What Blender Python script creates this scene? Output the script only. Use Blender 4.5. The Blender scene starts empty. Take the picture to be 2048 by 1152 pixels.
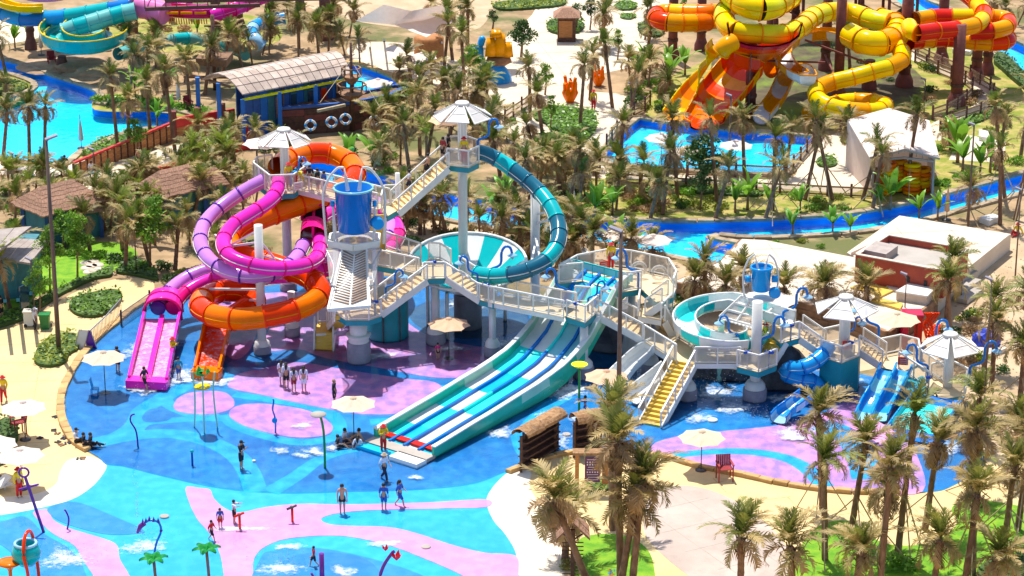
import bpy, bmesh, math, random
from mathutils import Vector, Matrix, Euler
from mathutils.geometry import tessellate_polygon, delaunay_2d_cdt
R = math.radians
S = bpy.context.scene
C = bpy.context.collection

# ---------------------------------------------------------------- camera
FP = 5430.0            # focal length in photo pixels (2048 wide)
CH = 62.0              # height of the drone above the splash pad
TH = R(20.0)
cT, sT = math.cos(TH), math.sin(TH)
cd = bpy.data.cameras.new('camera'); cam = bpy.data.objects.new('camera', cd); C.objects.link(cam)
cam.location = (0, 0, CH); cam.rotation_euler = (R(70), 0, 0)
cd.sensor_width = 36; cd.lens = 36 * FP / 2048; cd.clip_start = 1; cd.clip_end = 3000
S.camera = cam
# ---------------------------------------------------------------- sky and sun
SUN = Vector((-0.135, 0.37, 1.0)).normalized()
el = math.asin(SUN.z); az = math.atan2(SUN.x, SUN.y)
w = bpy.data.worlds.new('World'); S.world = w; w.use_nodes = True
nt = w.node_tree; nt.nodes.clear()
sky = nt.nodes.new('ShaderNodeTexSky'); sky.sky_type = 'NISHITA'; sky.sun_disc = False
sky.sun_elevation = el; sky.sun_rotation = az; sky.air_density = 1.0; sky.dust_density = 1.2
bg = nt.nodes.new('ShaderNodeBackground'); bg.inputs[1].default_value = 0.14
wo = nt.nodes.new('ShaderNodeOutputWorld')
nt.links.new(sky.outputs[0], bg.inputs[0]); nt.links.new(bg.outputs[0], wo.inputs[0])
sl = bpy.data.lights.new('sun', 'SUN'); sl.energy = 4.7; sl.angle = R(0.5); sl.color = (1.0, 0.955, 0.88)
so = bpy.data.objects.new('sun', sl); C.objects.link(so)
so.rotation_euler = (-SUN).to_track_quat('-Z', 'Y').to_euler()
S.view_settings.view_transform = 'Standard'; S.view_settings.look = 'None'
S.view_settings.exposure = 0.36; S.view_settings.gamma = 1.0
S.view_settings.use_curve_mapping = False
S.render.engine = 'CYCLES'
S.cycles.max_bounces = 6; S.cycles.transparent_max_bounces = 24
S.cycles.diffuse_bounces = 3; S.cycles.glossy_bounces = 2

# ---------------------------------------------------------------- surveying: photo pixel -> place
def G(x, y, z=0.0):
    u = (x - 1024) / FP; v = (576 - y) / FP
    d = Vector((u, cT + v * sT, -sT + v * cT))
    return Vector((0, 0, CH)) + d * ((z - CH) / d.z)
def HZ(y, b):
    q = (576 - y) / FP
    return CH + b.y * (q * cT - sT) / (cT + q * sT)
def PX(p):
    dz = p.z - CH; dep = p.y * cT - dz * sT
    return 1024 + FP * p.x / dep, 576 - FP * (p.y * sT + dz * cT) / dep
RN = random.Random(7)

# ---------------------------------------------------------------- splines
def smooth(pts, n=6, closed=True):
    out = []; N = len(pts)
    pts = [Vector(p) for p in pts]
    rng = range(N) if closed else range(N - 1)
    for i in rng:
        if closed: a, b, c, d = pts[i-1], pts[i], pts[(i+1) % N], pts[(i+2) % N]
        else: a, b, c, d = pts[max(i-1, 0)], pts[i], pts[i+1], pts[min(i+2, N-1)]
        for k in range(n):
            t = k / n
            out.append(0.5 * ((2*b) + (c-a)*t + (2*a-5*b+4*c-d)*t*t + (-a+3*b-3*c+d)*t**3))
    if not closed: out.append(pts[-1].copy())
    return out
def resample(path, step):
    L = [0.0]
    for i in range(1, len(path)): L.append(L[-1] + (path[i]-path[i-1]).length)
    n = max(1, round(L[-1] / step)); out = []; j = 0
    for k in range(n + 1):
        s = L[-1] * k / n
        while j < len(L) - 2 and L[j+1] < s: j += 1
        f = (s - L[j]) / max(1e-6, L[j+1] - L[j])
        out.append(path[j].lerp(path[j+1], min(1, f)))
    return out
def inside(pt, poly):
    x, y = pt[0], pt[1]; c = False; j = len(poly) - 1
    for i in range(len(poly)):
        xi, yi = poly[i][0], poly[i][1]; xj, yj = poly[j][0], poly[j][1]
        if (yi > y) != (yj > y) and x < (xj - xi) * (y - yi) / (yj - yi) + xi: c = not c
        j = i
    return c

# ---------------------------------------------------------------- materials
MAT = {}
def ramp2(nt, fac, c1, c2, p1=.35, p2=.65):
    r = nt.nodes.new('ShaderNodeValToRGB'); e = r.color_ramp.elements
    e[0].position = p1; e[1].position = p2; e[0].color = (*c1, 1); e[1].color = (*c2, 1)
    nt.links.new(fac, r.inputs[0]); return r.outputs[0]
def noise(nt, vec, scale, detail=4, rough=.55):
    n = nt.nodes.new('ShaderNodeTexNoise'); n.inputs['Scale'].default_value = scale
    n.inputs['Detail'].default_value = detail; n.inputs['Roughness'].default_value = rough
    nt.links.new(vec, n.inputs['Vector']); return n.outputs['Fac']
def mixc(nt, fac, a, b):
    m = nt.nodes.new('ShaderNodeMix'); m.data_type = 'RGBA'
    for s, v in ((m.inputs[0], fac), (m.inputs[6], a), (m.inputs[7], b)):
        if isinstance(v, (int, float)): s.default_value = v
        elif isinstance(v, tuple): s.default_value = (*v, 1)
        else: nt.links.new(v, s)
    return m.outputs[2]
def mat(name, c, c2=None, rough=.6, ns=1.0, bump=0, bs=8.0, coat=0, rnd=0, metal=0, transl=0, alpha=1, c3=None, ns3=.15,
        p=(.35, .65), dirt=0.0, obj=False, stretch=None):
    m = bpy.data.materials.new(name); m.use_nodes = True; nt = m.node_tree; nt.nodes.clear()
    L = nt.links.new
    out = nt.nodes.new('ShaderNodeOutputMaterial'); b = nt.nodes.new('ShaderNodeBsdfPrincipled')
    if obj: v = nt.nodes.new('ShaderNodeTexCoord').outputs['Object']
    else: v = nt.nodes.new('ShaderNodeNewGeometry').outputs['Position']
    if stretch:
        mp = nt.nodes.new('ShaderNodeMapping'); mp.inputs['Scale'].default_value = stretch; L(v, mp.inputs[0]); v = mp.outputs[0]
    if c2 is None: c2 = tuple(x * .86 for x in c)
    col = ramp2(nt, noise(nt, v, ns), c, c2, *p)
    if c3: 
        f = nt.nodes.new('ShaderNodeMapRange'); f.inputs[1].default_value = .48; f.inputs[2].default_value = .6
        L(noise(nt, v, ns3, 6, .62), f.inputs[0]); col = mixc(nt, f.outputs[0], col, c3)
    if dirt:
        f = nt.nodes.new('ShaderNodeMapRange'); f.inputs[1].default_value = .5; f.inputs[2].default_value = .75; f.inputs[4].default_value = dirt
        L(noise(nt, v, .9, 8, .7), f.inputs[0]); col = mixc(nt, f.outputs[0], col, tuple(x * .45 for x in c))
    if rnd:
        oi = nt.nodes.new('ShaderNodeObjectInfo'); h = nt.nodes.new('ShaderNodeHueSaturation')
        f = nt.nodes.new('ShaderNodeMapRange'); f.inputs[3].default_value = 1 - rnd; f.inputs[4].default_value = 1 + rnd
        L(oi.outputs['Random'], f.inputs[0]); L(f.outputs[0], h.inputs['Value']); L(col, h.inputs['Color']); col = h.outputs[0]
    L(col, b.inputs['Base Color'])
    b.inputs['Roughness'].default_value = rough; b.inputs['Metallic'].default_value = metal
    b.inputs['Coat Weight'].default_value = coat; b.inputs['Coat Roughness'].default_value = .12
    if bump:
        bp = nt.nodes.new('ShaderNodeBump'); bp.inputs['Strength'].default_value = bump; bp.inputs['Distance'].default_value = .05
        L(noise(nt, v, bs, 5), bp.inputs['Height']); L(bp.outputs[0], b.inputs['Normal'])
    sh = b.outputs[0]
    if transl:
        t = nt.nodes.new('ShaderNodeBsdfTranslucent'); L(col, t.inputs[0]); mx = nt.nodes.new('ShaderNodeMixShader')
        mx.inputs[0].default_value = transl; L(sh, mx.inputs[1]); L(t.outputs[0], mx.inputs[2]); sh = mx.outputs[0]
    if alpha < 1:
        t = nt.nodes.new('ShaderNodeBsdfTransparent'); mx = nt.nodes.new('ShaderNodeMixShader')
        mx.inputs[0].default_value = alpha; L(t.outputs[0], mx.inputs[1]); L(sh, mx.inputs[2]); sh = mx.outputs[0]
    L(sh, out.inputs[0]); MAT[name] = m; return m
def water(name, tint, bump=.25, bs=2.2, base=None, op=.0, rough=.04, stretch=(1, 1.0, 1)):
    m = bpy.data.materials.new(name); m.use_nodes = True; nt = m.node_tree; nt.nodes.clear(); L = nt.links.new
    out = nt.nodes.new('ShaderNodeOutputMaterial'); v = nt.nodes.new('ShaderNodeNewGeometry').outputs['Position']
    mp = nt.nodes.new('ShaderNodeMapping'); mp.inputs['Scale'].default_value = stretch; L(v, mp.inputs[0])
    t = nt.nodes.new('ShaderNodeBsdfTransparent')
    cc = ramp2(nt, noise(nt, mp.outputs[0], bs * 1.1, 3), tint, tuple(min(1, x * 1.25) for x in tint), .42, .6)
    L(cc, t.inputs[0])
    g = nt.nodes.new('ShaderNodeBsdfGlossy'); g.inputs['Roughness'].default_value = rough
    bp = nt.nodes.new('ShaderNodeBump'); bp.inputs['Strength'].default_value = bump; bp.inputs['Distance'].default_value = .08
    L(noise(nt, mp.outputs[0], bs, 4), bp.inputs['Height']); L(bp.outputs[0], g.inputs['Normal'])
    fr = nt.nodes.new('ShaderNodeFresnel'); fr.inputs[0].default_value = 1.33; L(bp.outputs[0], fr.inputs['Normal'])
    mx = nt.nodes.new('ShaderNodeMixShader'); L(fr.outputs[0], mx.inputs[0])
    if op:
        d = nt.nodes.new('ShaderNodeBsdfDiffuse'); d.inputs[0].default_value = (*base, 1)
        m2 = nt.nodes.new('ShaderNodeMixShader'); m2.inputs[0].default_value = op; L(t.outputs[0], m2.inputs[1]); L(d.outputs[0], m2.inputs[2])
        L(m2.outputs[0], mx.inputs[1])
    else: L(t.outputs[0], mx.inputs[1])
    L(g.outputs[0], mx.inputs[2]); L(mx.outputs[0], out.inputs[0]); MAT[name] = m
def foam(name, thr=.5, sc=1.6):
    m = bpy.data.materials.new(name); m.use_nodes = True; nt = m.node_tree; nt.nodes.clear(); L = nt.links.new
    out = nt.nodes.new('ShaderNodeOutputMaterial'); tc = nt.nodes.new('ShaderNodeTexCoord')
    v = nt.nodes.new('ShaderNodeNewGeometry').outputs['Position']
    n1 = noise(nt, v, sc, 9, .78)
    # fades towards the rim of the patch (UV holds 0 at the rim, 1 in the middle)
    sx = nt.nodes.new('ShaderNodeSeparateXYZ'); L(tc.outputs['UV'], sx.inputs[0])
    a = nt.nodes.new('ShaderNodeMath'); a.operation = 'MULTIPLY_ADD'; L(sx.outputs[0], a.inputs[0]); a.inputs[1].default_value = .38; L(n1, a.inputs[2])
    f = nt.nodes.new('ShaderNodeMapRange'); f.inputs[1].default_value = thr + .20; f.inputs[2].default_value = thr + .46; f.inputs[4].default_value = .85
    L(a.outputs[0], f.inputs[0])
    d = nt.nodes.new('ShaderNodeBsdfDiffuse'); d.inputs[0].default_value = (.8, .86, .9, 1)
    t = nt.nodes.new('ShaderNodeBsdfTransparent'); mx = nt.nodes.new('ShaderNodeMixShader')
    L(f.outputs[0], mx.inputs[0]); L(t.outputs[0], mx.inputs[1]); L(d.outputs[0], mx.inputs[2]); L(mx.outputs[0], out.inputs[0]); MAT[name] = m

# ground and paving
mat('dirt', (.46, .31, .17), (.28, .18, .09), rough=.95, ns=.5, bump=.6, bs=3, c3=(.13, .135, .04), ns3=.11)
mat('sand', (.58, .43, .27), (.44, .31, .18), rough=.95, ns=.35, bump=.4, bs=3, dirt=.25)
mat('scrub', (.20, .24, .02), (.42, .33, .10), rough=.95, ns=.8, bump=.8, bs=4, p=(.4, .6))
mat('lawn', (.09, .28, .004), (.22, .40, .01), rough=.9, ns=1.4, bump=.8, bs=9)
mat('cream_paving', (.74, .54, .26), (.67, .48, .22), rough=.85, ns=.25, bump=.15, bs=20, dirt=.3)
mat('pale_paving', (.72, .60, .45), (.64, .52, .38), rough=.85, ns=.3, bump=.15, bs=20, dirt=.12)
mat('white_beach', (.80, .69, .54), (.75, .64, .48), rough=.8, ns=.3, dirt=.08)
mat('grey_paving', (.56, .45, .38), (.42, .33, .28), rough=.9, ns=.22, bump=.2, bs=12, dirt=.3)
mat('concrete', (.72, .60, .48), (.62, .51, .40), rough=.9, ns=.3, bump=.2, bs=6, dirt=.25)
mat('slab_grey', (.45, .40, .35), (.38, .34, .29), rough=.9, ns=.6, dirt=.2)
mat('bank_stone', (.42, .33, .22), (.26, .19, .12), rough=.9, ns=2, bump=.6, bs=6, rnd=.25)
mat('tan_stone', (.60, .38, .15), (.45, .27, .10), rough=.85, ns=1.5, bump=.4, bs=8, rnd=.15)
mat('brown_stone', (.36, .21, .12), (.20, .11, .06), rough=.9, ns=1.5, bump=.7, bs=5, rnd=.3)
mat('rock_dark', (.10, .10, .115), (.035, .036, .045), rough=.6, ns=1.2, bump=1, bs=3)
mat('rock_tan', (.50, .34, .21), (.32, .20, .12), rough=.9, ns=.8, bump=1, bs=2)
mat('cliff', (.17, .18, .22), (.08, .08, .1), rough=.5, ns=.6, bump=.8, bs=4)
mat('painted_shade', (.13, .10, .05), (.06, .05, .025), rough=.95, ns=.7, bump=.6, bs=4, c3=(.16, .24, .015), ns3=.13)  # dark ground colour with green patches, imitates shade on the grass
# pool paints
mat('pool_blue', (.002, .23, .54), (.002, .17, .44), rough=.5, ns=.2, c3=(.0, .27, .60), ns3=.09)  # soft lighter patches imitate caustic light, put into the paint colour
mat('pool_sky', (.0, .45, .80), (.0, .39, .76), rough=.5, ns=.12)
mat('pool_mid', (.008, .27, .72), (.008, .24, .66), rough=.5, ns=.3)
mat('pool_lilac', (.78, .33, .60), (.74, .28, .56), rough=.5, ns=.4)
mat('pool_pink', (.82, .36, .58), (.78, .33, .60), rough=.5, ns=.4)
mat('pool_bowl_shade', (.04, .13, .25), (.03, .10, .20), rough=.5, ns=.4)  # shadow tone for the floor under the bowl slide
mat('pool_floor', (.0, .62, .96), (.02, .70, .98), rough=.6, ns=.25)
mat('pool_wall', (.0, .25, .88), (.0, .20, .80), rough=.5, ns=.8)
water('film', (.82, .93, .98), bump=.12, bs=1.2)
water('deep_film', (.76, .88, .96), bump=.35, bs=1.3)
water('river_water', (.42, .82, .96), bump=.5, bs=1.3)
foam('rapids', .27, 2.6); foam('foam', .47, 2.4); foam('foam_thick', .34, 2.0)
# plastics, paint
def plastic(n, c, r=.22, k=.80):
    m = mat(n, c, tuple(x * k for x in c), rough=.17, ns=.5, coat=0, dirt=.12)
    [x for x in m.node_tree.nodes if x.type == 'BSDF_PRINCIPLED'][0].inputs['Specular IOR Level'].default_value = .14 if c[0] > .6 else .3
plastic('teal_plastic', (.0, .48, .50)); plastic('deep_teal', (.012, .14, .22)); plastic('aqua_plastic', (.03, .86, .80))
plastic('aqua_light', (.30, .72, .78)); plastic('white_plastic', (.80, .82, .80)); plastic('pale_aqua', (.52, .80, .84)); plastic('mint_plastic', (.38, .70, .52)); plastic('green_side', (.03, .52, .34))
plastic('blue_plastic', (.005, .19, .66)); plastic('bright_blue', (.01, .34, .82)); plastic('navy_plastic', (.01, .07, .45)); plastic('pale_blue', (.35, .62, .85))
plastic('magenta', (.92, .03, .48)); plastic('lavender', (.60, .24, .74)); plastic('purple', (.18, .03, .30)); plastic('hot_pink', (.78, .01, .22)); plastic('crimson', (.55, .005, .05))
plastic('orange', (1.0, .19, .0)); plastic('orange_red', (.92, .05, .0)); plastic('red_plastic', (.72, .02, .01)); plastic('amber', (.95, .36, .0)); plastic('yellow', (.92, .62, .0)); plastic('lemon', (.84, .80, .01))
plastic('light_teal', (.16, .55, .52)); plastic('green_plastic', (.02, .32, .05)); plastic('pool_aqua', (.005, .52, .84)); plastic('violet', (.12, .02, .35)); plastic('flume_pink', (.92, .25, .56))
mat('white_paint', (.78, .76, .71), (.70, .68, .63), rough=.4, ns=1.2, dirt=.15)
mat('column_white', (.74, .73, .70), (.66, .65, .62), rough=.55, ns=1, dirt=.2)
mat('pedestal_grey', (.30, .28, .34), (.22, .21, .27), rough=.7, ns=2, dirt=.3)
mat('deck_cream', (.76, .58, .34), (.70, .53, .30), rough=.75, ns=.8, dirt=.12)
mat('step_yellow', (.78, .52, .08), (.70, .45, .06), rough=.6, ns=1.5, dirt=.15)
mat('step_cream', (.84, .62, .30), (.74, .50, .22), rough=.6, ns=1.5, dirt=.1)
mat('fascia_teal', (.005, .30, .37), (.005, .25, .31), rough=.45, ns=1, dirt=.1)
mat('mesh_screen', (.70, .66, .60), rough=.6, alpha=.40)
mat('mesh_canopy', (.82, .78, .76), rough=.6, alpha=.72)
mat('board_cream', (.66, .58, .48), rough=.6, ns=1)
mat('canvas', (.84, .67, .48), (.78, .61, .43), rough=.8, ns=2, transl=.25)
mat('canvas_peach', (.90, .58, .36), (.84, .52, .31), rough=.75, ns=2, transl=.25)
mat('canvas_white', (.82, .68, .60), (.76, .62, .54), rough=.8, ns=2, transl=.15)
mat('sail_mesh', (.6, .6, .6), rough=.8, alpha=.6)
mat('dark_metal', (.06, .055, .06), (.09, .08, .08), rough=.45, ns=3)
mat('pole_brown', (.10, .065, .055), (.14, .09, .07), rough=.6, ns=3)
mat('steel', (.42, .42, .44), (.32, .32, .34), rough=.35, ns=3, metal=.6)
mat('maroon_post', (.22, .06, .045), (.15, .04, .035), rough=.75, ns=2, bump=.5, bs=6, dirt=.3)
mat('brown_post', (.17, .07, .055), (.11, .045, .04), rough=.8, ns=2, bump=.5, bs=6, dirt=.3)
mat('wood_orange', (.50, .22, .07), (.38, .15, .04), rough=.75, ns=3, rnd=.2, bump=.3, stretch=(1, 1, 6))
mat('wood_dark', (.13, .06, .035), (.07, .03, .02), rough=.8, ns=4, rnd=.25, bump=.5)
mat('wood_brown', (.30, .16, .08), (.2, .10, .05), rough=.8, ns=3, rnd=.25, bump=.4)
mat('wood_fence', (.42, .27, .17), (.30, .19, .12), rough=.85, ns=3, rnd=.2)
mat('red_paint', (.66, .02, .015), (.52, .015, .012), rough=.5, ns=2, dirt=.15)
mat('chair_red', (.36, .02, .03), (.25, .015, .02), rough=.6, ns=3)
mat('brick_red', (.46, .085, .045), (.36, .06, .035), rough=.85, ns=.8, bump=.3, bs=20, dirt=.15)
mat('blue_paint', (.02, .10, .36), (.015, .075, .28), rough=.6, ns=2, dirt=.3, rnd=.15)
mat('blue_bright', (.01, .18, .62), (.01, .14, .5), rough=.6, ns=2, dirt=.2)
mat('teal_wall', (.04, .22, .26), (.03, .16, .2), rough=.7, ns=2, dirt=.3)
mat('roof_board', (.62, .49, .40), (.48, .36, .29), rough=.85, ns=1.5, rnd=.18, dirt=.3, bump=.3)
mat('thatch', (.46, .26, .17), (.27, .14, .085), rough=.95, ns=5, rnd=.15, bump=1, bs=14, stretch=(3, 1, 1))
mat('thatch_tan', (.46, .27, .13), (.28, .14, .06), rough=.95, ns=5, rnd=.15, bump=1, bs=14)
mat('roof_grey', (.40, .34, .30), (.32, .26, .23), rough=.8, ns=2, rnd=.1, dirt=.2)
mat('glass_dark', (.02, .05, .09), (.03, .08, .12), rough=.08)
mat('black', (.012, .012, .016), (.02, .02, .025), rough=.6)
mat('sign_purple', (.12, .02, .14), (.10, .015, .12), rough=.5)
mat('sign_white', (.75, .73, .7), rough=.5)
mat('sign_red', (.75, .04, .02), rough=.5)
mat('rope', (.45, .36, .24), rough=.9)
mat('bin_green', (.01, .22, .05), (.01, .17, .04), rough=.4)
mat('tarp_blue', (.02, .05, .5), (.015, .04, .38), rough=.5, ns=3, bump=1, bs=5)
mat('bamboo', (.50, .38, .22), (.38, .27, .15), rough=.7, ns=4)
# vegetation
mat('frond_olive', (.15, .145, .02), (.46, .33, .13), rough=.6, ns=.7, transl=.3, rnd=.3, obj=True, p=(.36, .58))
mat('frond_green', (.09, .15, .014), (.30, .30, .06), rough=.55, ns=.8, transl=.3, rnd=.25, obj=True, p=(.4, .65))
mat('frond_dry', (.36, .21, .085), (.52, .35, .18), rough=.8, ns=.9, transl=.25, rnd=.25, obj=True)
mat('frond_lime', (.22, .30, .03), (.34, .40, .05), rough=.5, ns=1, transl=.35, rnd=.2, obj=True)
mat('trunk', (.30, .17, .10), (.14, .07, .04), rough=.95, ns=2.5, bump=1, bs=9, rnd=.2, obj=True, stretch=(1, 1, 4))
mat('trunk_thin', (.34, .21, .13), (.20, .12, .07), rough=.95, ns=3, bump=1, bs=9, rnd=.2, obj=True)
mat('banana_leaf', (.16, .36, .02), (.26, .48, .05), rough=.4, ns=1, transl=.35, rnd=.2, obj=True)
mat('leaf_green', (.09, .23, .01), (.24, .42, .03), rough=.55, ns=1.5, transl=.25, rnd=.2)
mat('leaf_dark', (.03, .085, .012), (.08, .16, .03), rough=.55, ns=1.5, transl=.2, rnd=.2)
mat('leaf_yellow', (.30, .33, .02), (.18, .25, .02), rough=.55, ns=1.5, transl=.25, rnd=.2)
mat('hedge_core', (.04, .09, .012), (.07, .12, .02), rough=.9, ns=2)
# people
mat('skin', (.55, .30, .18), (.50, .27, .16), rough=.6); mat('hair', (.012, .009, .008), rough=.5); mat('hair_tan', (.35, .22, .10), rough=.7)
mat('cloth_red', (.62, .01, .012), rough=.8); mat('cloth_yellow', (.85, .60, .01), rough=.8); mat('cloth_black', (.012, .012, .018), rough=.8)
mat('cloth_white', (.72, .75, .85), rough=.8); mat('cloth_blue', (.02, .10, .45), rough=.8); mat('cloth_teal', (.02, .30, .45), rough=.8)
mat('cloth_pink', (.6, .04, .2), rough=.8); mat('cloth_navy', (.015, .02, .06), rough=.8)

# ---------------------------------------------------------------- mesh builder
class MB:
    def __init__(s): s.v = []; s.f = []; s.m = []; s.mi = 0; s.sm = []; s.smooth = False
    def add(s, vs, fs):
        o = len(s.v); s.v += [Vector(p) for p in vs]
        for f in fs: s.f.append(tuple(i + o for i in f)); s.m.append(s.mi); s.sm.append(s.smooth)
    def box(s, c, d, rz=0, rx=0, ry=0):
        m = Matrix.Translation(c) @ Euler((rx, ry, rz)).to_matrix().to_4x4()
        x, y, z = d[0]/2, d[1]/2, d[2]/2
        vs = [m @ Vector(p) for p in ((-x,-y,-z),(x,-y,-z),(x,y,-z),(-x,y,-z),(-x,-y,z),(x,-y,z),(x,y,z),(-x,y,z))]
        s.add(vs, ((0,3,2,1),(4,5,6,7),(0,1,5,4),(1,2,6,5),(2,3,7,6),(3,0,4,7)))
    def bar(s, a, b, wd, h=None):
        a, b = Vector(a), Vector(b); h = h or wd; d = (b - a)
        if d.length < 1e-5: return
        d.normalize(); up = Vector((0,0,1)) if abs(d.z) < .98 else Vector((0,1,0))
        sd = d.cross(up).normalized() * wd/2; u = sd.cross(d).normalized() * h/2
        vs = [a-sd-u, a+sd-u, a+sd+u, a-sd+u, b-sd-u, b+sd-u, b+sd+u, b-sd+u]
        s.add(vs, ((0,3,2,1)[::-1],(4,5,6,7)[::-1],(0,1,5,4)[::-1],(1,2,6,5)[::-1],(2,3,7,6)[::-1],(3,0,4,7)[::-1]))
    def tube(s, path, r, n=8, caps=True, a0=0, a1=2*math.pi, wobble=0):
        path = [Vector(p) for p in path]; N = len(path); rr = r if isinstance(r, (list, tuple)) else [r]*N
        full = abs(a1 - a0 - 2*math.pi) < 1e-4; k = n if full else n + 1
        rings = []
        for i, p in enumerate(path):
            d = (path[min(i+1, N-1)] - path[max(i-1, 0)]).normalized()
            up = Vector((0,0,1)) if abs(d.z) < .97 else Vector((0,1,0))
            sd = d.cross(up).normalized(); u = sd.cross(d).normalized()
            rings.append([p + (sd*math.cos(a0+(a1-a0)*j/n) + u*math.sin(a0+(a1-a0)*j/n))*rr[i]*(1+(RN.uniform(-wobble, wobble) if wobble else 0)) for j in range(k)])
        vs = [q for rg in rings for q in rg]; fs = []
        for i in range(N-1):
            for j in range(k if full else k-1):
                a = i*k+j; b = i*k+(j+1) % k; fs.append((a, b, b+k, a+k))
        if caps and full: fs.append(tuple(range(k))[::-1]); fs.append(tuple((N-1)*k+j for j in range(k)))
        sm = s.smooth; s.smooth = True; s.add(vs, fs); s.smooth = sm
        if caps and full: s.sm[-1] = s.sm[-2] = False
    def cyl(s, a, b, r, n=12, r2=None):
        s.tube([a, b], [r, r if r2 is None else r2], n)
    def lathe(s, prof, c=(0,0,0), n=16, a0=0, a1=2*math.pi, smooth=True):
        c = Vector(c); full = abs(a1-a0-2*math.pi) < 1e-4; k = n if full else n+1
        vs = []
        for r, z in prof:
            for j in range(k):
                a = a0+(a1-a0)*j/n; vs.append(c + Vector((r*math.cos(a), r*math.sin(a), z)))
        fs = []
        for i in range(len(prof)-1):
            for j in range(k if full else k-1):
                a = i*k+j; b = i*k+(j+1) % k; fs.append((a, b, b+k, a+k))
        sm = s.smooth; s.smooth = smooth; s.add(vs, fs); s.smooth = sm
    def prism(s, poly, z0, z1, top=True, bottom=False):
        n = len(poly); pts = [(p[0], p[1]) for p in poly]
        ar = sum(pts[i][0]*pts[(i+1) % n][1]-pts[(i+1) % n][0]*pts[i][1] for i in range(n))
        if ar < 0: pts = pts[::-1]
        vs = [(x, y, z0) for x, y in pts] + [(x, y, z1) for x, y in pts]
        fs = [(i, (i+1) % n, n+(i+1) % n, n+i) for i in range(n)]
        tr = tessellate_polygon([[Vector((x, y, 0)) for x, y in pts]])
        def ccw(t):
            a, b, c = [Vector(pts[i]) for i in t]; return t if (b-a).cross(c-a) > 0 else (t[0], t[2], t[1])
        tr = [ccw(t) for t in tr]
        if top: fs += [tuple(n+i for i in t) for t in tr]
        if bottom: fs += [tuple(t)[::-1] for t in tr]
        s.add(vs, fs)
    def mesh(s, name, mats, off=None):
        me = bpy.data.meshes.new(name); o = off or Vector((0,0,0))
        me.from_pydata([p - o for p in s.v], [], s.f)
        ml = mats if isinstance(mats, (list, tuple)) else [mats]
        for m in ml: me.materials.append(MAT[m])
        me.polygons.foreach_set('material_index', s.m); me.polygons.foreach_set('use_smooth', s.sm); me.update()
        return me
    def build(s, name, mats, parent=None):
        o = wpos(parent) if parent else Vector((0,0,0))
        return link(bpy.data.objects.new(name, s.mesh(name, mats, o)), parent)
def wpos(o):
    p = Vector((0,0,0))
    while o: p = p + Vector(o.location); o = o.parent
    return p
def link(o, parent=None):
    C.objects.link(o)
    if parent: o.parent = parent
    return o
USED = set()
def tag(o, label=None, cat=None, group=None, kind=None):
    if label:
        o['label'] = label
    if cat: o['category'] = cat
    if group: o['group'] = group
    if kind: o['kind'] = kind
    return o
def thing(name, label, cat, loc, group=None, rz=0):
    o = bpy.data.objects.new(name, None); o.empty_display_size = .3; o.location = loc; o.rotation_euler = (0,0,rz)
    return tag(link(o), label, cat, group)
def inst(name, me, parent=None, loc=(0,0,0), rot=(0,0,0), sc=(1,1,1)):
    o = bpy.data.objects.new(name, me); o.location = loc; o.rotation_euler = rot; o.scale = sc; return link(o, parent)
def copy_tree(o, parent=None):
    c = o.copy(); C.objects.link(c); c.parent = parent
    for ch in list(o.children): copy_tree(ch, c)
    return c
def unit(mn, name='unit'):
    m = MB(); m.box((0,0,0), (1,1,1)); return m.mesh(name, mn)
UB = {}
def ub(mn):
    if mn not in UB: UB[mn] = unit(mn, 'block')
    return UB[mn]
def barobj(name, mn, parent, a, b, wd, h=None):
    """a straight bar as its own object, sharing one unit block"""
    a, b = Vector(a), Vector(b); o = wpos(parent) if parent else Vector((0,0,0)); d = b - a
    q = d.to_track_quat('X', 'Z')
    ob = bpy.data.objects.new(name, ub(mn)); ob.location = (a+b)/2 - o; ob.rotation_euler = q.to_euler(); ob.scale = (d.length, wd, h or wd)
    return link(ob, parent)
# ================================================================ setting: ground with the river and pools cut out
def W(pts, z=0.0, sm=True, n=5):
    p = [G(x, y, z) for x, y in pts]
    return smooth(p, n) if sm else p
ISL = [(-90,140),(0,148),(30,155),(60,166),(67,174),(56,184),(25,194),(0,203),(-90,225)]
R1 = [(-90,105),(-20,115),(40,130),(100,152),(150,168),(186,182),(198,194),(184,204),(196,211),(235,214),(300,218),(350,224),(400,238),(425,246),(390,250),(350,255),(305,257),(250,265),(217,279),(190,290),(160,302),(140,318),(128,329),(80,328),(30,322),(0,315),(-90,300)]
R2 = [(560,312),(640,322),(700,334),(765,352),(815,368),(870,384),(947,397),(1000,410),(1085,425),(1130,432),(1200,439),(1300,444),(1400,445),(1500,442),(1600,438),(1700,430),(1800,413),(1900,389),(2000,362),(2060,345),(2150,322),(2150,352),(2060,381),(2000,398),(1900,425),(1830,444),(1760,457),(1700,466),(1600,472),(1540,475),(1480,474),(1430,469),(1411,472),(1420,479),(1470,489),(1520,500),(1500,530),(1430,530),(1335,512),(1290,504),(1150,478),(1080,470),(1000,460),(940,449),(880,437),(830,425),(740,394),(650,368),(560,350)]
R3 = [(1279,238),(1330,247),(1400,254),(1450,262),(1540,268),(1638,275),(1600,315),(1571,350),(1500,348),(1400,343),(1300,337),(1210,327),(1212,303),(1232,280),(1256,257)]
R4 = [(1760,-22),(1790,4),(1826,22),(1870,35),(1930,68),(1982,98),(2048,150),(2110,196),(2110,130),(2048,92),(2010,76),(1960,50),(1907,24),(1850,0),(1820,-22)]
R5 = [(690,128),(715,131),(758,146),(795,165),(790,180),(750,195),(700,190),(650,172)]
pools = [('lagoon', R1, True), ('lazy_river', R2, True), ('slide_pool', R3, False), ('far_river', R4, True), ('ship_pool', R5, True)]
outl = [W(p, 0, s) for _, p, s in pools]
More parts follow.
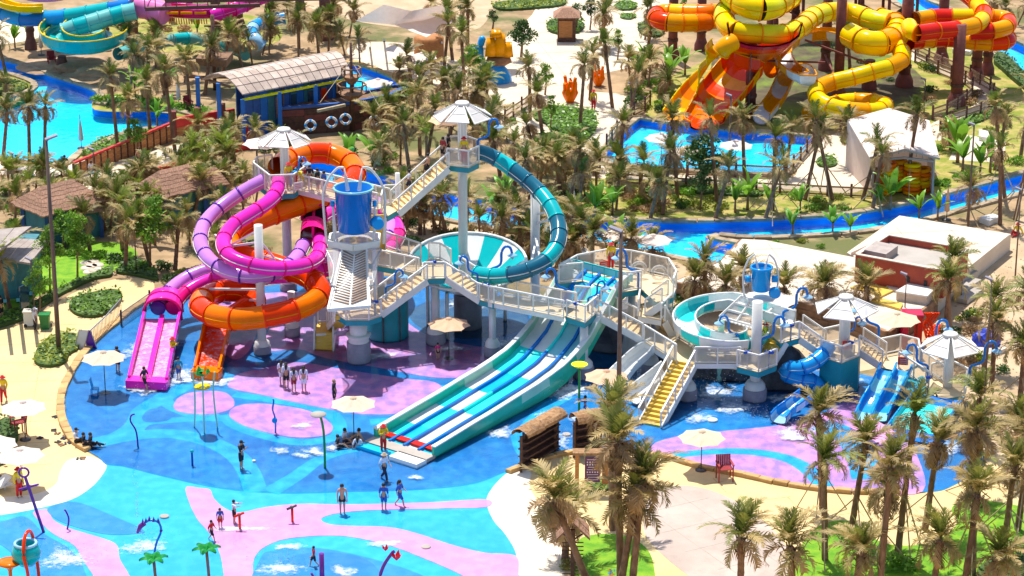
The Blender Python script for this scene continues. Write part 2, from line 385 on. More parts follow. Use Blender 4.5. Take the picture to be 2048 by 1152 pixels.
isl = W(ISL, 0)
bw, bh = 260, 0
outer = [Vector((-260, 60, 0)), Vector((260, 60, 0)), Vector((260, 900, 0)), Vector((-260, 900, 0))]
vv = []; ee = []
for pl in [outer] + outl:
    o = len(vv); vv += [Vector((p.x, p.y)) for p in pl]; ee += [(o+i, o+(i+1) % len(pl)) for i in range(len(pl))]
# a loose grid so that triangles stay well shaped
res = delaunay_2d_cdt(vv, ee, [], 0, 1e-5)
gv, gf = res[0], res[2]
keep = []
for f in gf:
    c = sum((gv[i] for i in f), Vector((0, 0))) / len(f)
    if not any(inside(c, pl) for pl in outl): keep.append(tuple(f))
me = bpy.data.meshes.new('ground'); me.from_pydata([(p.x, p.y, 0) for p in gv], [], keep); me.materials.append(MAT['dirt']); me.update()
bm = bmesh.new(); bm.from_mesh(me); bmesh.ops.recalc_face_normals(bm, faces=bm.faces)
if sum(f.normal.z for f in bm.faces) < 0: bmesh.ops.reverse_faces(bm, faces=bm.faces)
bm.to_mesh(me); bm.free()
tag(link(bpy.data.objects.new('ground', me)), kind='structure')

STONE = {}
def stone_mesh(mn, k):
    if (mn, k) not in STONE:
        m = MB(); rn = random.Random(k*31+5)
        x, y, z = .5, .5, .5; j = lambda: rn.uniform(-.05, .05)
        b = .07
        vs = [(-x+j(), -y+j(), -z), (x+j(), -y+j(), -z), (x+j(), y+j(), -z), (-x+j(), y+j(), -z)]
        vs += [(p[0]*1.0, p[1]*1.0, z-.12) for p in vs[:4]] + [(p[0]*(1-b*2), p[1]*(1-b*2), z+j()) for p in vs[:4]]
        fs = [(0,1,5,4),(1,2,6,5),(2,3,7,6),(3,0,4,7),(4,5,9,8),(5,6,10,9),(6,7,11,10),(7,4,8,11),(8,9,10,11)]
        m.add(vs, fs); STONE[(mn, k)] = m.mesh('stone', mn)
    return STONE[(mn, k)]
def coping(path, name, mn, ln, wd, h, z, closed=True, kind='structure', limit=300):
    """a row of single stones along a path (world points)"""
    path = [Vector((p.x, p.y, 0)) for p in path]
    if closed: path = path + [path[0]]
    pts = resample(path, ln); root = bpy.data.objects.new(name, None); root.location = (pts[0].x, pts[0].y, z); link(root); root['kind'] = kind
    n = 0; extra = MB()
    for i in range(len(pts)-1):
        a, b = pts[i], pts[i+1]; c = (a+b)/2; px, py = PX(c)
        if not (-90 < px < 2140 and -60 < py < 1215): continue
        d = b - a; an = math.atan2(d.y, d.x)
        hh = h * RN.uniform(.9, 1.12)
        if n < limit:
            inst('stone', stone_mesh(mn, i % 5), root, c - Vector((pts[0].x, pts[0].y, 0)) + Vector((0,0,hh/2-.02)), (0,0,an), (d.length*.96, wd*RN.uniform(.92,1.06), hh))
        else: extra.box(c + Vector((0,0,z+hh/2)), (d.length*.96, wd, hh), rz=an)
        n += 1
    if extra.f: e = extra.build('stones', mn, root); e['kind'] = 'stuff'
    return root
def offset(poly, d):
    """move a closed outline along its normals in the ground plane (positive = outward)"""
    n = len(poly); ar = sum(poly[i].x*poly[(i+1) % n].y-poly[(i+1) % n].x*poly[i].y for i in range(n)); s = 1 if ar > 0 else -1
    out = []
    for i in range(n):
        t = (poly[(i+1) % n]-poly[i-1]); t.z = 0; t.normalize(); out.append(poly[i] + Vector((t.y, -t.x, 0))*d*s)
    return out
for (nm, px, s), pl in zip(pools, outl):
    dep = .75; wl = -.22
    if nm in ('slide_pool', 'ship_pool'): dep = .6; wl = -.18
    if nm == 'lagoon': dep = .95; wl = -.25
    m = MB(); n = len(pl)
    ar = sum(pl[i].x*pl[(i+1) % n].y-pl[(i+1) % n].x*pl[i].y for i in range(n))
    q = pl if ar > 0 else pl[::-1]
    m.add([(p.x, p.y, .02) for p in q] + [(p.x, p.y, -dep) for p in q], [((i+1) % n, i, n+i, n+(i+1) % n) for i in range(n)])
    o = m.build(nm + '_wall', 'pool_wall'); o['kind'] = 'structure'
    m = MB(); m.prism(offset(pl, .3), -dep-.2, -dep); o = m.build(nm + '_floor', 'pool_floor'); o['kind'] = 'structure'
    m = MB(); tri = MB(); tri.prism(pl, wl-.01, wl); fl = [f for f in tri.f if len(f) == 3]
    m.add(tri.v, fl); o = m.build(nm + '_water', 'river_water'); o['kind'] = 'structure'
    coping(offset(pl, .22), nm + '_coping', 'bank_stone' if nm != 'ship_pool' else 'tan_stone', 1.25, .62, .22, 0)
# planted island in the lagoon
m = MB(); m.prism(isl, -1.2, .05); o = m.build('lagoon_island', 'scrub'); o['kind'] = 'structure'
coping(offset(isl, .15), 'island_coping', 'bank_stone', 1.25, .6, .22, 0)

ZL = [0.0]
def sheet(name, px, mn, lvl, sm=True, world=None, kind='structure', skirt=.3):
    pl = world if world else W(px, 0, sm)
    ZL[0] += .00012; z = .004*lvl + .004 + ZL[0]; m = MB(); m.prism(pl, -.003, z); 
    o = m.build(name, mn); o['kind'] = kind; return o
def stroke(path, wd, n=6):
    p = smooth([G(x, y) for x, y in path], n, False); a = []; b = []
    for i in range(len(p)):
        d = (p[min(i+1, len(p)-1)] - p[max(i-1, 0)]).normalized(); nrm = Vector((-d.y, d.x, 0)); f = wd[0]+(wd[1]-wd[0])*i/(len(p)-1) if isinstance(wd, tuple) else wd
        a.append(p[i]+nrm*f/2); b.append(p[i]-nrm*f/2)
    return a + b[::-1]

# broad covers
sheet('sand_ground', [(1830,600),(1960,520),(2050,430),(2160,400),(2160,1000),(1990,960),(1960,860),(1900,790),(1760,700),(1840,640)], 'sand', 1)
sheet('sandy_yard', [(1340,600),(1400,575),(1600,610),(1760,660),(1780,720),(1700,745),(1560,740),(1400,722)], 'sand', 1)
sheet('sandy_bank', [(560,352),(740,398),(880,441),(1080,474),(1290,508),(1330,515),(1440,532),(1400,590),(1330,600),(1280,640),(1100,560),(900,520),(700,470),(560,420)], 'sand', 1)
sheet('rough_grass', [(1120,372),(1250,352),(1400,366),(1600,382),(1725,380),(1790,390),(1880,350),(2020,330),(2150,300),(2150,312),(2000,352),(1900,380),(1800,404),(1600,430),(1500,434),(1300,436),(1200,430),(1110,418)], 'scrub', 2)
sheet('rough_grass', [(1620,80),(1810,70),(1860,90),(1960,105),(2048,165),(2120,215),(2120,300),(2010,330),(1890,340),(1880,262),(1640,262),(1500,262),(1380,248),(1300,240),(1300,180),(1420,120)], 'scrub', 1)
sheet('rough_grass', [(190,220),(300,224),(350,230),(345,252),(250,262),(200,285),(150,310),(135,330),(160,325),(220,300),(330,275),(420,262),(425,240),(420,225),(300,190),(205,190)], 'scrub', 1)
sheet('rough_grass', [(160,30),(500,30),(560,80),(420,110),(250,95),(120,80)], 'scrub', 2)
sheet('lawn', [(55,540),(110,505),(190,485),(245,488),(275,508),(240,535),(205,552),(130,572),(60,600),(0,640),(-60,660),(-60,600),(20,570)], 'lawn', 2)
sheet('lawn', [(1830,240),(1930,215),(1985,205),(2020,230),(2048,300),(1960,350),(1880,350),(1860,300)], 'scrub', 3)
sheet('shade_patch', [(1440,110),(1560,80),(1700,90),(1800,120),(1850,170),(1800,215),(1700,238),(1560,245),(1500,240),(1490,180),(1430,200),(1400,190),(1420,140)], 'painted_shade', 2)  # shade of the slide tower and tubes, laid on as a dark sheet
# paving
sheet('left_deck', [(-90,680),(0,662),(45,648),(60,636),(100,616),(140,590),(200,566),(255,556),(298,560),(309,574),(300,592),(275,612),(243,640),(215,662),(190,690),(165,718),(142,752),(128,785),(122,820),(128,850),(143,880),(172,903),(214,930),(205,950),(180,978),(140,1002),(70,1020),(0,1032),(-90,1040)], 'cream_paving', 3)
sheet('left_beach', [(120,945),(135,922),(165,914),(190,916),(211,930),(204,950),(180,977),(140,1001),(70,1019),(0,1031),(-90,1039),(-90,1000),(20,994),(80,986),(112,968)], 'white_beach', 5)
sheet('right_deck', [(1015,946),(1060,932),(1130,909),(1220,906),(1320,914),(1400,936),(1500,956),(1560,969),(1640,982),(1720,988),(1850,986),(1965,930),(2160,850),(2160,1230),(1030,1230),(1036,1150),(1030,1105),(1010,1070),(985,1040),(972,1003),(985,975)], 'cream_paving', 3)
sheet('right_beach', [(1015,947),(1045,938),(1062,945),(1060,975),(1080,1010),(1108,1050),(1124,1100),(1130,1160),(1130,1230),(1031,1230),(1036,1150),(1030,1105),(1010,1070),(986,1040),(973,1003),(986,975)], 'white_beach', 5)
sheet('grey_apron', [(1288,1030),(1305,985),(1350,972),(1410,978),(1470,1003),(1530,1045),(1570,1090),(1590,1150),(1590,1230),(1440,1230),(1390,1165),(1330,1115),(1290,1070)], 'grey_paving', 5)
LAWN2 = [(1600,1095),(1625,1062),(1660,1044),(1700,1044),(1735,1066),(1765,1086),(1820,1092),(1870,1082),(1905,1060),(1915,1040),(1903,1022),(1915,1007),(1960,1001),(2048,1015),(2160,1050),(2160,1230),(1590,1230),(1580,1140)]
sheet('near_lawn', LAWN2, 'lawn', 6)
sheet('planted_bed', [(1155,1085),(1190,1070),(1250,1072),(1295,1100),(1310,1150),(1310,1230),(1145,1230),(1150,1140)], 'lawn', 6)
sheet('bridge_path', [(130,380),(165,352),(230,326),(300,303),(420,276),(470,280),(440,292),(330,327),(250,350),(170,385)], 'pale_paving', 3)
sheet('lagoon_beach', [(-90,306),(0,322),(60,333),(128,334),(165,318),(175,330),(150,348),(60,352),(-90,340)], 'white_beach', 3)
sheet('north_plaza', [(985,100),(1030,60),(1070,20),(1075,-40),(1340,-40),(1318,50),(1290,100),(1268,132),(1200,150),(1175,180),(1245,190),(1262,215),(1236,255),(1215,285),(1195,325),(1290,345),(1400,352),(1570,358),(1600,330),(1640,282),(1690,264),(1725,280),(1728,378),(1600,380),(1400,364),(1250,358),(1170,352),(1130,305),(1040,300),(1000,260),(955,200),(952,150)], 'pale_paving', 3)
sheet('shade_plaza', [(695,97),(760,84),(860,98),(960,150),(980,190),(940,200),(870,170),(805,152),(760,138),(715,125)], 'pale_paving', 4)
sheet('concrete_pad', [(1922,268),(2012,284),(2006,326),(1898,320)], 'concrete', 4, False)
sheet('winding_path', [], 'pale_paving', 5, world=stroke([(1720,85),(1800,98),(1850,124),(1905,147),(1952,166),(1976,190),(1965,214),(1925,233),(1880,252),(1860,280)], 1.6))
sheet('far_path', [(-90,20),(0,28),(60,44),(105,62),(70,78),(0,90),(-90,95)], 'pale_paving', 4)
sheet('far_path', [(1060,-50),(990,20),(950,60),(860,60),(700,40),(560,-10),(560,-50)], 'sand', 1)
# ================================================================ the splash pad
PAD = [(-90,1040),(0,1031),(70,1019),(140,1001),(181,977),(206,949),(213,930),(198,916),(180,905),(150,884),(134,855),(126,825),(127,795),(140,760),(163,722),(196,682),(243,642),(285,610),(357,594),(405,589),(500,577),(620,562),(760,553),(860,561),(960,575),(1060,600),(1150,622),(1250,640),(1330,690),(1400,722),(1560,740),(1700,745),(1800,775),(1900,830),(1950,880),(1966,930),(1900,975),(1850,985),(1720,987),(1640,981),(1560,968),(1500,955),(1400,935),(1320,913),(1220,905),(1130,908),(1050,930),(1016,945),(986,975),(973,1003),(986,1040),(1011,1070),(1031,1105),(1037,1150),(1031,1230),(-90,1230)]
sheet('splash_pad', PAD, 'pool_sky', 6)
DEEP = [(213,930),(198,916),(180,905),(150,884),(134,855),(126,825),(127,795),(140,760),(163,722),(196,682),(243,642),(285,610),(357,594),(405,589),(500,577),(620,562),(760,553),(860,561),(960,575),(1060,600),(1150,622),(1250,640),(1330,690),(1400,722),(1560,740),(1700,745),(1800,775),(1900,830),(1950,880),(1966,930),(1900,975),(1850,985),(1720,987),(1640,981),(1560,968),(1500,955),(1400,935),(1320,913),(1220,905),(1130,908),(1060,928),(1018,942),(950,968),(850,980),(700,985),(560,988),(440,978),(330,955),(250,935)]
sheet('pool_basin', DEEP, 'pool_blue', 7)
# painted bands and blobs
def paint(px, mn, lvl, sm=True): return sheet('painted_shape', px, mn, lvl, sm)
for p, wd in (([(188,884),(235,872),(268,850),(285,822),(320,800),(370,772),(420,752),(470,742)], (1.0,1.5)), ([(195,887),(260,874),(330,868),(390,876),(440,893),(478,918),(500,950),(512,985)], 1.3),
              ([(270,868),(290,848),(340,842),(400,838),(440,832)], .8), ([(330,800),(345,815),(400,835),(450,838)], .9), ([(468,790),(540,800),(610,812),(660,828),(678,850),(670,875),(600,886),(520,870),(468,850),(452,830)], .9),
              ([(540,985),(590,955),(640,920),(700,902),(800,890)], (1.2,.5)), ([(1040,880),(1060,850),(1095,815),(1140,790)], 1.0), ([(740,845),(820,838),(880,812),(905,790),(895,770)], .9),
              ([(1040,865),(1050,900),(1070,925)], 1.2)):
    sheet('painted_band', [], 'pool_sky', 8, world=stroke(p, wd))
paint([(286,832),(300,820),(330,818),(346,830),(335,842),(300,846),(286,842)], 'pool_blue', 9)
paint([(455,770),(480,748),(540,735),(600,726),(700,742),(800,757),(868,765),(889,785),(872,806),(805,827),(740,830),(690,825),(600,808),(520,790),(470,780)], 'pool_lilac', 9)
paint([(530,700),(545,650),(600,610),(690,600),(760,600),(800,625),(820,650),(865,676),(930,690),(990,700),(1015,720),(985,745),(930,756),(860,755),(750,735),(650,717),(600,700)], 'pool_lilac', 9)
paint([(820,636),(845,608),(920,596),(1000,602),(1050,622),(1055,650),(1010,672),(930,678),(860,665)], 'pool_bowl_shade', 10)  # mostly the bowl's shadow, with some water tone, painted into the floor
paint([(440,600),(500,590),(600,585),(640,600),(560,625),(520,655),(500,700),(470,720),(440,690)], 'pool_lilac', 8)
paint([(347,812),(358,796),(385,786),(440,784),(463,795),(469,810),(456,822),(420,830),(375,828),(352,822)], 'pool_lilac', 10)
paint([(458,831),(470,815),(510,808),(560,812),(615,822),(652,840),(666,856),(655,870),(620,876),(570,874),(510,860),(475,846)], 'pool_lilac', 10)
paint([(372,976),(398,977),(420,981),(428,998),(450,1018),(480,1026),(530,1016),(600,1009),(700,1010),(860,1006),(972,1000),(974,1015),(900,1018),(800,1020),(720,1023),(665,1030),(642,1040),(660,1050),(700,1053),(780,1056),(840,1070),(900,1090),(970,1107),(1031,1113),(1037,1150),(1031,1230),(1000,1230),(960,1180),(920,1150),(840,1115),(770,1090),(680,1073),(580,1078),(530,1095),(508,1120),(508,1160),(520,1230),(450,1230),(448,1160),(440,1110),(420,1070),(395,1040),(378,1005)], 'pool_lilac', 10)
paint([(66,1026),(97,1020),(106,1040),(140,1058),(205,1078),(234,1092),(240,1120),(262,1160),(280,1230),(215,1230),(190,1160),(165,1120),(148,1092),(108,1070),(85,1050)], 'pool_lilac', 10)
paint([(520,1120),(560,1102),(640,1098),(740,1118),(840,1150),(900,1190),(900,1230),(520,1230)], 'pool_mid', 10)
paint([(570,1130),(600,1110),(680,1108),(740,1125),(760,1160),(700,1190),(600,1180)], 'pool_blue', 11)
paint([(96,1018),(150,1005),(230,1035),(285,1060),(280,1068),(215,1070),(150,1055),(110,1038)], 'pool_mid', 10)
paint([(0,1045),(50,1035),(90,1070),(140,1100),(170,1145),(190,1230),(120,1230),(60,1150),(0,1090),(-90,1070),(-90,1050)], 'pool_mid', 10)
paint([(1300,893),(1360,873),(1480,860),(1560,851),(1640,830),(1700,800),(1760,790),(1800,830),(1830,900),(1845,984),(1720,986),(1640,980),(1560,967),(1400,934),(1322,912)], 'pool_lilac', 9)
sheet('painted_band', [], 'pool_sky', 10, world=stroke([(1345,913),(1420,905),(1500,905),(1570,917),(1615,940),(1650,975)], (.7,1.1)))
sheet('painted_band', [], 'pool_sky', 10, world=stroke([(1640,850),(1690,870),(1720,905),(1735,960)], 1.8))
# the skin of water on it
def flat(name, pl, z, mn):
    t = MB(); t.prism(pl, z-.01, z); m = MB(); m.add(t.v, [f for f in t.f if len(f) == 3]); o = m.build(name, mn); o['kind'] = 'structure'; return o
flat('splash_water', W(PAD), .075, 'film'); flat('basin_water', W(DEEP), .13, 'deep_film')
# kerb stones round the basin
KL = smooth([G(x, y) for x, y in [(176,903),(146,883),(130,855),(122,825),(123,795),(136,760),(159,722),(192,682),(239,642),(283,609),(330,598),(400,588)]], 6, False)
coping(KL, 'basin_kerb', 'tan_stone', .9, .5, .26, 0, closed=False)
KR = smooth([G(x, y) for x, y in [(1016,947),(1060,931),(1130,909),(1220,906),(1320,914),(1400,936),(1500,956),(1560,969),(1640,981),(1720,987),(1800,986)]], 6, False)
coping(KR, 'basin_kerb', 'tan_stone', .9, .42, .26, 0, closed=False)
def splash(cx, cy, rx, ry, mn='foam', z=.145, seed=0):
    rn = random.Random(int(cx*7+cy)); m = MB(); n = 28; c = G(cx, cy)
    sc = 1 / ((G(cx+10, cy)-G(cx, cy)).length/10)
    rxm = rx/sc; rym = (G(cx, cy)-G(cx, cy+ry)).length; ph = [rn.uniform(0, 6.28) for _ in range(3)]
    vs = [c + Vector((0, 0, z))]
    for ring, f in ((1, .5), (2, 1.0)):
        for j in range(n):
            a = 6.283*j/n; k = f*(1+.18*math.sin(2*a+ph[0])+.12*math.sin(3*a+ph[1])+.1*math.sin(5*a+ph[2]))
            vs.append(c + Vector((rxm*k*math.cos(a), rym*k*math.sin(a), z)))
    fs = [(0, 1+j, 1+(j+1) % n) for j in range(n)] + [(1+j, 1+n+j, 1+n+(j+1) % n, 1+(j+1) % n) for j in range(n)]
    m.add(vs, fs); me = m.mesh('foam', mn); uv = me.uv_layers.new(name='UVMap')
    for lp in me.loops:
        i = lp.vertex_index; uv.data[lp.index].uv = ((1.0 if i == 0 else .62 if i <= n else 0.0), 0)
    o = link(bpy.data.objects.new('foam', me)); o['kind'] = 'stuff'; return o
FO = [(295,785,45,14),(365,750,45,18),(430,768,55,12),(280,700,40,30),(605,855,35,8),(630,908,38,12),(560,905,30,10),(605,915,30,9),(665,900,26,9),(1130,790,60,22),(1060,770,30,16),(1240,760,50,22),(1290,745,40,20),
      (1430,790,70,24),(1470,820,60,18),(1400,840,50,14),(1560,800,40,14),(1580,870,50,16),(1700,760,40,18),(1545,770,50,14),(1640,860,40,12),(940,610,60,20),(1010,690,36,14),(900,700,46,14),(760,715,60,12),(770,1090,60,12),(830,958,24,8),(1090,850,40,30),(1115,885,40,24),(130,1120,60,34),(290,1095,62,24),(560,1140,60,24),(690,1145,40,16),(1000,870,40,20),(1160,840,40,16),(580,1095,50,10),(1230,800,36,14),(1900,900,40,20),(480,1060,80,10)]
for a in FO: splash(*a, z=.145 if a[1] < 975 else .09)
for a in [(290,778,50,8),(365,765,30,8),(430,765,40,8),(1145,780,36,10),(1255,778,40,10),(1590,880,30,8)]: splash(*a, mn='foam_thick', z=.16)
# ================================================================ builders for the play structure
def railing(path, parent, h=1.05, step=1.15, panel='mesh_screen', wood=None, closed=False):
    """railing along a polyline of world points: top rail (part) > post, mesh_panel (sub-parts)"""
    path = [Vector(p) for p in path]
    if closed: path.append(path[0].copy())
    m = MB(); mn = wood or 'white_paint'
    up = Vector((0, 0, h))
    for a, b in zip(path, path[1:]): m.bar(a+up, b+up, .10, .09); m.bar(a+Vector((0,0,.10)), b+Vector((0,0,.10)), .06, .06)
    r = m.build('railing', mn, parent)
    for i, (a, b) in enumerate(zip(path, path[1:])):
        n = max(1, round((b-a).length/step))
        for k in range(n):
            p = a.lerp(b, k/n); q = a.lerp(b, (k+1)/n)
            if k or i or not closed or True: barobj('post', mn, r, p, p+up, .09)
            if panel:
                e = (q-p).normalized()*.07; t = MB(); z0 = Vector((0,0,.14)); z1 = Vector((0,0,h-.06))
                nn = Vector((-(q-p).y, (q-p).x, 0)).normalized()*.012
                vs = [p+e+z0-nn, q-e+z0-nn, q-e+z1-nn, p+e+z1-nn]
                t.add(vs, ((0,1,2,3),)); t.build('mesh_panel', panel, r)
    barobj('post', mn, r, path[-1], path[-1]+up, .09)
    return r
def platform(name, label, px, z, rails, fascia='fascia_teal', th=.38, h=1.05, cat='platform', floor='deck_cream', world=None, panel='mesh_screen'):
    pl = world or [G(x, y, z) for x, y in px]
    c = sum(pl, Vector((0,0,0)))/len(pl); t = thing(name, label, cat, (c.x, c.y, z-th))
    m = MB(); m.prism(pl, z-th, z-.03, top=False, bottom=True); m.build('fascia', fascia, t)
    m = MB(); m.prism(pl, z-.05, z); m.build('deck', floor, t)
    for run in rails: railing([pl[i % len(pl)] for i in run], t, h, panel=panel)
    return t
def walkway(label, a, b, wd=1.5, rails=(1, 1), name='walkway', panel='mesh_screen', th=.3):
    d = (b-a); f = Vector((d.x, d.y, 0)).normalized(); s = Vector((-f.y, f.x, 0))*wd/2
    t = thing(name, label, 'walkway', (a+b)/2 - Vector((0,0,th)))
    m = MB(); lo = Vector((0,0,-.05)); m.add([a-s, a+s, b+s, b-s, a-s+lo, a+s+lo, b+s+lo, b-s+lo], ((3,2,1,0),(4,5,6,7),(0,4,7,3),(1,2,6,5),(0,1,5,4),(2,3,7,6))); m.build('deck', 'deck_cream', t)
    for k in (-1, 1):
        barobj('side_beam', 'white_paint', t, a+s*k*1.03-Vector((0,0,th/2)), b+s*k*1.03-Vector((0,0,th/2)), .07, th)
        if rails[0 if k < 0 else 1]: railing([a+s*k, b+s*k], t, panel=panel)
    return t
def stairs(label, a, b, n, wd=1.3, col='step_cream', rails=(1, 1), panel='mesh_screen', name='staircase', solid=True, stripe=None):
    """a = middle of the foot, b = middle of the head"""
    d = b-a; f = Vector((d.x, d.y, 0)); run = f.length; f.normalize(); s = Vector((-f.y, f.x, 0))*wd/2; an = math.atan2(f.y, f.x)
    t = thing(name, label, 'stairs', a)
    for i in range(n):
        z = a.z + d.z*(i+1)/n; p = a + f*(run*(i+.5)/n); hh = d.z/n
        inst('step', ub(col), t, Vector((p.x, p.y, z-hh/2))-a, (0,0,an), (run/n*1.02, wd*.97, hh*.98))
    for k in (-1, 1):
        o = Vector((0,0,-.12)); barobj('stringer', 'white_paint', t, a+s*k*1.04+o, b+s*k*1.04+o, .07, .42)
        if rails[0 if k < 0 else 1]: railing([a+s*k, b+s*k], t, h=1.0, panel=panel)
    if stripe:
        for i in range(n):
            z = a.z + d.z*(i+1)/n; p = a + f*(run*(i+.5)/n); inst('tread_light', ub(stripe), t, Vector((p.x, p.y, z+.006))-a, (0,0,an), (run/n*.6, .16, .01))
    return t
def column(base, ztop, r, label, ped=.6, pedr=None, collar=True, mn='column_white', name='support_column', lobes=False, cat='column'):
    t = thing(name, label, cat, base); z0 = ped
    m = MB(); m.cyl(base+Vector((0,0,z0)), Vector((base.x, base.y, ztop)), r, 18); m.build('shaft', mn, t)
    if ped:
        pr = pedr or r*1.9; m = MB(); m.lathe([(pr, 0), (pr, ped), (pr*.9, ped+.04), (0, ped+.04)], base, 20); m.build('pedestal', 'pedestal_grey', t)
        if collar: m = MB(); cr = r*1.45; m.lathe([(pr*.88, ped), (pr*.85, ped+.28), (cr, ped+.5), (r, ped+.55)], base, 18); m.build('collar', mn, t)
    return t
def canopy(t, c, rad=1.75, h=.95, n=6, rot=.3, mn='mesh_canopy', steel='white_paint'):
    """ring of slanting mesh sails on a column"""
    m = MB(); m.lathe([(0,.1),(.42,.08),(.5,-.06),(0,-.1)], c, 16); m.build('hub', steel, t)
    for k in range(n):
        a = rot + k*2*math.pi/n; hw = math.pi/n*.80
        p1 = c + Vector((.3*math.cos(a-hw*.8), .3*math.sin(a-hw*.8), 0)); p2 = c + Vector((.3*math.cos(a+hw*.8), .3*math.sin(a+hw*.8), 0))
        zz = -h*(1 + .12*(k % 2)); q1 = c + Vector((rad*math.cos(a-hw), rad*math.sin(a-hw), zz)); q2 = c + Vector((rad*math.cos(a+hw), rad*math.sin(a+hw), zz))
        m = MB(); m.bar(p1, q1, .07); m.bar(p2, q2, .07); m.bar(q1, q2, .07); m.bar(p1.lerp(q1, .55), p2.lerp(q2, .55), .05); f = m.build('sail_frame', steel, t)
        m = MB(); m.add([p1, q1, q2, p2], ((0,1,2,3),)); m.build('mesh_sail', mn, f)
def tube_slide(name, label, path, r, cols, nseg, cat='water slide', seam='white_paint', flange=None, fl_w=.06, sides=18, bands=None, sub=8, loc=None):
    p = smooth(path, sub, False); L = sum((p[i+1]-p[i]).length for i in range(len(p)-1))
    pts = resample(p, L/(nseg*5)); k = (len(pts)-1)/nseg
    t = thing(name, label, cat, loc or Vector((pts[0].x, pts[0].y, 0)))
    for s in range(nseg):
        i0 = round(s*k); i1 = round((s+1)*k); m = MB(); m.tube(pts[i0:i1+1], r, sides, caps=False); sec = m.build('tube_section', cols[s % len(cols)], t)
        m = MB(); d = (pts[i1]-pts[i1-1]).normalized(); m.tube([pts[i1]-d*fl_w, pts[i1]+d*fl_w], r*1.09, sides, caps=True); m.build('flange', (flange or cols)[s % len(flange or cols)], sec)
        if seam:
            q = []
            for i in range(i0, i1+1):
                dd = (pts[min(i+1, len(pts)-1)]-pts[max(i-1, 0)]); sd = Vector((dd.y, -dd.x, 0)).normalized()
                q.append((pts[i], sd))
            for sg in (-1, 1):
                m = MB(); m.tube([a+b*sg*r*1.0 for a, b in q], .032, 4, caps=False); m.build('seam', seam, sec)
    return t
def channel(t, path, wd, depth, cols, nseg, floor_sides=8, name='channel_section', rim=None, z_fill=None, round_=True, thick=.06):
    """open half-pipe flume as sections, each with thickness"""
    p = smooth(path, 8, False); L = sum((p[i+1]-p[i]).length for i in range(len(p)-1)); pts = resample(p, L/(nseg*4)); k = (len(pts)-1)/nseg
    out = []
    fr = []
    for i, c in enumerate(pts):
        d = (pts[min(i+1, len(pts)-1)]-pts[max(i-1, 0)]); s = Vector((-d.y, d.x, 0)).normalized(); ring = []; ring2 = []
        for j in range(floor_sides+1):
            a = math.pi*j/floor_sides; x = math.cos(a); z = 1-math.sin(a)**(.7 if round_ else .3)
            ww = wd if not isinstance(wd, (list, tuple)) else wd[0]+(wd[1]-wd[0])*i/(len(pts)-1)
            dp = depth if not isinstance(depth, (list, tuple)) else depth[0]+(depth[1]-depth[0])*i/(len(pts)-1)
            ring.append(c + s*x*ww/2 + Vector((0,0,z*dp))); ring2.append(c + s*x*(ww/2+thick) + Vector((0,0,z*dp-(thick if 0 < j < floor_sides else 0))))
        fr.append((ring, ring2))
    for s in range(nseg):
        i0 = round(s*k); i1 = round((s+1)*k); m = MB(); n = floor_sides+1
        for i in range(i0, i1):
            a, a2 = fr[i]; b, b2 = fr[i+1]
            m.smooth = True
            for j in range(floor_sides): m.add([a[j], a[j+1], b[j+1], b[j]], ((0,1,2,3),)); m.add([a2[j], a2[j+1], b2[j+1], b2[j]], ((3,2,1,0),))
            m.smooth = False
            for j in (0, floor_sides): m.add([a[j], a2[j], b2[j], b[j]], ((0,1,2,3),))
        o = m.build(name, cols[s % len(cols)], t); out.append(o)
        if rim:
            for j in (0, floor_sides): m = MB(); m.tube([fr[i][0][j]+Vector((0,0,.02)) for i in range(i0, i1+1)], .07, 6); m.build('rim', rim, o)
    return pts
def arc_pipe(t, pts, r, mn, name='pipe', n=8):
    m = MB(); m.tube(smooth(pts, 6, False), r, n); return m.build(name, mn, t)
def water_arch(label, base, side=1, s=1.0, mn='blue_plastic', cat='water spray', flip=0):
    """curly blue spray pipe with a shower rose"""
    t = thing('spray_pipe', label, cat, base)
    P = [(0,0,0),(0,0,.9),(.08*side,0,1.15),(.55*side,0,1.35),(.72*side,0,1.6),(.75*side,0,2.2),(.95*side,0,2.55),(1.25*side,0,2.5),(1.38*side,0,2.1)]
    arc_pipe(t, [base+Vector(p)*s for p in P], .06*s+.02, mn)
    m = MB(); e = base+Vector(P[-1])*s; m.lathe([(.03,.12),(.1,.06),(.30,-.06),(.32,-.1),(0,-.1)], e, 14); m.build('shower_rose', 'pale_blue', t)
    m = MB(); m.tube([e-Vector((0,0,.1)), e-Vector((0,0,.35))], [.16,.05], 8); m.build('water_jet', 'mesh_canopy', t)
    return t
def cannon(label, base, aim=(0,-1), s=1.0):
    t = thing('water_cannon', label, 'water cannon', base); m = MB(); m.cyl(base, base+Vector((0,0,.85)), .05, 8); m.build('stand', 'steel', t)
    a = Vector((aim[0], aim[1], .35)).normalized(); c = base+Vector((0,0,1.0)); sd = Vector((-aim[1], aim[0], 0)).normalized()
    m = MB(); m.tube([c-sd*.22+Vector((0,0,.25)), c-sd*.2, c-Vector((0,0,.15)), c+sd*.2, c+sd*.22+Vector((0,0,.25))], .035, 6); m.build('fork', 'steel', t)
    m = MB(); m.cyl(c-a*.35, c+a*.4, .12, 10, .085); m.build('barrel', 'navy_plastic', t); return t
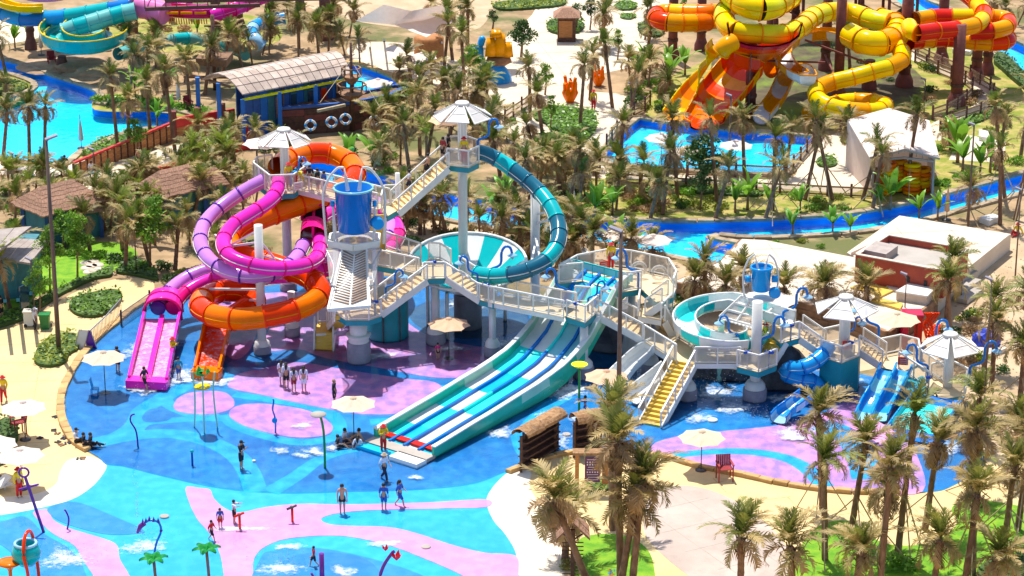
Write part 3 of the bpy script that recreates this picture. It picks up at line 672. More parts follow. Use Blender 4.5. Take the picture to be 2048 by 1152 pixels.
def bucket(t, c, r, h, mn='blue_plastic', rim='aqua_light'):
    m = MB(); m.lathe([(0, 0), (r*.78, 0), (r*.86, .06), (r*.98, h), (r, h), (r*.95, h-.02), (r*.75, .12), (0, .1)], c, 28); b = m.build('bucket', mn, t)
    m = MB(); m.tube([c+Vector((r*1.02*math.cos(a), r*1.02*math.sin(a), h)) for a in [k*math.pi/16 for k in range(33)]], .075, 8, caps=False); m.build('bucket_rim', rim, b)
    m = MB(); m.lathe([(0, h*.62), (r*.9, h*.62)], c, 24); m.build('bucket_water', 'slab_grey', b); return b
def parasol(base, label, rad=1.38, h=2.35, mn='canvas', group='parasols', tilt=0, closed=False, spin=0, n=8, pole='dark_metal'):
    t = thing('parasol', label, 'parasol', base, group); n = n; c = base+Vector((0,0,h))
    m = MB(); m.cyl(base, c+Vector((0,0,.35)), .028, 8); m.build('pole', pole, t)
    m = MB(); m.lathe([(.33,0),(.33,.07),(.1,.12),(0,.12)], base, 16); m.build('base', 'dark_metal', t)
    if closed:
        m = MB(); m.lathe([(.05,h*.25),(.2,h*.3),(.13,h*.7),(.03,h)], base, 8); m.build('canopy', mn, t); return t
    m = MB(); top = c+Vector((0,0,.42)); rim = []
    for k in range(n): a = spin+.2+k*2*math.pi/n; rim.append(c+Vector((rad*math.cos(a), rad*math.sin(a), 0)))
    for k in range(n):
        a, b = rim[k], rim[(k+1) % n]; mid = (a+b)/2; q = mid.lerp(top, .45)-Vector((0,0,.03)); pa = a.lerp(top, .5)+Vector((0,0,.03)); pb = b.lerp(top, .5)+Vector((0,0,.03))
        sag = mid.lerp(c, .05)+Vector((0,0,.0))
        m.add([a, sag, b, pa, pb, top, q], ((0,1,6,3),(1,2,4,6),(3,6,5),(6,4,5)))
    m.build('canopy', mn, t)
    m = MB()
    for p in rim: m.bar(p-Vector((0,0,.03)), top-Vector((0,0,.04)), .03)
    m.build('rib', 'column_white', t)
    m = MB(); m.lathe([(.22,-.06),(.2,.0),(0,.08)], top, 8); m.build('vent', mn, t)
    return t
def lamp_post(base, h, label, heads=1, mn='pole_brown', r=.09, tiltd=(1,0)):
    t = thing('lamp_post', label, 'lamp post', base, 'lamp posts'); top = base+Vector((0,0,h))
    m = MB(); m.cyl(base, top, r, 10, r*.6); m.build('pole', mn, t)
    k = .85 if r > .12 else .5
    m = MB(); m.box(top+Vector((tiltd[0]*.4*k, tiltd[1]*.4*k, .08)), (.9*k, .45*k, .10), rz=math.atan2(tiltd[1], tiltd[0]), ry=-.3); m.bar(top+Vector((0,0,-.2)), top+Vector((tiltd[0]*.3*k, tiltd[1]*.3*k, .05)), .06); m.build('lamp_head', 'pedestal_grey', t)
    return t
def wood_fence(path, label, h=1.0, post_h=1.25, step=1.9, mn='wood_fence', panel='mesh_fence', name='fence', posts='brown_post', boards=3):
    path = [Vector(p) for p in path]; t = thing(name, label, 'fence', path[0]); pts = resample(path, step)
    for a, b in zip(pts, pts[1:]):
        barobj('post', posts, t, a, a+Vector((0,0,post_h)), .16)
        up = Vector((0,0,1))
        if boards:
            for k in range(boards):
                z = .12+(h-.2)*k/max(1, boards-1); barobj('rail', mn, t, a+up*z, b+up*z, .05, .12 if boards < 5 else .17)
        if panel:
            m = MB(); m.add([a+up*.1, b+up*.1, b+up*h, a+up*h], ((0,1,2,3),)); m.build('net_panel', panel, t)
    barobj('post', posts, t, pts[-1], pts[-1]+Vector((0,0,post_h)), .16)
    return t
mat('mesh_fence', (.50, .38, .26), rough=.8, alpha=.45)
def V(x, y, z): return Vector((x, y, z))
def GP(*l): return [G(*q) for q in l]
# ================================================================ the central play structure
zT, zL, zB, zC, zA, zE = 10.5, 7.9, 4.8, 3.85, 3.2, 2.45
# ---- left tower (tube slides start here)
bl = G(577, 580); tcl = column(bl, 11.1, .30, 'white column under the tower where the purple and orange tubes start', ped=.5)
canopy(tcl, V(bl.x, bl.y, 11.15), 1.75, .75, 6, .35)
platform('slide_tower', 'octagonal mesh walled platform where the lavender, magenta and orange tubes begin', [(508,362),(515,350),(545,345),(598,349),(609,371),(588,386),(541,388)], zL,
         [[0,1,2],[3,4],[4,5],[5,6],[6,0]], h=1.25)
# ---- right tower
br = G(927, 626); tcr = column(br, 14.0, .30, 'tall white column carrying the dark teal tube tower', ped=.5)
canopy(tcr, V(br.x, br.y, 14.2), 1.85, .8, 6, .35)
platform('slide_tower', 'high railed platform at the top of the dark teal tube', [(894,330),(885,315),(893,306),(930,304),(958,314),(958,325),(937,335)], zT, [[1,2,3,4],[5,6,0]], h=1.1)
# bridge and stairs at the upper levels
stairs('long cream staircase climbing to the tower of the dark teal tube', G(790,418,zL), G(890,328,zT), 14, 1.5, panel=None)
platform('landing', 'small landing at the foot of the long upper staircase', [(763,424),(768,404),(802,402),(806,414),(775,432)], zL, [[0,1,2]], h=1.1)
walkway('high bridge from the purple slide tower passing behind the big blue bucket', G(604,374,zL), G(768,414,zL), 1.2)
stairs('yellow steps half hidden behind the big blue bucket', G(752,508,zB), G(754,430,zL), 16, 1.1, col='step_yellow', rails=(1, 1), panel=None)
column(G(798,560), zL-.35, .16, 'slim white column under the small high landing', ped=.4)
# ---- walkway level B, landings C and D
platform('landing', 'long cream deck with mesh railing between the big bucket and the bowl slide', [(716,520),(722,492),(770,494),(842,518),(846,536),(838,548),(752,530)], zB, [[1,2,3],[0,6,5]], h=1.05)
platform('landing', 'octagonal landing with a blue water cannon above the pink floor', [(842,551),(848,526),(858,516),(880,518),(902,530),(905,548),(889,556),(848,557)], zB, [[2,3,4],[6,7]])
column(G(871,688), zB-.35, .28, 'white column under the landing left of the peach parasol', ped=.75, pedr=.62)
stairs('short staircase going down left of the long cream walkway', G(972,592,zC), G(905,549,zB), 7, 1.5)
platform('landing', 'corner landing with teal edge at the left end of the long walkway', [(953,592),(975,577),(995,586),(990,604),(988,607),(955,598)], zC, [[2,1],[4,5]])
column(G(985,714), zC-.35, .22, 'slim white column right of the peach parasol', ped=.7, pedr=.52)
walkway('long cream walkway crossing above the wide racing slide', G(990,596,zC), G(1140,626,zC), 1.6)
platform('landing', 'pointed teal edged landing above the wide racing slide', [(1133,633),(1128,615),(1150,604),(1180,606),(1197,622),(1170,645)], zC, [[2,3],[0,5],[5,4]])
column(G(1167,756), zC-.35, .26, 'white column standing beside the wide racing slide', ped=.75, pedr=.65)
stairs('cream staircase descending right of the pointed landing', G(1293,670,zE+.1), G(1194,617,zC), 9, 1.5)
platform('walkway_deck', 'sloping cream deck between the cream stairs and the yellow stairs', [(1288,682),(1290,655),(1340,668),(1378,690),(1395,708),(1392,726),(1352,722)], zE, [[0,6],[2,3,4]], fascia='white_paint')
column(G(1301,748), zE-.35, .24, 'white column behind the white open chute', ped=.7, pedr=.58)
stairs('long yellow staircase going down into the blue pool', G(1299,852,0.0), G(1371,721,zE), 15, 1.45, col='step_yellow', panel='mesh_screen')
column(G(1375,800), zE-.35, .24, 'white column beside the long yellow staircase', ped=.7, pedr=.58)
walkway('short cream walkway right of the yellow staircase', G(1388,718,zE), G(1478,718,zE), 1.5)
platform('landing', 'pointed landing with two water cannons under the smaller bucket', [(1474,733),(1474,708),(1520,700),(1555,712),(1553,730),(1517,744)], zE, [[0,5],[5,4]])
column(G(1509,800), 6.3, .32, 'thick white column carrying the smaller blue bucket', ped=.75, pedr=.72)
stairs('yellow steps behind the thick column of the smaller bucket', G(1536,712,zE), G(1558,676,zE+.95), 6, 1.3, col='step_yellow', rails=(0, 0))
zG = 3.4
platform('landing', 'landing with teal edge right of the smaller bucket column', [(1561,686),(1530,660),(1545,648),(1590,652),(1602,668),(1598,676)], zG, [[1,2,3],[0,5]])
column(G(1562,776), zG-.35, .2, 'slim white column behind the curved blue tube', ped=.5)
zH = 2.5
stairs('short cream stairs down to the teal walled pod', G(1648,700,zH), G(1602,668,zG), 6, 1.3)
# teal pod with canopy
pod = [(1640,712),(1645,690),(1690,680),(1722,692),(1718,712),(1683,726)]
platform('slide_pod', 'hexagonal pod with deep teal walls where the curved blue tube begins', pod, zH, [[1,2],[0,5],[5,4]], th=2.3, fascia='fascia_teal')
hb = G(1684,778); hc = column(hb, zH+3.3, .34, 'white canopy column standing on the teal walled pod', ped=0); canopy(hc, V(hb.x, hb.y, zH+3.45), 1.95, .75, 5, .6)
zI = 1.7
stairs('cream stairs between the teal pod and the double blue slide', G(1768,724,zI), G(1722,694,zH), 6, 1.3)
platform('landing', 'low landing at the top of the double blue slide', [(1764,735),(1757,712),(1800,703),(1835,712),(1838,728),(1805,744)], zI, [[1,2,3,4]], h=1.1)
zJ = 1.05
walkway('sloping cream walkway down to the last canopy on the right', G(1812,730,zI), G(1872,770,zJ), 1.5)
platform('landing', 'lowest cream landing around the rightmost canopy column', [(1858,782),(1862,760),(1900,752),(1934,770),(1928,790),(1880,800)], zJ, [[1,2,3],[3,4]])
jb = G(1893,806); jc = column(jb, zJ+3.2, .30, 'rightmost white canopy column above the cyan family slide', ped=0); canopy(jc, V(jb.x, jb.y, zJ+3.35), 1.8, .8, 5, .2)
platform('teal_plinth', 'teal plinth under the low walkway beside the double blue slide', [(1790,760),(1805,728),(1850,755),(1850,790),(1800,775)], 1.35, [], th=1.35, floor='fascia_teal')
# ---- bucket platform
ab = G(718,724)
column(ab, zA-.35, .55, 'thick white column on a lilac pedestal under the big bucket', ped=1.35, pedr=.74, collar=True)
platform('bucket_deck', 'octagonal teal edged deck below the chevron splash roof', [(692,640),(672,628),(668,604),(690,590),(745,590),(768,606),(762,632),(738,640)], zA, [[1,0,7],[7,6],[3,4]], h=1.0)
stairs('cream staircase with striped treads right of the chevron roof', G(752,620,zA), G(844,553,zB), 10, 1.4)
sp = G(650,660,1.2)
platform('landing', 'small yellow quarter landing left of the bucket deck', [(630,660),(636,645),(668,643),(674,656),(664,664),(632,666)], 1.2, [[1,2]], floor='step_yellow', fascia='white_paint', th=.2)
stairs('steep yellow steps with a glowing centre stripe on the pink floor', G(648,703,0), G(649,664,1.2), 6, 1.2, col='step_yellow', panel=None, stripe='lemon')
stairs('upper flight of the small yellow stairs left of the bucket deck', G(668,652,1.2), G(684,632,zA), 8, .9, col='step_yellow', panel=None)
# teal cylinder stair drum
m = MB(); dr = G(775,672); td = thing('teal_drum', 'deep teal curved drum wall behind the lilac pedestal', 'wall', dr); m.lathe([(1.35,0),(1.35,2.9),(1.28,2.9),(1.28,0)], dr, 24); m.build('wall', 'fascia_teal', td)
for a in (-.9, -1.7): q = dr+V(1.37*math.cos(a), 1.37*math.sin(a), 0); barobj('joint', 'dark_metal', td, q, q+V(0,0,2.9), .1)
# big bucket with frame
bc = G(709,480,7.7)
bt = thing('tipping_bucket', 'giant blue tipping bucket in a white frame over the chevron roof', 'water bucket', V(bc.x, bc.y, 7.7))
m = MB(); hexp = [bc+V(1.75*math.cos(a), 1.45*math.sin(a), 0) for a in [math.pi/6+k*math.pi/3 for k in range(6)]]
for i in range(6): m.bar(hexp[i], hexp[(i+1) % 6], .14, .42)
m.build('base_frame', 'white_paint', bt)
m = MB(); m.lathe([(0,-.02),(1.3,-.02)], bc, 6); m.build('base_mesh', 'mesh_screen', bt)
for sx in (-1, 1):
    for sy in (-.8, .9):
        b = bc+V(sx*1.2, sy*.9, .1); barobj('leg', 'white_paint', bt, b, bc+V(sx*1.28, 0, 2.35), .12)
    arc_pipe(bt, [bc+V(sx*1.75, .5, -.4), bc+V(sx*1.9, .5, 2.4), bc+V(sx*1.65, .4, 3.6), bc+V(sx*1.0, .3, 4.5), bc+V(sx*.55, .1, 4.62)], .075, 'white_paint', 'water_pipe')
    m = MB(); m.tube([bc+V(sx*.55, .1, 4.6), bc+V(sx*.45, 0, 4.0), bc+V(sx*.35, 0, 3.2)], [.04,.09,.13], 8); m.build('water_jet', 'mesh_canopy', bt)
    m = MB(); m.cyl(bc+V(sx*1.15, 0, 2.35), bc+V(sx*1.42, 0, 2.35), .2, 14); m.build('bearing', 'bright_blue', bt)
bucket(bt, bc+V(0,0,.62), 1.18, 2.75)
m = MB(); m.cyl(bc+V(1.4,-.5,1.35), bc+V(1.55,-.95,1.3), .42, 18, .34); m.build('flow_wheel', 'bright_blue', bt)
for (x, y) in ((-1.35, .9), (1.35, .9), (-1.35,-.6), (1.35,-.6)):
    barobj('post', 'column_white', bt, V(bc.x+x*.9, bc.y+y, zA), V(bc.x+x*.9, bc.y+y, 7.6), .17)
# chevron splash roof
a0 = G(686,494,7.55); a1 = G(733,494,7.55); b0 = G(656,620,5.1); b1 = G(740,613,5.1)
cr = thing('splash_roof', 'white sloping roof of chevron slats below the giant bucket', 'roof', V(b0.x, b0.y, 5.1))
m = MB(); nn = V(0,0,-.06)
m.add([b0, b1, a1, a0, b0+nn, b1+nn, a1+nn, a0+nn], ((0,1,2,3),(7,6,5,4),(0,4,5,1),(1,5,6,2),(2,6,7,3),(3,7,4,0))); m.build('roof_panel', 'white_paint', cr)
for e in ((b0, a0), (b1, a1), (b0, b1)): barobj('edge_beam', 'white_paint', cr, e[0], e[1], .12, .2)
mid0 = b0.lerp(b1, .52); mid1 = a0.lerp(a1, .52); barobj('spine', 'white_paint', cr, mid0+V(0,0,.06), mid1+V(0,0,.06), .07, .1)
for k in range(20):
    f = .06+.82*k/20
    l = b0.lerp(a0, f+.10); r_ = b1.lerp(a1, f+.10); c_ = mid0.lerp(mid1, f)
    u = V(0,0,.035)
    barobj('slat', 'wood_fence', cr, l.lerp(c_, .14)+u, c_.lerp(l, .06)+u, .09, .05); barobj('slat', 'wood_fence', cr, r_.lerp(c_, .14)+u, c_.lerp(r_, .06)+u, .09, .05)
for sg, q in ((-1, [(652,498,7.45),(684,498,7.5),(672,573,6.1),(660,570,6.1)]), (1, [(763,498,7.45),(734,498,7.5),(738,572,6.1),(748,569,6.1)])):
    P = GP(*q); m = MB(); m.add(P, ((0,1,2,3),)); s_ = m.build('side_screen', 'mesh_screen', cr)
    mid = P[0].lerp(P[3], .5)+V(-sg*.35, 0, 0); m = MB(); m.tube(smooth([P[0], mid, P[3]], 5, False), .05, 6); m.bar(P[0], P[1], .06); m.bar(P[3], P[2], .06); m.build('screen_frame', 'steel', s_)
cannon('blue water cannon at the foot of the striped staircase', G(750,634,zA), (.6,-1)); cannon('blue water cannon on the octagonal landing', G(866,554,zB), (.5,-1)); cannon('blue water cannon at the left end of the long walkway', G(971,600,zC), (.8,-1))
cannon('blue water cannon above the wide racing slide', G(1152,638,zC), (-.3,-1)); cannon('left of the two blue water cannons under the smaller bucket', G(1494,736,zE), (-.6,-1)); cannon('right of the two blue water cannons under the smaller bucket', G(1537,736,zE), (.7,-1))
cannon('blue water cannon on the landing right of the smaller bucket', G(1581,682,zG), (.2,-1)); cannon('blue water cannon on the teal walled pod', G(1701,716,zH), (.1,-1)); cannon('blue water cannon on the lowest landing at the right', G(1856,786,zJ), (-.5,-1))
for lb, p, sd, s_ in (('curly blue spray pipe beside the striped staircase', (772,602,3.6), 1, .8), ('tall blue spray hoop in front of the striped bowl', (978,575,4.2), 1, 1.05), ('curly blue spray pipe right of the octagonal landing', (955,575,4.4), -1, .8),
                   ('blue spray pipe at the left end above the racing slide', (1134,612,3.9), -1, .95), ('blue spray pipe curling over the pointed landing', (1176,622,3.9), 1, .75), ('blue spray pipe beside the racing slide platform', (1276,578,4.7), -1, 1.0),
                   ('blue spray hoop left of the thick bucket column', (1476,700,2.7), -1, .85), ('blue spray pipe in front of the thick bucket column', (1521,714,2.8), 1, 1.0), ('tall blue spray pipe on the landing behind the small bucket', (1565,660,3.4), 1, 1.05),
                   ('blue spray pipe on the teal walled pod', (1690,690,2.8), 1, .7), ('blue spray pipe between the teal pod and the big parasol', (1756,690,2.0), -1, 1.1), ('long blue spray pipe above the double blue slide', (1842,728,1.6), 1, 1.1),
                   ('blue spray pipe arching over the double blue slide', (1854,765,1.3), -1, .95), ('rightmost blue spray pipe beside the last canopy', (1938,772,1.2), 1, 1.1), ('blue spray pipe at the top of the dark teal tube', (956,312,10.8), 1, .95),
                   ('lilac blue spray bowl pipe on the purple slide tower', (582,372,8.2), 1, .75)):
    water_arch(lb, G(*p), sd, s_)
# ---- smaller bucket
sc_ = G(1521,596,5.9); st = thing('tipping_bucket', 'small blue tipping bucket above the thick white column', 'water bucket', V(sc_.x, sc_.y, 5.9))
m = MB(); m.lathe([(.95,0),(.95,.1),(0,.1)], sc_, 8); m.build('base_frame', 'white_paint', st)
bucket(st, sc_+V(0,0,.5), .62, 1.45, 'bright_blue', 'bright_blue')
for sx in (-1, 1):
    arc_pipe(st, [sc_+V(sx*.95,.3,0), sc_+V(sx*1.05,.3,1.3), sc_+V(sx*.8,.2,2.3), sc_+V(sx*.42,.1,2.75)], .06, 'white_paint', 'water_pipe')
    m = MB(); m.tube([sc_+V(sx*.4,.1,2.7), sc_+V(sx*.2,0,1.8)], [.03,.08], 6); m.build('water_jet', 'mesh_canopy', st)
    m = MB(); m.cyl(sc_+V(sx*.62,-.1,1.25), sc_+V(sx*.98,-.1,1.25), .22, 14); m.build('bearing', 'bright_blue', st)
m = MB(); m.cyl(sc_+V(.75,-.5,.55), sc_+V(.85,-.8,.55), .36, 16, .3); m.build('flow_wheel', 'bright_blue', st)
c0, c1, c2, c3 = G(1483,592,5.9), G(1525,603,5.9), G(1508,652,4.6), G(1439,633,4.6)
sr = thing('splash_roof', 'small white framed glass roof in front of the smaller bucket', 'roof', V(c3.x, c3.y, 4.6))
for a, b in ((c0,c1),(c1,c2),(c2,c3),(c3,c0),(c0.lerp(c1,.5),c3.lerp(c2,.5)),(c0.lerp(c3,.33),c1.lerp(c2,.33)),(c0.lerp(c3,.66),c1.lerp(c2,.66))): barobj('frame_bar', 'white_paint', sr, a, b, .12)
for i in range(2):
    for j in range(3):
        A = lambda u, v: c0.lerp(c1, u).lerp(c3.lerp(c2, u), v)
        m = MB(); m.add([A(i/2+.02,j/3), A(i/2+.48,j/3), A(i/2+.48,(j+1)/3), A(i/2+.02,(j+1)/3)], ((0,1,2,3),)); m.build('roof_pane', 'mesh_screen', sr)
for k in range(9):
    p = c3.lerp(c2, (k+.5)/9); m = MB(); m.box(p+V(0,-.1,-.08), (.28,.2,.06), rz=.5); m.build('edge_lip', 'white_paint', sr)
# ---- magenta and lavender twin tubes
mg = GP((557,362,8.5),(553,385,8.2),(532,408,7.9),(498,430,7.6),(465,452,7.3),(447,482,6.95),(457,510,6.65),(495,528,6.35),(550,537,6.05),(605,532,5.75),(636,513,5.5),(640,480,5.3))
tube_slide('tube_slide', 'glossy magenta tube slide looping in front of the slim white mast', mg, .47, ['magenta'], 11, flange=['hot_pink'])
lv = GP((530,360,8.4),(507,372,8.1),(470,394,7.5),(432,422,6.9),(406,454,6.4),(402,490,5.95),(420,521,5.6),(455,543,5.35),(500,552,5.2),(550,545,5.2),(588,522,5.2),(606,492,5.2))
tube_slide('tube_slide', 'pale lavender tube slide, outermost loop on the left', lv, .47, ['lavender'], 11, flange=['violet'])
# twin tunnel box
tb = thing('tunnel_mouth', 'hot pink double tunnel hood joining the magenta and lavender tubes', 'water slide', G(626,640))
f0, f1 = G(600,478,5.4), G(653,480,5.4); g0, g1 = G(606,428,5.4), G(654,430,5.4)
m = MB()
def hood(m, L_, Rr, h, n=10):
    ring = []
    for j in range(n+1):
        a = math.pi*j/n; ring.append((L_+Rr)/2 + (Rr-L_)/2*-math.cos(a) + V(0,0,h*math.sin(a)**.6))
    return ring
r0 = hood(m, f0, f1, .9); r1 = hood(m, f0.lerp(g0,.35), f1.lerp(g1,.35), 1.0); m.smooth = True
for j in range(10): m.add([r0[j], r0[j+1], r1[j+1], r1[j]], ((0,1,2,3),))
m.build('lower_hood', 'hot_pink', tb)
m = MB(); m.smooth = True; r0 = hood(m, f0.lerp(g0,.62)+V(0,0,.2), f1.lerp(g1,.62)+V(0,0,.2), 1.25); r1 = hood(m, g0+V(0,0,.1), g1+V(0,0,.1), 1.2)
for j in range(10): m.add([r0[j], r0[j+1], r1[j+1], r1[j]], ((0,1,2,3),))
m.build('upper_hood', 'magenta', tb)
m = MB(); m.tube(r0, .09, 8, caps=True); m.build('hood_rim', 'hot_pink', tb)
m = MB(); lo = V(0,0,-.55); P = [f0+lo, f1+lo, g1+lo, g0+lo]; m.add(P+[f0, f1, g1, g0], ((0,1,2,3),(0,4,5,1),(1,5,6,2),(2,6,7,3),(3,7,4,0))); m.build('trough', 'crimson', tb)
m = MB(); m.bar(f0.lerp(f1,.5)+V(0,0,.2), g0.lerp(g1,.5)+V(0,0,.3), .16, 1.3); m.build('divider', 'hot_pink', tb)
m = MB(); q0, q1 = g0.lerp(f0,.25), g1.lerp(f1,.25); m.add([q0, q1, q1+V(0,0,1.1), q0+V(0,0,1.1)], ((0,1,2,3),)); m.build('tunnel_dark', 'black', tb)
mr = GP((640,438,5.3),(668,424,5.1),(720,418,4.95),(770,428,4.8),(793,450,4.6),(795,478,4.4),(770,505,4.2),(700,530,4.0),(620,545,3.8),(560,553,3.55),(500,555,3.2),(440,556,2.9),(393,572,2.5),(362,594,2.1),(346,616,1.8))
tube_slide('tube_slide', 'lower magenta tube running from behind the bucket to the twin chute', mr, .46, ['magenta','magenta','hot_pink'], 15, flange=['hot_pink'])
lr = GP((615,430,5.3),(650,414,5.15),(720,402,5.0),(768,412,4.9),(782,440,4.7),(778,470,4.5),(750,492,4.3),(690,512,4.0),(600,528,3.7),(520,532,3.4),(455,534,3.1),(400,545,2.8),(358,566,2.4),(330,592,2.05),(316,616,1.8))
tube_slide('tube_slide', 'lower lavender tube running beside the magenta one to the twin chute', lr, .46, ['lavender'], 15, flange=['violet'])
# twin chute into the pool
tw = thing('twin_chute', 'wide pink twin chute with a hooded mouth ending in the pool', 'water slide', G(292,770))
e0, e1 = G(257,766,.25), G(335,770,.25); h0, h1 = G(288,640,1.3), G(362,640,1.3)
def slab(m, q, up): m.add(q+[p+up for p in q], ((3,2,1,0),(4,5,6,7),(0,1,5,4),(1,2,6,5),(2,3,7,6),(3,0,4,7)))
for nm, u0, u1, col in (('lane_floor', .04, .46, 'flume_pink'), ('lane_floor', .54, .96, 'flume_pink')):
    m = MB(); slab(m, [e0.lerp(e1,u0), e0.lerp(e1,u1), h0.lerp(h1,u1), h0.lerp(h1,u0)], V(0,0,.08)); m.build(nm, 'magenta' if False else col, tw)
for nm, u in (('side_wall', .02), ('centre_wall', .5), ('side_wall', .98)):
    a, b = e0.lerp(e1,u), h0.lerp(h1,u); barobj(nm, 'magenta', tw, a+V(0,0,.22), b+V(0,0,.22 if u == .5 else .35), .16 if u != .5 else .3, .6 if u != .5 else .34)
m = MB(); c = (e0+e1)/2; d = (e1-e0); m.box(c+V(0,-.1,.12), (d.length+.1, .9, .5), rz=math.atan2(d.y, d.x)); m.build('end_sill', 'magenta', tw)
for u in (.25, .75):
    p = h0.lerp(h1,u).lerp(e0.lerp(e1,u), .05); q = e0.lerp(e1,u)
    m = MB(); s_ = (h1-h0).normalized()*.42; z_ = V(0,0,.13); m.add([p-s_+z_, p+s_+z_, q+s_*1.15+z_, q-s_*1.15+z_], ((0,3,2,1),)); m.build('running_water', 'rapids', tw)
rings = []
for f, hh, ww in ((0, 1.45, 1.04), (.12, 1.4, 1.02), (.28, 1.0, .98)):
    A = h0 + (h0-e0).normalized()*f*9; B = h1 + (h1-e1).normalized()*f*9; cc = (A+B)/2; rings.append(hood(None, cc+(A-cc)*ww, cc+(B-cc)*ww, hh, 12))
m = MB(); m.smooth = True
for a, b in zip(rings, rings[1:]):
    for j in range(12): m.add([a[j], a[j+1], b[j+1], b[j]], ((0,1,2,3),))
m.build('hood', 'magenta', tw); m = MB(); m.tube(rings[0], .09, 8); m.build('hood_rim', 'hot_pink', tw); m = MB(); m.tube(rings[1], .07, 8); m.build('hood_rim', 'hot_pink', tw)
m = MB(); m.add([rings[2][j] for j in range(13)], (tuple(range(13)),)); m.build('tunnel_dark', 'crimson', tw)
# ---- orange tube
og = GP((556,334,8.5),(575,318,8.5),(610,308,8.3),(655,307,8.05),(695,322,7.8),(711,347,7.5),(692,374,7.25),(640,394,7.0),(580,416,6.7),(520,438,6.35),(472,462,5.95),(458,486,5.6),(480,508,5.25),(525,522,4.95),(580,540,4.6),(625,560,4.3),(640,588,3.95),(605,614,3.6),(545,630,3.35),(480,638,3.1),(420,628,2.85),(400,606,2.65),(430,585,2.45),(480,583,2.25),(512,596,2.0),(492,616,1.7),(455,640,1.35))
tube_slide('tube_slide', 'fat orange tube slide winding from the purple tower down to the orange chute', og, .70, ['orange','orange','orange_red','orange','orange','orange_red','orange','orange','orange','orange','orange_red','orange','orange_red','orange_red','orange_red','orange_red','orange','orange_red','orange','orange','orange_red','orange','orange_red','orange_red','orange_red','orange_red'], 26, flange=['orange_red'], seam='amber', sides=20)
oc = thing('open_chute', 'single orange chute full of foaming water ending in the pool', 'water slide', G(415,758))
e0, e1 = G(390,748,.25), G(438,752,.25); h0, h1 = G(412,652,1.1), G(462,654,1.1)
m = MB(); slab(m, [e0, e1, h1, h0], V(0,0,.08)); m.build('lane_floor', 'orange_red', oc)
for a, b in ((e0, h0), (e1, h1)): barobj('side_wall', 'orange', oc, a+V(0,0,.25), b+V(0,0,.35), .14, .65)
m = MB(); c = (e0+e1)/2; d = e1-e0; m.box(c+V(0,-.1,.15), (d.length+.2, .9, .6), rz=math.atan2(d.y, d.x)); m.build('end_sill', 'orange', oc)
m = MB(); i_ = (e1-e0)*.1; z_ = V(0,0,.14); m.add([e0+i_+z_, e1-i_+z_, h1-i_+z_, h0+i_+z_], ((0,1,2,3),)); m.build('running_water', 'rapids', oc)
# masts and arms
ms = thing('slide_mast', 'slim white mast in the middle of the magenta loop, with side arms', 'column', G(525,708))
mb_ = G(525,708); m = MB(); m.cyl(mb_+V(0,0,.5), V(mb_.x, mb_.y, HZ(450, mb_)), .27, 16); m.build('shaft', 'column_white', ms)
m = MB(); m.lathe([(.55,0),(.55,.55),(.5,.6),(0,.6)], mb_, 18); m.build('pedestal', 'pedestal_grey', ms); m = MB(); m.lathe([(.5,.55),(.46,.85),(.27,.98)], mb_, 18); m.build('collar', 'column_white', ms)
def arm(t, z, to, wd=.13): barobj('arm', 'column_white', t, V(wpos(t).x, wpos(t).y, z), to, wd)
for z, to in ((8.2, G(462,490,6.9)), (7.4, G(465,492,6.7)), (7.6, G(548,516,6.3)), (6.6, G(550,520,6.0)), (4.3, G(420,578,3.2)), (3.6, G(500,600,2.6)), (4.6, G(580,545,4.2)), (5.2, G(430,470,5.8))): arm(ms, z, to)
for px, lb, zt, r in (((585,672), 'stout white column under the red orange bend', 3.0, .25), ((450,600), 'hidden white column under the lower magenta tube', 2.3, .2), ((696,560), 'white column behind the chevron roof', 4.0, .2), ((760,598), 'white post carrying the cream walkway behind the bucket', 4.4, .28)):
    column(G(*px), zt, r, lb, ped=.6, pedr=.5)
mt = column(G(1070,622), HZ(376, G(1070,622)), .30, 'tall white mast inside the dark teal loop', ped=.6); 
for z, to in ((8.3, G(1034,356,9.2)), (6.6, G(1106,420,7.5)), (6.0, G(1096,440,6.9)), (5.2, G(1080,516,5.6)), (4.6, G(1062,530,5.2))): arm(mt, z, to)
# ---- dark teal tube and bowl
tt = GP((956,304,11.0),(975,309,10.85),(1005,325,10.4),(1040,350,9.8),(1075,380,9.1),(1103,415,8.4),(1117,453,7.6),(1114,490,6.9),(1092,520,6.3),(1055,540,5.8),(1020,549,5.4),(985,552,5.1),(955,548,4.95))
tube_slide('tube_slide', 'dark teal and turquoise tube sweeping from the right tower into the bowl', tt, .50, ['deep_teal','teal_plastic','deep_teal','deep_teal','teal_plastic','teal_plastic','deep_teal','deep_teal','teal_plastic','deep_teal','deep_teal','teal_plastic','teal_plastic'], 13)
bwc = G(935,517,4.7); bo = thing('bowl_slide', 'huge bowl slide striped turquoise and white behind the walkway', 'water slide', V(bwc.x, bwc.y, 0))
prof = [(3.75,.05),(3.5,-.12),(2.9,-.55),(2.2,-1.0),(1.4,-1.4),(.6,-1.6)]
def tiltb(m, o0=0):
    for p in m.v[o0:]: p.z += .17*(p.y-bwc.y)-.25
bcol = ['teal_plastic','white_plastic']*8
for k in range(16):
    m = MB(); a = k*math.pi/8+.1; m.lathe(prof, bwc, 4, a, a+math.pi/8); m.lathe([(r+.08, z-.06) for r, z in prof], bwc, 4, a, a+math.pi/8); tiltb(m); m.build('bowl_panel', bcol[k], bo)
m = MB(); m.tube([bwc+V(3.75*math.cos(a), 3.75*math.sin(a), .06) for a in [k*math.pi/20 for k in range(41)]], .1, 8, caps=False); tiltb(m); m.build('rim', 'white_plastic', bo)
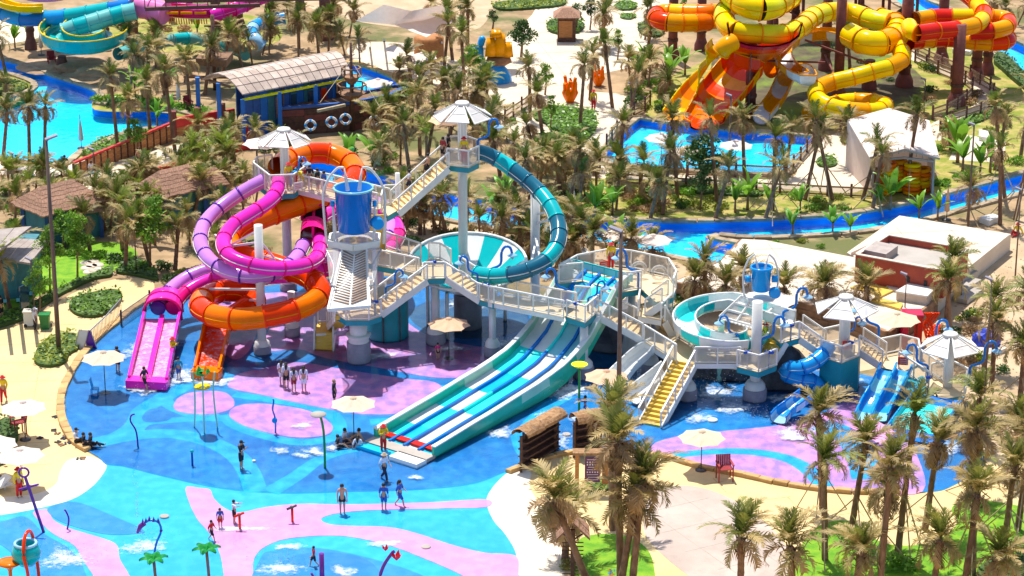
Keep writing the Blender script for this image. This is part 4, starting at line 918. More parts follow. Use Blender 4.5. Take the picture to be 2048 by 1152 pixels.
for a in (.4, 1.7, 3.0, 4.2, 5.4):
    p = V(bwc.x+2.6*math.cos(a), bwc.y+2.6*math.sin(a), 0); m = MB(); m.cyl(p, p+V(0,0,3.2), .12, 10); m.build('leg', 'column_white', bo)
m = MB(); m.lathe([(.9,0),(.9,2.4)], V(bwc.x, bwc.y, 0), 14); m.build('drain_drum', 'cliff', bo)
# ---- four lane racing slide
rs = thing('racing_slide', 'wide four lane racing slide striped turquoise, white and blue', 'water slide', G(810,905))
top = G(1200,552,4.9); topg = V(top.x, top.y, 0); botg = G(808,902); ax = (botg-topg); LEN = ax.length; ax.normalize(); sd = V(-ax.y, ax.x, 0)   # sd points to the camera's left or right
if sd.x < 0: sd = -sd
wdir = (G(862,926)-G(757,880)); WID = 4.5
sd = (sd*.85+wdir.normalized()*.15).normalized()
PR = [(0,4.9),(.06,4.6),(.115,3.7),(.17,2.9),(.22,2.1),(.28,1.55),(.35,1.1),(.45,.85),(.5,.75),(.75,.45),(1,.2)]
def rz_(s):
    for (a, za), (b, zb) in zip(PR, PR[1:]):
        if s <= b: t = (s-a)/(b-a); t = t*t*(3-2*t)*.35+t*.65; return za+(zb-za)*t
    return PR[-1][1]
def rp(s, u, dz=0): q = topg + ax*LEN*s + sd*WID*(u-.5); return V(q.x, q.y, rz_(s)+dz)
patt = [['white_plastic','white_plastic','aqua_plastic','white_plastic','aqua_plastic','white_plastic','aqua_plastic'],['pool_aqua','white_plastic','aqua_plastic','pool_aqua','white_plastic','aqua_plastic','pool_aqua'],
        ['aqua_plastic','aqua_light','white_plastic','aqua_plastic','aqua_plastic','white_plastic','white_plastic'],['pool_aqua','aqua_light','white_plastic','white_plastic','aqua_plastic','white_plastic','pool_aqua']]
for l in range(4):
    u0, u1 = .02+l*.24, .02+l*.24+.24; ns = 7
    for s in range(ns):
        m = MB(); m.smooth = True; n_ = 6
        vs = []
        sh = .03*((l*3) % 4)
        for j in range(n_+1):
            s_ = min(1, max(0, (s+j/n_)/ns)); s_ = s_ if s_ in (0, 1) else s_
            for u in (u0+.012, (u0*3+u1)/4, (u0+u1)/2, (u0+u1*3)/4, u1-.012): vs.append(rp(s_, u, .05 if u in (u0+.012, u1-.012) else 0))
        fs = [(j*5+i, j*5+i+1, j*5+i+6, j*5+i+5) for j in range(n_) for i in range(4)]
        m.add(vs, fs); m.build('lane_panel', patt[l][s], rs)
for k in range(5):
    u = .02+k*.24
    for s in range(7):
        m = MB(); h_ = .24 if 0 < k < 4 else .62; w_ = .15 if 0 < k < 4 else .16
        P = [rp((s+j/4)/7, u, h_/2-.02) for j in range(5)]
        for a, b in zip(P, P[1:]): m.bar(a, b+(b-a)*.02, w_, h_)
        if 0 < k < 4: m.build('lane_divider', 'aqua_plastic' if k == 2 and s % 3 == 1 else 'blue_plastic', rs)
        else:
            wl_ = m.build('side_wall', ['mint_plastic','mint_plastic','green_side','mint_plastic','green_side','green_side','green_side'][s], rs)
            m = MB()
            for a, b in zip(P, P[1:]): m.bar(a+V(0,0,h_/2+.03), b+V(0,0,h_/2+.03), .3, .08)
            m.build('wall_cap', 'white_plastic', wl_)
# outer skirts under the slide
for k in (0, 4):
    m = MB(); u = .02+k*.24; P = [rp(j/24, u) for j in range(25)]
    vs = [p+V(0,0,.05) for p in P]+[V(p.x, p.y, max(.05, p.z-.75)) for p in P]; m.add(vs, [(j, j+1, 26+j, 25+j) for j in range(24)]); m.build('skirt', 'green_side', rs)
for l in range(4):
    a, b = rp(.965, .05+l*.24, .1), rp(.965, .22+l*.24, .1); m = MB(); m.bar(a, b, .5, .12); m.build('crash_pad', 'red_plastic', rs)
m = MB(); a, b = rp(1.02, 0, .02), rp(1.02, 1, .02); m.bar(a, b, .9, .22); m.build('end_grate', 'slab_grey', rs)
m = MB(); a, b = rp(1.06, -.02, -.05), rp(1.06, .55, -.05); m.bar(a, b, .6, .25); m.build('end_step', 'pool_aqua', rs); m = MB(); a, b = rp(1.06, .55, -.02), rp(1.06, 1.0, -.02); m.bar(a, b, .9, .3); m.build('end_step', 'white_plastic', rs)
m = MB(); m.bar(rp(-.01, -.02, .3), rp(-.01, 1.02, .3), .12, .5); m.build('start_bar', 'aqua_light', rs)
for k in range(6): p = rp(.01, k/5, 0); barobj('start_post', 'teal_plastic', rs, p, p+V(0,0,.75), .06)
barobj('start_rail', 'teal_plastic', rs, rp(.01, 0, .75), rp(.01, 1, .75), .07)
# start platform
P_ = [(1118,566),(1155,546),(1222,533),(1262,537),(1336,553),(1352,578),(1346,594),(1312,604),(1282,578),(1244,584),(1165,562)]
platform('start_platform', 'broad cream platform with mesh fence above the racing slide', P_, 4.7, [[10,0,1,2,3,4,5,6],[8,9]], h=1.2)
for px, lb in (((1130,680),'white column under the left corner of the racing start platform'), ((1262,690),'white column under the right corner of the racing start platform'), ((1330,706),'white column under the zigzag ramps')): column(G(*px), 4.3, .24, lb, ped=.6, pedr=.5)
stairs('first zigzag ramp going down from the racing start platform', G(1296,622,3.8), G(1330,598,4.7), 6, 1.5)
platform('landing', 'upper turning landing of the zigzag ramps', [(1276,632),(1280,608),(1310,600),(1345,618),(1322,640)], 3.8, [[0,1],[3,4]], fascia='white_paint')
stairs('second zigzag ramp leading to the lower deck', G(1338,670,2.5), G(1318,634,3.8), 8, 1.4)
platform('landing', 'lower turning landing of the zigzag ramps', [(1312,662),(1325,650),(1352,658),(1353,680),(1335,690)], 2.7, [[1,2,3]], fascia='white_paint')
# ---- open spiral ring slide (white and turquoise)
rg = thing('spiral_slide', 'open white and turquoise ring slide around a short post', 'water slide', G(1440,745))
rc = G(1442,662,3.3); pts_ = []
for k in range(15):
    a = 1.05+k*(5.6/14); pts_.append(V(rc.x+2.25*math.cos(a), rc.y+2.5*math.sin(a), 3.9-1.25*k/14))
pts_ = GP((1575,652,4.0),(1540,640,3.98)) + pts_
channel(rg, pts_, 1.35, .75, ['white_plastic','white_plastic','aqua_plastic','white_plastic','white_plastic','teal_plastic','aqua_plastic'], 15, rim='white_plastic')
m = MB(); m.cyl(V(rc.x, rc.y, 0), V(rc.x, rc.y, 4.0), .2, 14); m.build('post', 'mint_plastic', rg)
for k in range(5): a = .5+k*1.25; barobj('arm', 'white_paint', rg, V(rc.x, rc.y, 2.6), V(rc.x+1.9*math.cos(a), rc.y+1.9*math.sin(a), 2.7), .09)
ch1 = thing('open_chute', 'white curved open chute between the two white columns', 'water slide', G(1235,780)); channel(ch1, GP((1306,706,1.9),(1292,716,1.6),(1268,735,1.15),(1246,758,.6),(1228,778,.25)), 1.3, .75, ['white_plastic'], 4, rim='white_plastic')
ch2 = thing('open_chute', 'white curved chute tucked behind the yellow staircase', 'water slide', G(1268,815)); channel(ch2, GP((1336,752,1.4),(1318,766,1.1),(1295,784,.7),(1268,806,.25)), 1.3, .7, ['white_plastic'], 4, rim='white_plastic')
# ---- blue tube slide right
bt2 = GP((1656,694,2.9),(1650,704,2.75),(1632,722,2.4),(1605,735,2.1),(1578,738,1.85),(1572,748,1.6),(1600,758,1.3),(1626,763,1.0),(1640,778,.6))
tube_slide('tube_slide', 'curved bright blue tube slide leaving the teal walled pod', bt2, .46, ['bright_blue'], 8, flange=['blue_plastic'], seam='pale_blue')
db = thing('double_slide', 'double light blue slide beside the teal plinth', 'water slide', G(1745,845))
for k in (0, 1):
    o = V(.95*k, 0, 0); channel(db, [G(1776,742,1.9)+o, G(1768,760,1.6)+o, G(1752,790,.95)+o, G(1738,815,.5)+o, G(1726,842,.2)+o], .95, .45, ['bright_blue','aqua_light','bright_blue'], 5, rim='bright_blue', round_=False)
fs_ = thing('family_slide', 'wide cyan family slide with a royal blue top at the right', 'water slide', G(1810,890))
channel(fs_, GP((1880,795,1.15),(1865,815,.95),(1842,845,.6),(1818,880,.2)), 3.0, .35, ['blue_plastic','aqua_plastic','aqua_plastic','aqua_plastic'], 5, rim='bright_blue', round_=False)
m = MB(); m.lathe([(0,0),(.75,.05),(.8,.3),(.7,.3),(0,.12)], G(1848,800,.75), 20); m.build('splash_dish', 'navy_plastic', fs_)
lb_ = thing('small_slide', 'short blue and white chute left of the rows of palms', 'water slide', G(1562,850)); channel(lb_, GP((1612,798,1.0),(1590,815,.7),(1568,832,.35),(1556,846,.15)), 1.0, .45, ['bright_blue','pale_blue'], 4, rim='blue_plastic', round_=False)
pk = thing('pink_ramp', 'small lilac block ramp among the palms beside the cyan slide', 'ramp', G(1760,880)); m = MB(); m.prism(GP((1700,870),(1740,848),(1790,880),(1760,905)), 0, .5); m.build('block', 'pool_lilac', pk)
# ---- dark rocks under the decks
def rock(px, size, label, mn='rock_dark', seed=1, z=0):
    b = G(*px, z); rn = random.Random(seed); bm = bmesh.new(); bmesh.ops.create_icosphere(bm, subdivisions=3, radius=1)
    for v in bm.verts:
        k = 1+.18*math.sin(v.co.x*4+seed)*math.cos(v.co.y*3.3+seed*2)+.12*math.sin(v.co.z*6+seed*3)+rn.uniform(-.05,.05); v.co = Vector((v.co.x*size[0]*k, v.co.y*size[1]*k, max(-.1, v.co.z*size[2]*k)))
    me = bpy.data.meshes.new('rock'); bm.to_mesh(me); bm.free(); me.materials.append(MAT[mn]); o = link(bpy.data.objects.new('rock', me)); o.location = b; return tag(o, label, 'rock')
rock((1215,690), (2.2,1.6,2.4), 'dark textured rock under the racing start platform', 'cliff', 1); rock((1262,672), (1.8,1.4,2.6), 'dark grey rock right of the racing slide', 'cliff', 2)
rock((1420,748), (2.2,1.2,1.6), 'grey boulder under the short walkway', 'cliff', 3); rock((1478,752), (1.8,1.2,1.5), 'dark boulder left of the thick bucket column', 'rock_dark', 4); rock((1570,770), (2.0,1.2,2.2), 'black boulder behind the curved blue tube', 'rock_dark', 5)
rock((1360,735), (1.2,1.0,1.3), 'black rock behind the top of the yellow staircase', 'rock_dark', 6); rock((1262,708), (.7,.7,1.6), 'pale concrete stub beside the white chute', 'column_white', 7)
# ================================================================ vegetation
def frond_mesh(name, mn, L=2.6, droop=1.0, n=22, seed=0, lw=.10, ll=.78, curl=.5):
    """one feather leaf along +X, arching down; leaflets on both sides; some ragged"""
    rn = random.Random(seed); m = MB(); pts = []
    for i in range(n+1):
        t = i/n; a = -droop*t*t*1.1; pts.append((t, a))
    P = [V(0,0,0)]
    for i in range(n):
        a = -droop*((i+.5)/n)**1.3*1.4+.15; P.append(P[-1]+V(math.cos(a), 0, math.sin(a))*L/n)
    m.smooth = False
    w = .035
    for i in range(n):
        a, b = P[i], P[i+1]; k = w*(1-i/n*.8); m.add([a+V(0,-k,0), a+V(0,k,0), b+V(0,k*.9,0), b+V(0,-k*.9,0)], ((0,1,2,3),))
    for i in range(3, n+1):
        t = i/n; d = (P[i]-P[i-1]).normalized(); up = V(-d.z, 0, d.x)
        l = ll*(math.sin(math.pi*min(1, .12+t*.86))**.6)*rn.uniform(.75, 1.1)
        for sg in (-1, 1):
            if rn.random() < .07: continue
            f = rn.uniform(.45, .85)+t*.5; dn = rn.uniform(.1, .1+curl)
            q = (d*f + V(0, sg, 0)*rn.uniform(.7, 1.0) + up*rn.uniform(.0, .35)).normalized()
            e1 = P[i]+q*l*.55; e2 = e1+(q+V(0,0,-dn*1.6)).normalized()*l*.5; b = d*lw
            m.add([P[i]-b*.6, P[i]+b*.6, e1+b*.45, e1-b*.45, e2], ((0,1,2,3),(3,2,4)))
    return m.mesh(name, mn)
FR = {}
for nm, mn, dr, cu in (('young','frond_green',.35,.3), ('mid','frond_olive',.95,.6), ('old','frond_olive',1.5,.9), ('dry','frond_dry',1.9,1.1), ('lime','frond_lime',.7,.4), ('green','frond_green',1.0,.6)):
    FR[nm] = [frond_mesh('frond', mn, 2.7 if nm != 'young' else 2.3, dr, 22, 11*k+len(nm), curl=cu) for k in range(3)]
def crown_plan(rn, style):
    """list of (kind, azimuth, elevation, scale): 'wind' blows everything to one side"""
    pl = []; wind = rn.uniform(0, 6.28)
    def az(k, n): 
        a = k*2.399+rn.uniform(-.25, .25); 
        return a+.45*math.sin(wind-a)
    base = 'green' if style == 'green' else 'lime' if style == 'lime' else 'mid'
    for k in range(6): pl.append(('young' if style != 'lime' else 'lime', az(k, 5), rn.uniform(1.1, 1.5), rn.uniform(.75, 1.0)))
    for k in range(9): pl.append((base if rn.random() < .75 else 'mid', az(k, 8), rn.uniform(.6, 1.2), rn.uniform(.8, 1.1)))
    for k in range(7): pl.append(('old' if rn.random() < .8 else 'dry', az(k+3, 7), rn.uniform(-.5, .5), rn.uniform(.7, .95)))
    nd = {'dry': 11, 'mid': 5, 'green': 2, 'lime': 1}[style]
    for k in range(nd): pl.append(('dry', az(k+1, 5), rn.uniform(-.8, .0), rn.uniform(.6, .95)))
    return pl
def crown_mesh(seed, style):
    rn = random.Random(seed); me0 = MB(); kinds = ['frond_green','frond_olive','frond_dry','frond_lime']
    for kd, a, e, s in crown_plan(rn, style):
        if rn.random() < .26: continue
        src = FR[kd][rn.randrange(3)]; mi = kinds.index(src.materials[0].name); M = Euler((rn.uniform(-.5,.5), -e, a)).to_matrix()
        me0.mi = mi; me0.add([M @ (v.co*s) for v in src.vertices], [tuple(p.vertices) for p in src.polygons])
    return me0.mesh('crown', kinds)
CROWNS = {st: [crown_mesh(100+k*7+len(st), st) for k in range(5)] for st in ('mid','dry','green','lime')}
def trunk_mesh(seed, fat=1.0):
    """unit height trunk with ring scars and a boot of old leaf bases near the top"""
    rn = random.Random(seed); pts = []; rr = []; n = 22; bx, by = rn.uniform(-.03,.03), rn.uniform(-.03,.03)
    for i in range(n+1):
        t = i/n; pts.append(V(bx*math.sin(t*3.1)*1, by*math.sin(t*2.6), t))
        r = .2*(1.25-.35*t) + (.12*(max(0, t-.72)/.28)**1.2 if t < .97 else .05); r *= 1+.09*(i % 2); rr.append(r*fat)
    m = MB(); 
    for p in pts: pass
    m.tube(pts, rr, 9, wobble=.05); return m.mesh('trunk', 'trunk' if fat > .8 else 'trunk_thin')
TRUNKS = [trunk_mesh(k) for k in range(4)]; THIN = [trunk_mesh(k+9, .62) for k in range(4)]
BOOT = None
def boot_mesh(seed):
    rn = random.Random(seed); m = MB()
    for k in range(26):
        a = k*2.4; z = -.1-.9*(k/26); r = .22+.06*(1-k/26); p = V(r*math.cos(a), r*math.sin(a), z); o = V(math.cos(a)*rn.uniform(.15,.35), math.sin(a)*rn.uniform(.15,.35), rn.uniform(.1,.35)); s = V(-math.sin(a), math.cos(a), 0)*.07
        m.add([p-s, p+s, p+o+s*.4, p+o-s*.4], ((0,1,2,3),))
    return m.mesh('leaf_bases', 'trunk')
BOOTS = [boot_mesh(k) for k in range(2)]
LM = [('the lagoon', 90, 240), ('the leaning lagoon palm', 150, 230), ('the teal raft loop', 170, 100), ('the orange board fence', 290, 320), ('the wooden roofed stage', 580, 160), ('the brown ship', 660, 240), ('the big shade sail', 760, 60),
      ('the galleon statue', 980, 130), ('the info kiosk', 1140, 60), ('the round green bed', 1130, 250), ('the left orange slides', 1400, 180), ('the parasol pool', 1420, 300), ('the tube store', 1810, 330), ('the yellow coil tube', 1700, 200),
      ('the lazy river bend', 1450, 490), ('the river island strip', 1600, 400), ('the red pump house', 1800, 540), ('the concrete terrace', 1620, 520), ('the thatched huts', 350, 400), ('the grey roofed hut', 40, 500), ('the orange tube', 480, 440),
      ('the lavender loop', 400, 500), ('the big bucket', 710, 430), ('the striped bowl', 935, 500), ('the dark teal tube', 1120, 450), ('the racing slide top', 1200, 560), ('the small bucket', 1520, 560), ('the teal pod', 1690, 700), ('the double blue slide', 1750, 800),
      ('the cyan slide', 1850, 840), ('the red bench chair', 1450, 945), ('the purple notice board', 1190, 950), ('the near lawn', 1700, 1090), ('the left planted oval', 190, 610), ('the stepping stones', 200, 535), ('the bottom right corner', 2000, 1100),
      ('the grey apron', 1420, 1080), ('the blue tarp', 1970, 680), ('the far blue river', 1980, 80), ('the winding path', 1950, 180), ('the upper plaza', 1240, 60), ('the shade plaza', 850, 130)]
def where(px, py, n=0):
    l = sorted(LM, key=lambda q: (q[1]-px)**2+(q[2]-py)**2*2.5); q = l[n]; dx = px-q[1]; dy = py-q[2]
    if abs(dx) < 18 and abs(dy) < 14: return 'beside '+q[0]
    if abs(dx) > abs(dy)*1.2: return ('right of ' if dx > 0 else 'left of ')+q[0]
    return ('in front of ' if dy > 0 else 'behind ')+q[0]
LAB = {}
def lab(look, px, py):
    for a, b in ((0, None), (0, 1), (0, 2), (1, 2), (0, 3), (1, 3)):
        s = look+' '+where(px, py, a)+(', '+where(px, py, b) if b else '')
        if s not in LAB and len(s.split()) < 17: LAB[s] = 1; return s
    for o in ('second','third','fourth','fifth','sixth','seventh','eighth'):
        s = o+' '+look+' '+where(px, py, 0)
        if s not in LAB: LAB[s] = 1; return s
    return look+' '+where(px, py, 0)
NP = [0]
def palm(px, py, top, style='mid', near=False, thin=False, lean=None, s=1.0, props=0, tx=None):
    """px,py = foot of the trunk, top = photo row of the middle of the crown"""
    if any(inside(G(px, py), o) for o in outl) and not inside(G(px, py), isl): return
    NP[0] += 1; i = NP[0]; rn = random.Random(i*13+5); b = G(px, py); h = max(.8, HZ(top, b)); 
    lx = (tx-px)/34 if tx is not None else rn.gauss(0, .13)*h; ly = rn.uniform(-.4, .4)
    hw = 'tall' if h > 6.2 else 'short' if h < 3.2 else 'middling'
    st = {'mid':'olive','dry':'wind-dried brown','green':'deep green','lime':'fresh green'}[style]
    t = thing('palm_tree', lab(f'{hw} {st} palm', px, py), 'palm tree', b, 'palm trees')
    tr = inst('trunk', (THIN if thin else TRUNKS)[i % 4], t, (0,0,0), (0,0,rn.uniform(0,6)), (1, 1, 1)); L = V(lx, ly, h).length
    q = V(lx, ly, h).to_track_quat('Z', 'Y'); tr.rotation_euler = q.to_euler(); tr.scale = (s*.82, s*.82, L)
    top_ = V(lx, ly, h)
    if near:
        inst('leaf_bases', BOOTS[i % 2], t, top_, (0,0,rn.uniform(0,6)), (s,s,s))
        for kd, a, e, k in crown_plan(rn, style):
            inst('frond', FR[kd][rn.randrange(3)], t, top_, (rn.uniform(-.5,.5), -e, a), (s*k,)*3)
    else: inst('crown', CROWNS['dry' if style == 'mid' and i % 3 == 0 else style][i % 5], t, top_, (rn.uniform(-.12,.12), rn.uniform(-.12,.12), rn.uniform(0, 6.28)), (s*rn.uniform(.9,1.08),)*3)
    for k in range(props):
        a = k*2*math.pi/props+rn.uniform(0,1); r = rn.uniform(1.3, 2.0); barobj('prop_pole', 'bamboo', t, b+V(r*math.cos(a), r*math.sin(a), 0), b+V(lx*.45, ly*.45, h*.45), .06)
    return t
# ---- leafy clumps
def clump_mesh(name, mn, seed, R_=1.0, n=260, lf=.16, flat=.75, core=True):
    rn = random.Random(seed); m = MB(); 
    lobes = [(V(rn.uniform(-.55,.55), rn.uniform(-.55,.55), rn.uniform(.15,.6))*R_, rn.uniform(.35,.6)*R_) for _ in range(7)]
    for i in range(n):
        c, r = lobes[i % 7]; d = V(rn.gauss(0,1), rn.gauss(0,1), rn.gauss(0,1)).normalized(); d.z = abs(d.z) if rn.random() < .8 else d.z
        p = c+d*r*rn.uniform(.75,1.1); p.z = max(.03, p.z*flat); u = V(rn.gauss(0,1), rn.gauss(0,1), rn.gauss(0,.6)).normalized(); w_ = d.cross(u)
        if w_.length < .1: continue
        w_.normalize(); w_ = (w_+d*.3).normalized(); u = (u*.6+d*.7).normalized(); l = lf*rn.uniform(.7,1.4)
        m.add([p-w_*l*.5, p+u*l, p+w_*l*.5, p-u*l*.6], ((0,1,2,3),))
    return m.mesh(name, mn)
CLU = {mn: [clump_mesh('foliage', mn, k+3) for k in range(3)] for mn in ('leaf_green','leaf_dark','leaf_yellow','banana_leaf','frond_dry')}
CANO = {mn: [clump_mesh('crown', mn, k+30, 1.5, 330, .24, 1.15) for k in range(3)] for mn in ('leaf_green','leaf_dark','leaf_yellow')}
def shrub(px, py, s=1.0, mn='leaf_green', label=None, z=0):
    rn = random.Random(int(px*3+py)); o = bpy.data.objects.new('shrub', CLU[mn][rn.randrange(3)]); link(o); o.location = G(px, py, z); o.rotation_euler = (0,0,rn.uniform(0,6)); o.scale = (s, s, s*rn.uniform(.8,1.1))
    return tag(o, label or lab({'leaf_green':'low green shrub','leaf_dark':'low dark shrub','leaf_yellow':'low yellowish shrub','banana_leaf':'bright green shrub','frond_dry':'dry brown brush clump'}[mn], px, py), 'shrub', 'shrubs')
def tree(px, py, top, mn='leaf_dark', s=1.0, label=None, bare=False, lean=0):
    rn = random.Random(int(px+py*7)); b = G(px, py); h = HZ(top, b); t = thing('tree', label or lab('leafy small tree', px, py), 'tree', b, 'leafy trees')
    m = MB(); T = b+V(lean, 0, h*.8); m.tube([b, b.lerp(T,.5)+V(.1,0,0), T], [.13*s, .1*s, .05*s], 8)
    for k in range(5):
        a = k*1.3; q = b.lerp(T, .45+.1*k); m.tube([q, q+V(math.cos(a), math.sin(a), .9)*h*.16], [.05*s, .02*s], 5)
    m.build('trunk', 'trunk_thin', t)
    k = h*.26*s if not bare else h*.2*s
    for dx, dy, dz in ((0,0,.0),(.5,.2,-.18),(-.5,-.1,-.12),(.1,-.5,-.25),(.05,.3,.12)): inst('crown', CANO[mn][rn.randrange(3)], t, V(lean+dx*k*1.5, dy*k*1.5, h*.78+dz*h-.4*k), (0,0,rn.uniform(0,6)), (k*.62,)*3)
    return t
def bleaf():
    m = MB(); P = []; n = 7
    for i in range(n+1): t_ = i/n; P.append((V(1.7*t_, 0, .75*math.sin(t_*1.9)), .27*math.sin(math.pi*min(1, .12+t_*.9))**.7))
    vs = []
    for p, w_ in P: vs += [p+V(0,-w_,-.05), p, p+V(0,w_,-.05)]
    fs = []
    for i in range(n): q = i*3; fs += [(q,q+1,q+4,q+3),(q+1,q+2,q+5,q+4)]
    m.smooth = True; m.add(vs, fs); return m.mesh('leaf', 'banana_leaf')
BL = bleaf()
def banana(px, py, s=1.0, n=7):
    rn = random.Random(int(px*5+py)); b = G(px, py); t = thing('banana_plant', lab('bright green banana plant', px, py), 'banana plant', b, 'banana plants')
    m = MB(); m.tube([b, b+V(0,0,1.2*s)], [.11*s,.07*s], 7); m.build('stem', 'trunk_thin', t)
    for k in range(n): a = k*2.4+rn.uniform(-.3,.3); inst('leaf', BL, t, (0,0,1.1*s), (rn.uniform(-.3,.3), -rn.uniform(.1,1.0), a), (s*rn.uniform(.8,1.1),)*3)
    return t
# ---------------- placing: near palms (each frond its own part)
for a in [(1242,1180,880,'dry',-.3,1232), (1185,1190,995,'dry',0,1118), (1262,1195,960,'dry',0,1278), (1238,1190,1000,'mid',0,1262), (1225,1060,835,'mid',0,1218), (1130,1120,1030,'dry',0,1135),
          (1480,1240,1075,'green',0,1478), (1590,1240,1090,'mid',0,1575), (1650,1120,925,'green',0,1640), (1700,1075,890,'mid',0,1722), (1645,1020,830,'mid',0,1630), (1755,1230,935,'mid',0,1765), (1760,1130,985,'dry',0,1770),
          (1795,1110,830,'green',0,1812), (1850,1060,880,'dry',0,1862), (1920,1230,985,'mid',0,1935), (1945,1150,860,'dry',0,1935), (2010,1080,930,'mid',0,2015), (2035,1060,880,'dry',0,2048),
          (1960,900,800,'green',0,1955), (2030,960,850,'mid',0,2030), (1990,1240,1120,'dry',0,1990), (1860,1230,1075,'mid',0,1868), (1935,1000,920,'green',0,1940), (1700,1230,1110,'mid',0,1715), (2040,800,690,'green',0,2040)]:
    palm(a[0], a[1], a[2], a[3], True, tx=a[5], s=.98 if a[0] < 1600 else .88, props=3 if a[1] < 1200 and a[0] > 1600 else 0)
for a in [(1900,700,560,'green'), (1893,640,528,'green'), (1968,735,600,'green'), (1982,790,640,'green'), (2048,680,590,'green'), (1737,640,575,'mid'), (1573,640,575,'mid'), (1655,640,575,'mid'), (1412,618,530,'mid'), (1450,640,570,'dry'), (1480,605,540,'mid'), (1640,622,572,'green'), (1378,628,560,'dry'),
          (1250,548,478,'dry'), (1185,545,470,'green'), (1310,530,500,'mid'), (1140,530,490,'dry')]:
    palm(*a, True, s=.8)
# mid palms, crown middle row given
MID = [(14,158,72,'mid'),(60,345,215,'mid'),(88,348,215,'mid'),(193,285,150,'mid'),(5,330,225,'dry'),(10,190,185,'dry'),(236,300,155,'mid'),(258,310,200,'mid'),(300,262,165,'mid'),(345,245,130,'mid'),(350,300,150,'dry'),(275,160,120,'mid'),(255,215,110,'mid'),(300,210,105,'mid'),(330,190,95,'dry'),(380,210,125,'mid'),(410,190,100,'dry'),(445,150,70,'dry'),(480,120,60,'mid'),
       (505,130,80,'mid'),(525,110,60,'dry'),(640,115,60,'dry'),(580,60,20,'mid'),(660,70,20,'mid'),(690,110,70,'green'),(720,130,80,'mid'),(780,170,60,'mid'),(825,180,110,'dry'),(735,170,120,'mid'),(790,190,140,'mid'),(885,170,50,'mid'),(930,190,70,'green'),(905,120,30,'mid'),(935,90,20,'dry'),(860,60,10,'mid'),
       (425,330,250,'mid'),(450,360,285,'mid'),(470,330,260,'dry'),(590,350,230,'lime'),(640,345,290,'dry'),(690,345,280,'mid'),(730,360,265,'mid'),(760,330,290,'dry'),(700,380,320,'mid'),(745,385,310,'mid'),(790,375,290,'mid'),(820,350,250,'dry'),(850,345,225,'mid'),(840,310,190,'dry'),(900,270,180,'mid'),(985,310,240,'mid'),(960,250,180,'mid'),(1000,350,280,'green'),(1030,370,290,'mid'),
       (770,270,210,'green'),(760,300,235,'dry'),(850,420,350,'mid'),(810,430,365,'dry'),(870,455,380,'mid'),(895,475,405,'mid'),(840,470,400,'dry'),(945,430,360,'mid'),(975,440,375,'dry'),(1000,470,400,'mid'),(960,500,440,'mid'),(1010,520,440,'dry'),(1040,500,420,'mid'),(1085,480,410,'dry'),
       (1060,240,135,'mid'),(1085,270,190,'mid'),(1160,250,130,'dry'),(1180,200,110,'mid'),(1225,215,90,'green'),(1262,180,120,'mid'),(1200,90,20,'mid'),(1210,100,30,'dry'),(1290,80,20,'green'),(1260,230,150,'mid'),(1325,215,165,'green'),(1290,240,170,'mid'),
       (1240,360,250,'mid'),(1135,420,300,'dry'),(1120,390,320,'mid'),(1160,430,350,'mid'),(1210,450,345,'dry'),(1225,470,370,'mid'),(1300,440,370,'dry'),(1325,430,305,'dry'),(1355,395,240,'mid'),(1330,460,390,'dry'),(1434,410,235,'mid'),(1490,380,240,'mid'),(1570,350,260,'dry'),
       (1545,420,280,'dry'),(1610,400,270,'dry'),(1665,400,240,'mid'),(1700,330,250,'dry'),(1725,400,290,'green'),(1745,420,310,'mid'),(1810,390,230,'green'),(1865,410,330,'dry'),(1530,440,340,'mid'),(1430,440,340,'dry'),(1980,385,290,'dry'),(1990,340,235,'mid'),(2010,400,215,'dry'),(2030,440,260,'dry'),(2045,380,220,'dry'),(2000,450,300,'mid'),(1935,440,380,'dry'),(2040,320,180,'mid'),(1900,300,260,'mid'),
       (160,430,370,'mid'),(210,460,380,'mid'),(130,390,345,'dry'),(240,470,395,'mid'),(180,500,430,'mid'),(250,540,450,'mid'),(245,500,410,'lime'),(300,530,430,'mid'),(350,540,460,'mid'),(290,470,400,'mid'),(330,450,400,'lime'),(380,490,430,'mid'),(385,440,370,'mid'),(415,400,330,'mid'),(100,460,390,'mid'),(60,420,370,'lime'),(20,400,345,'lime'),(30,450,395,'mid'),(0,470,400,'dry'),(445,410,355,'mid'),(460,480,415,'mid'),(455,540,480,'dry'),(490,430,380,'mid'),
       (20,620,520,'lime'),(50,570,480,'mid'),(5,570,500,'mid'),(690,440,390,'dry'),(640,430,380,'dry'),(660,480,430,'mid'),(1075,330,250,'dry'),(1060,400,320,'mid'),(1035,430,340,'dry'),(1700,140,60,'mid'),(1290,140,60,'green'),(2000,60,15,'dry'),(2035,50,10,'mid'),(1985,40,5,'dry')]
RN.seed(5)
for x, y, t_, s_ in MID: palm(x, y, t_, s_, False, thin=(y-t_) < 70, s=.74 if (y-t_) > 50 else .66, props=3 if x > 1500 and 350 < y < 450 else 0)
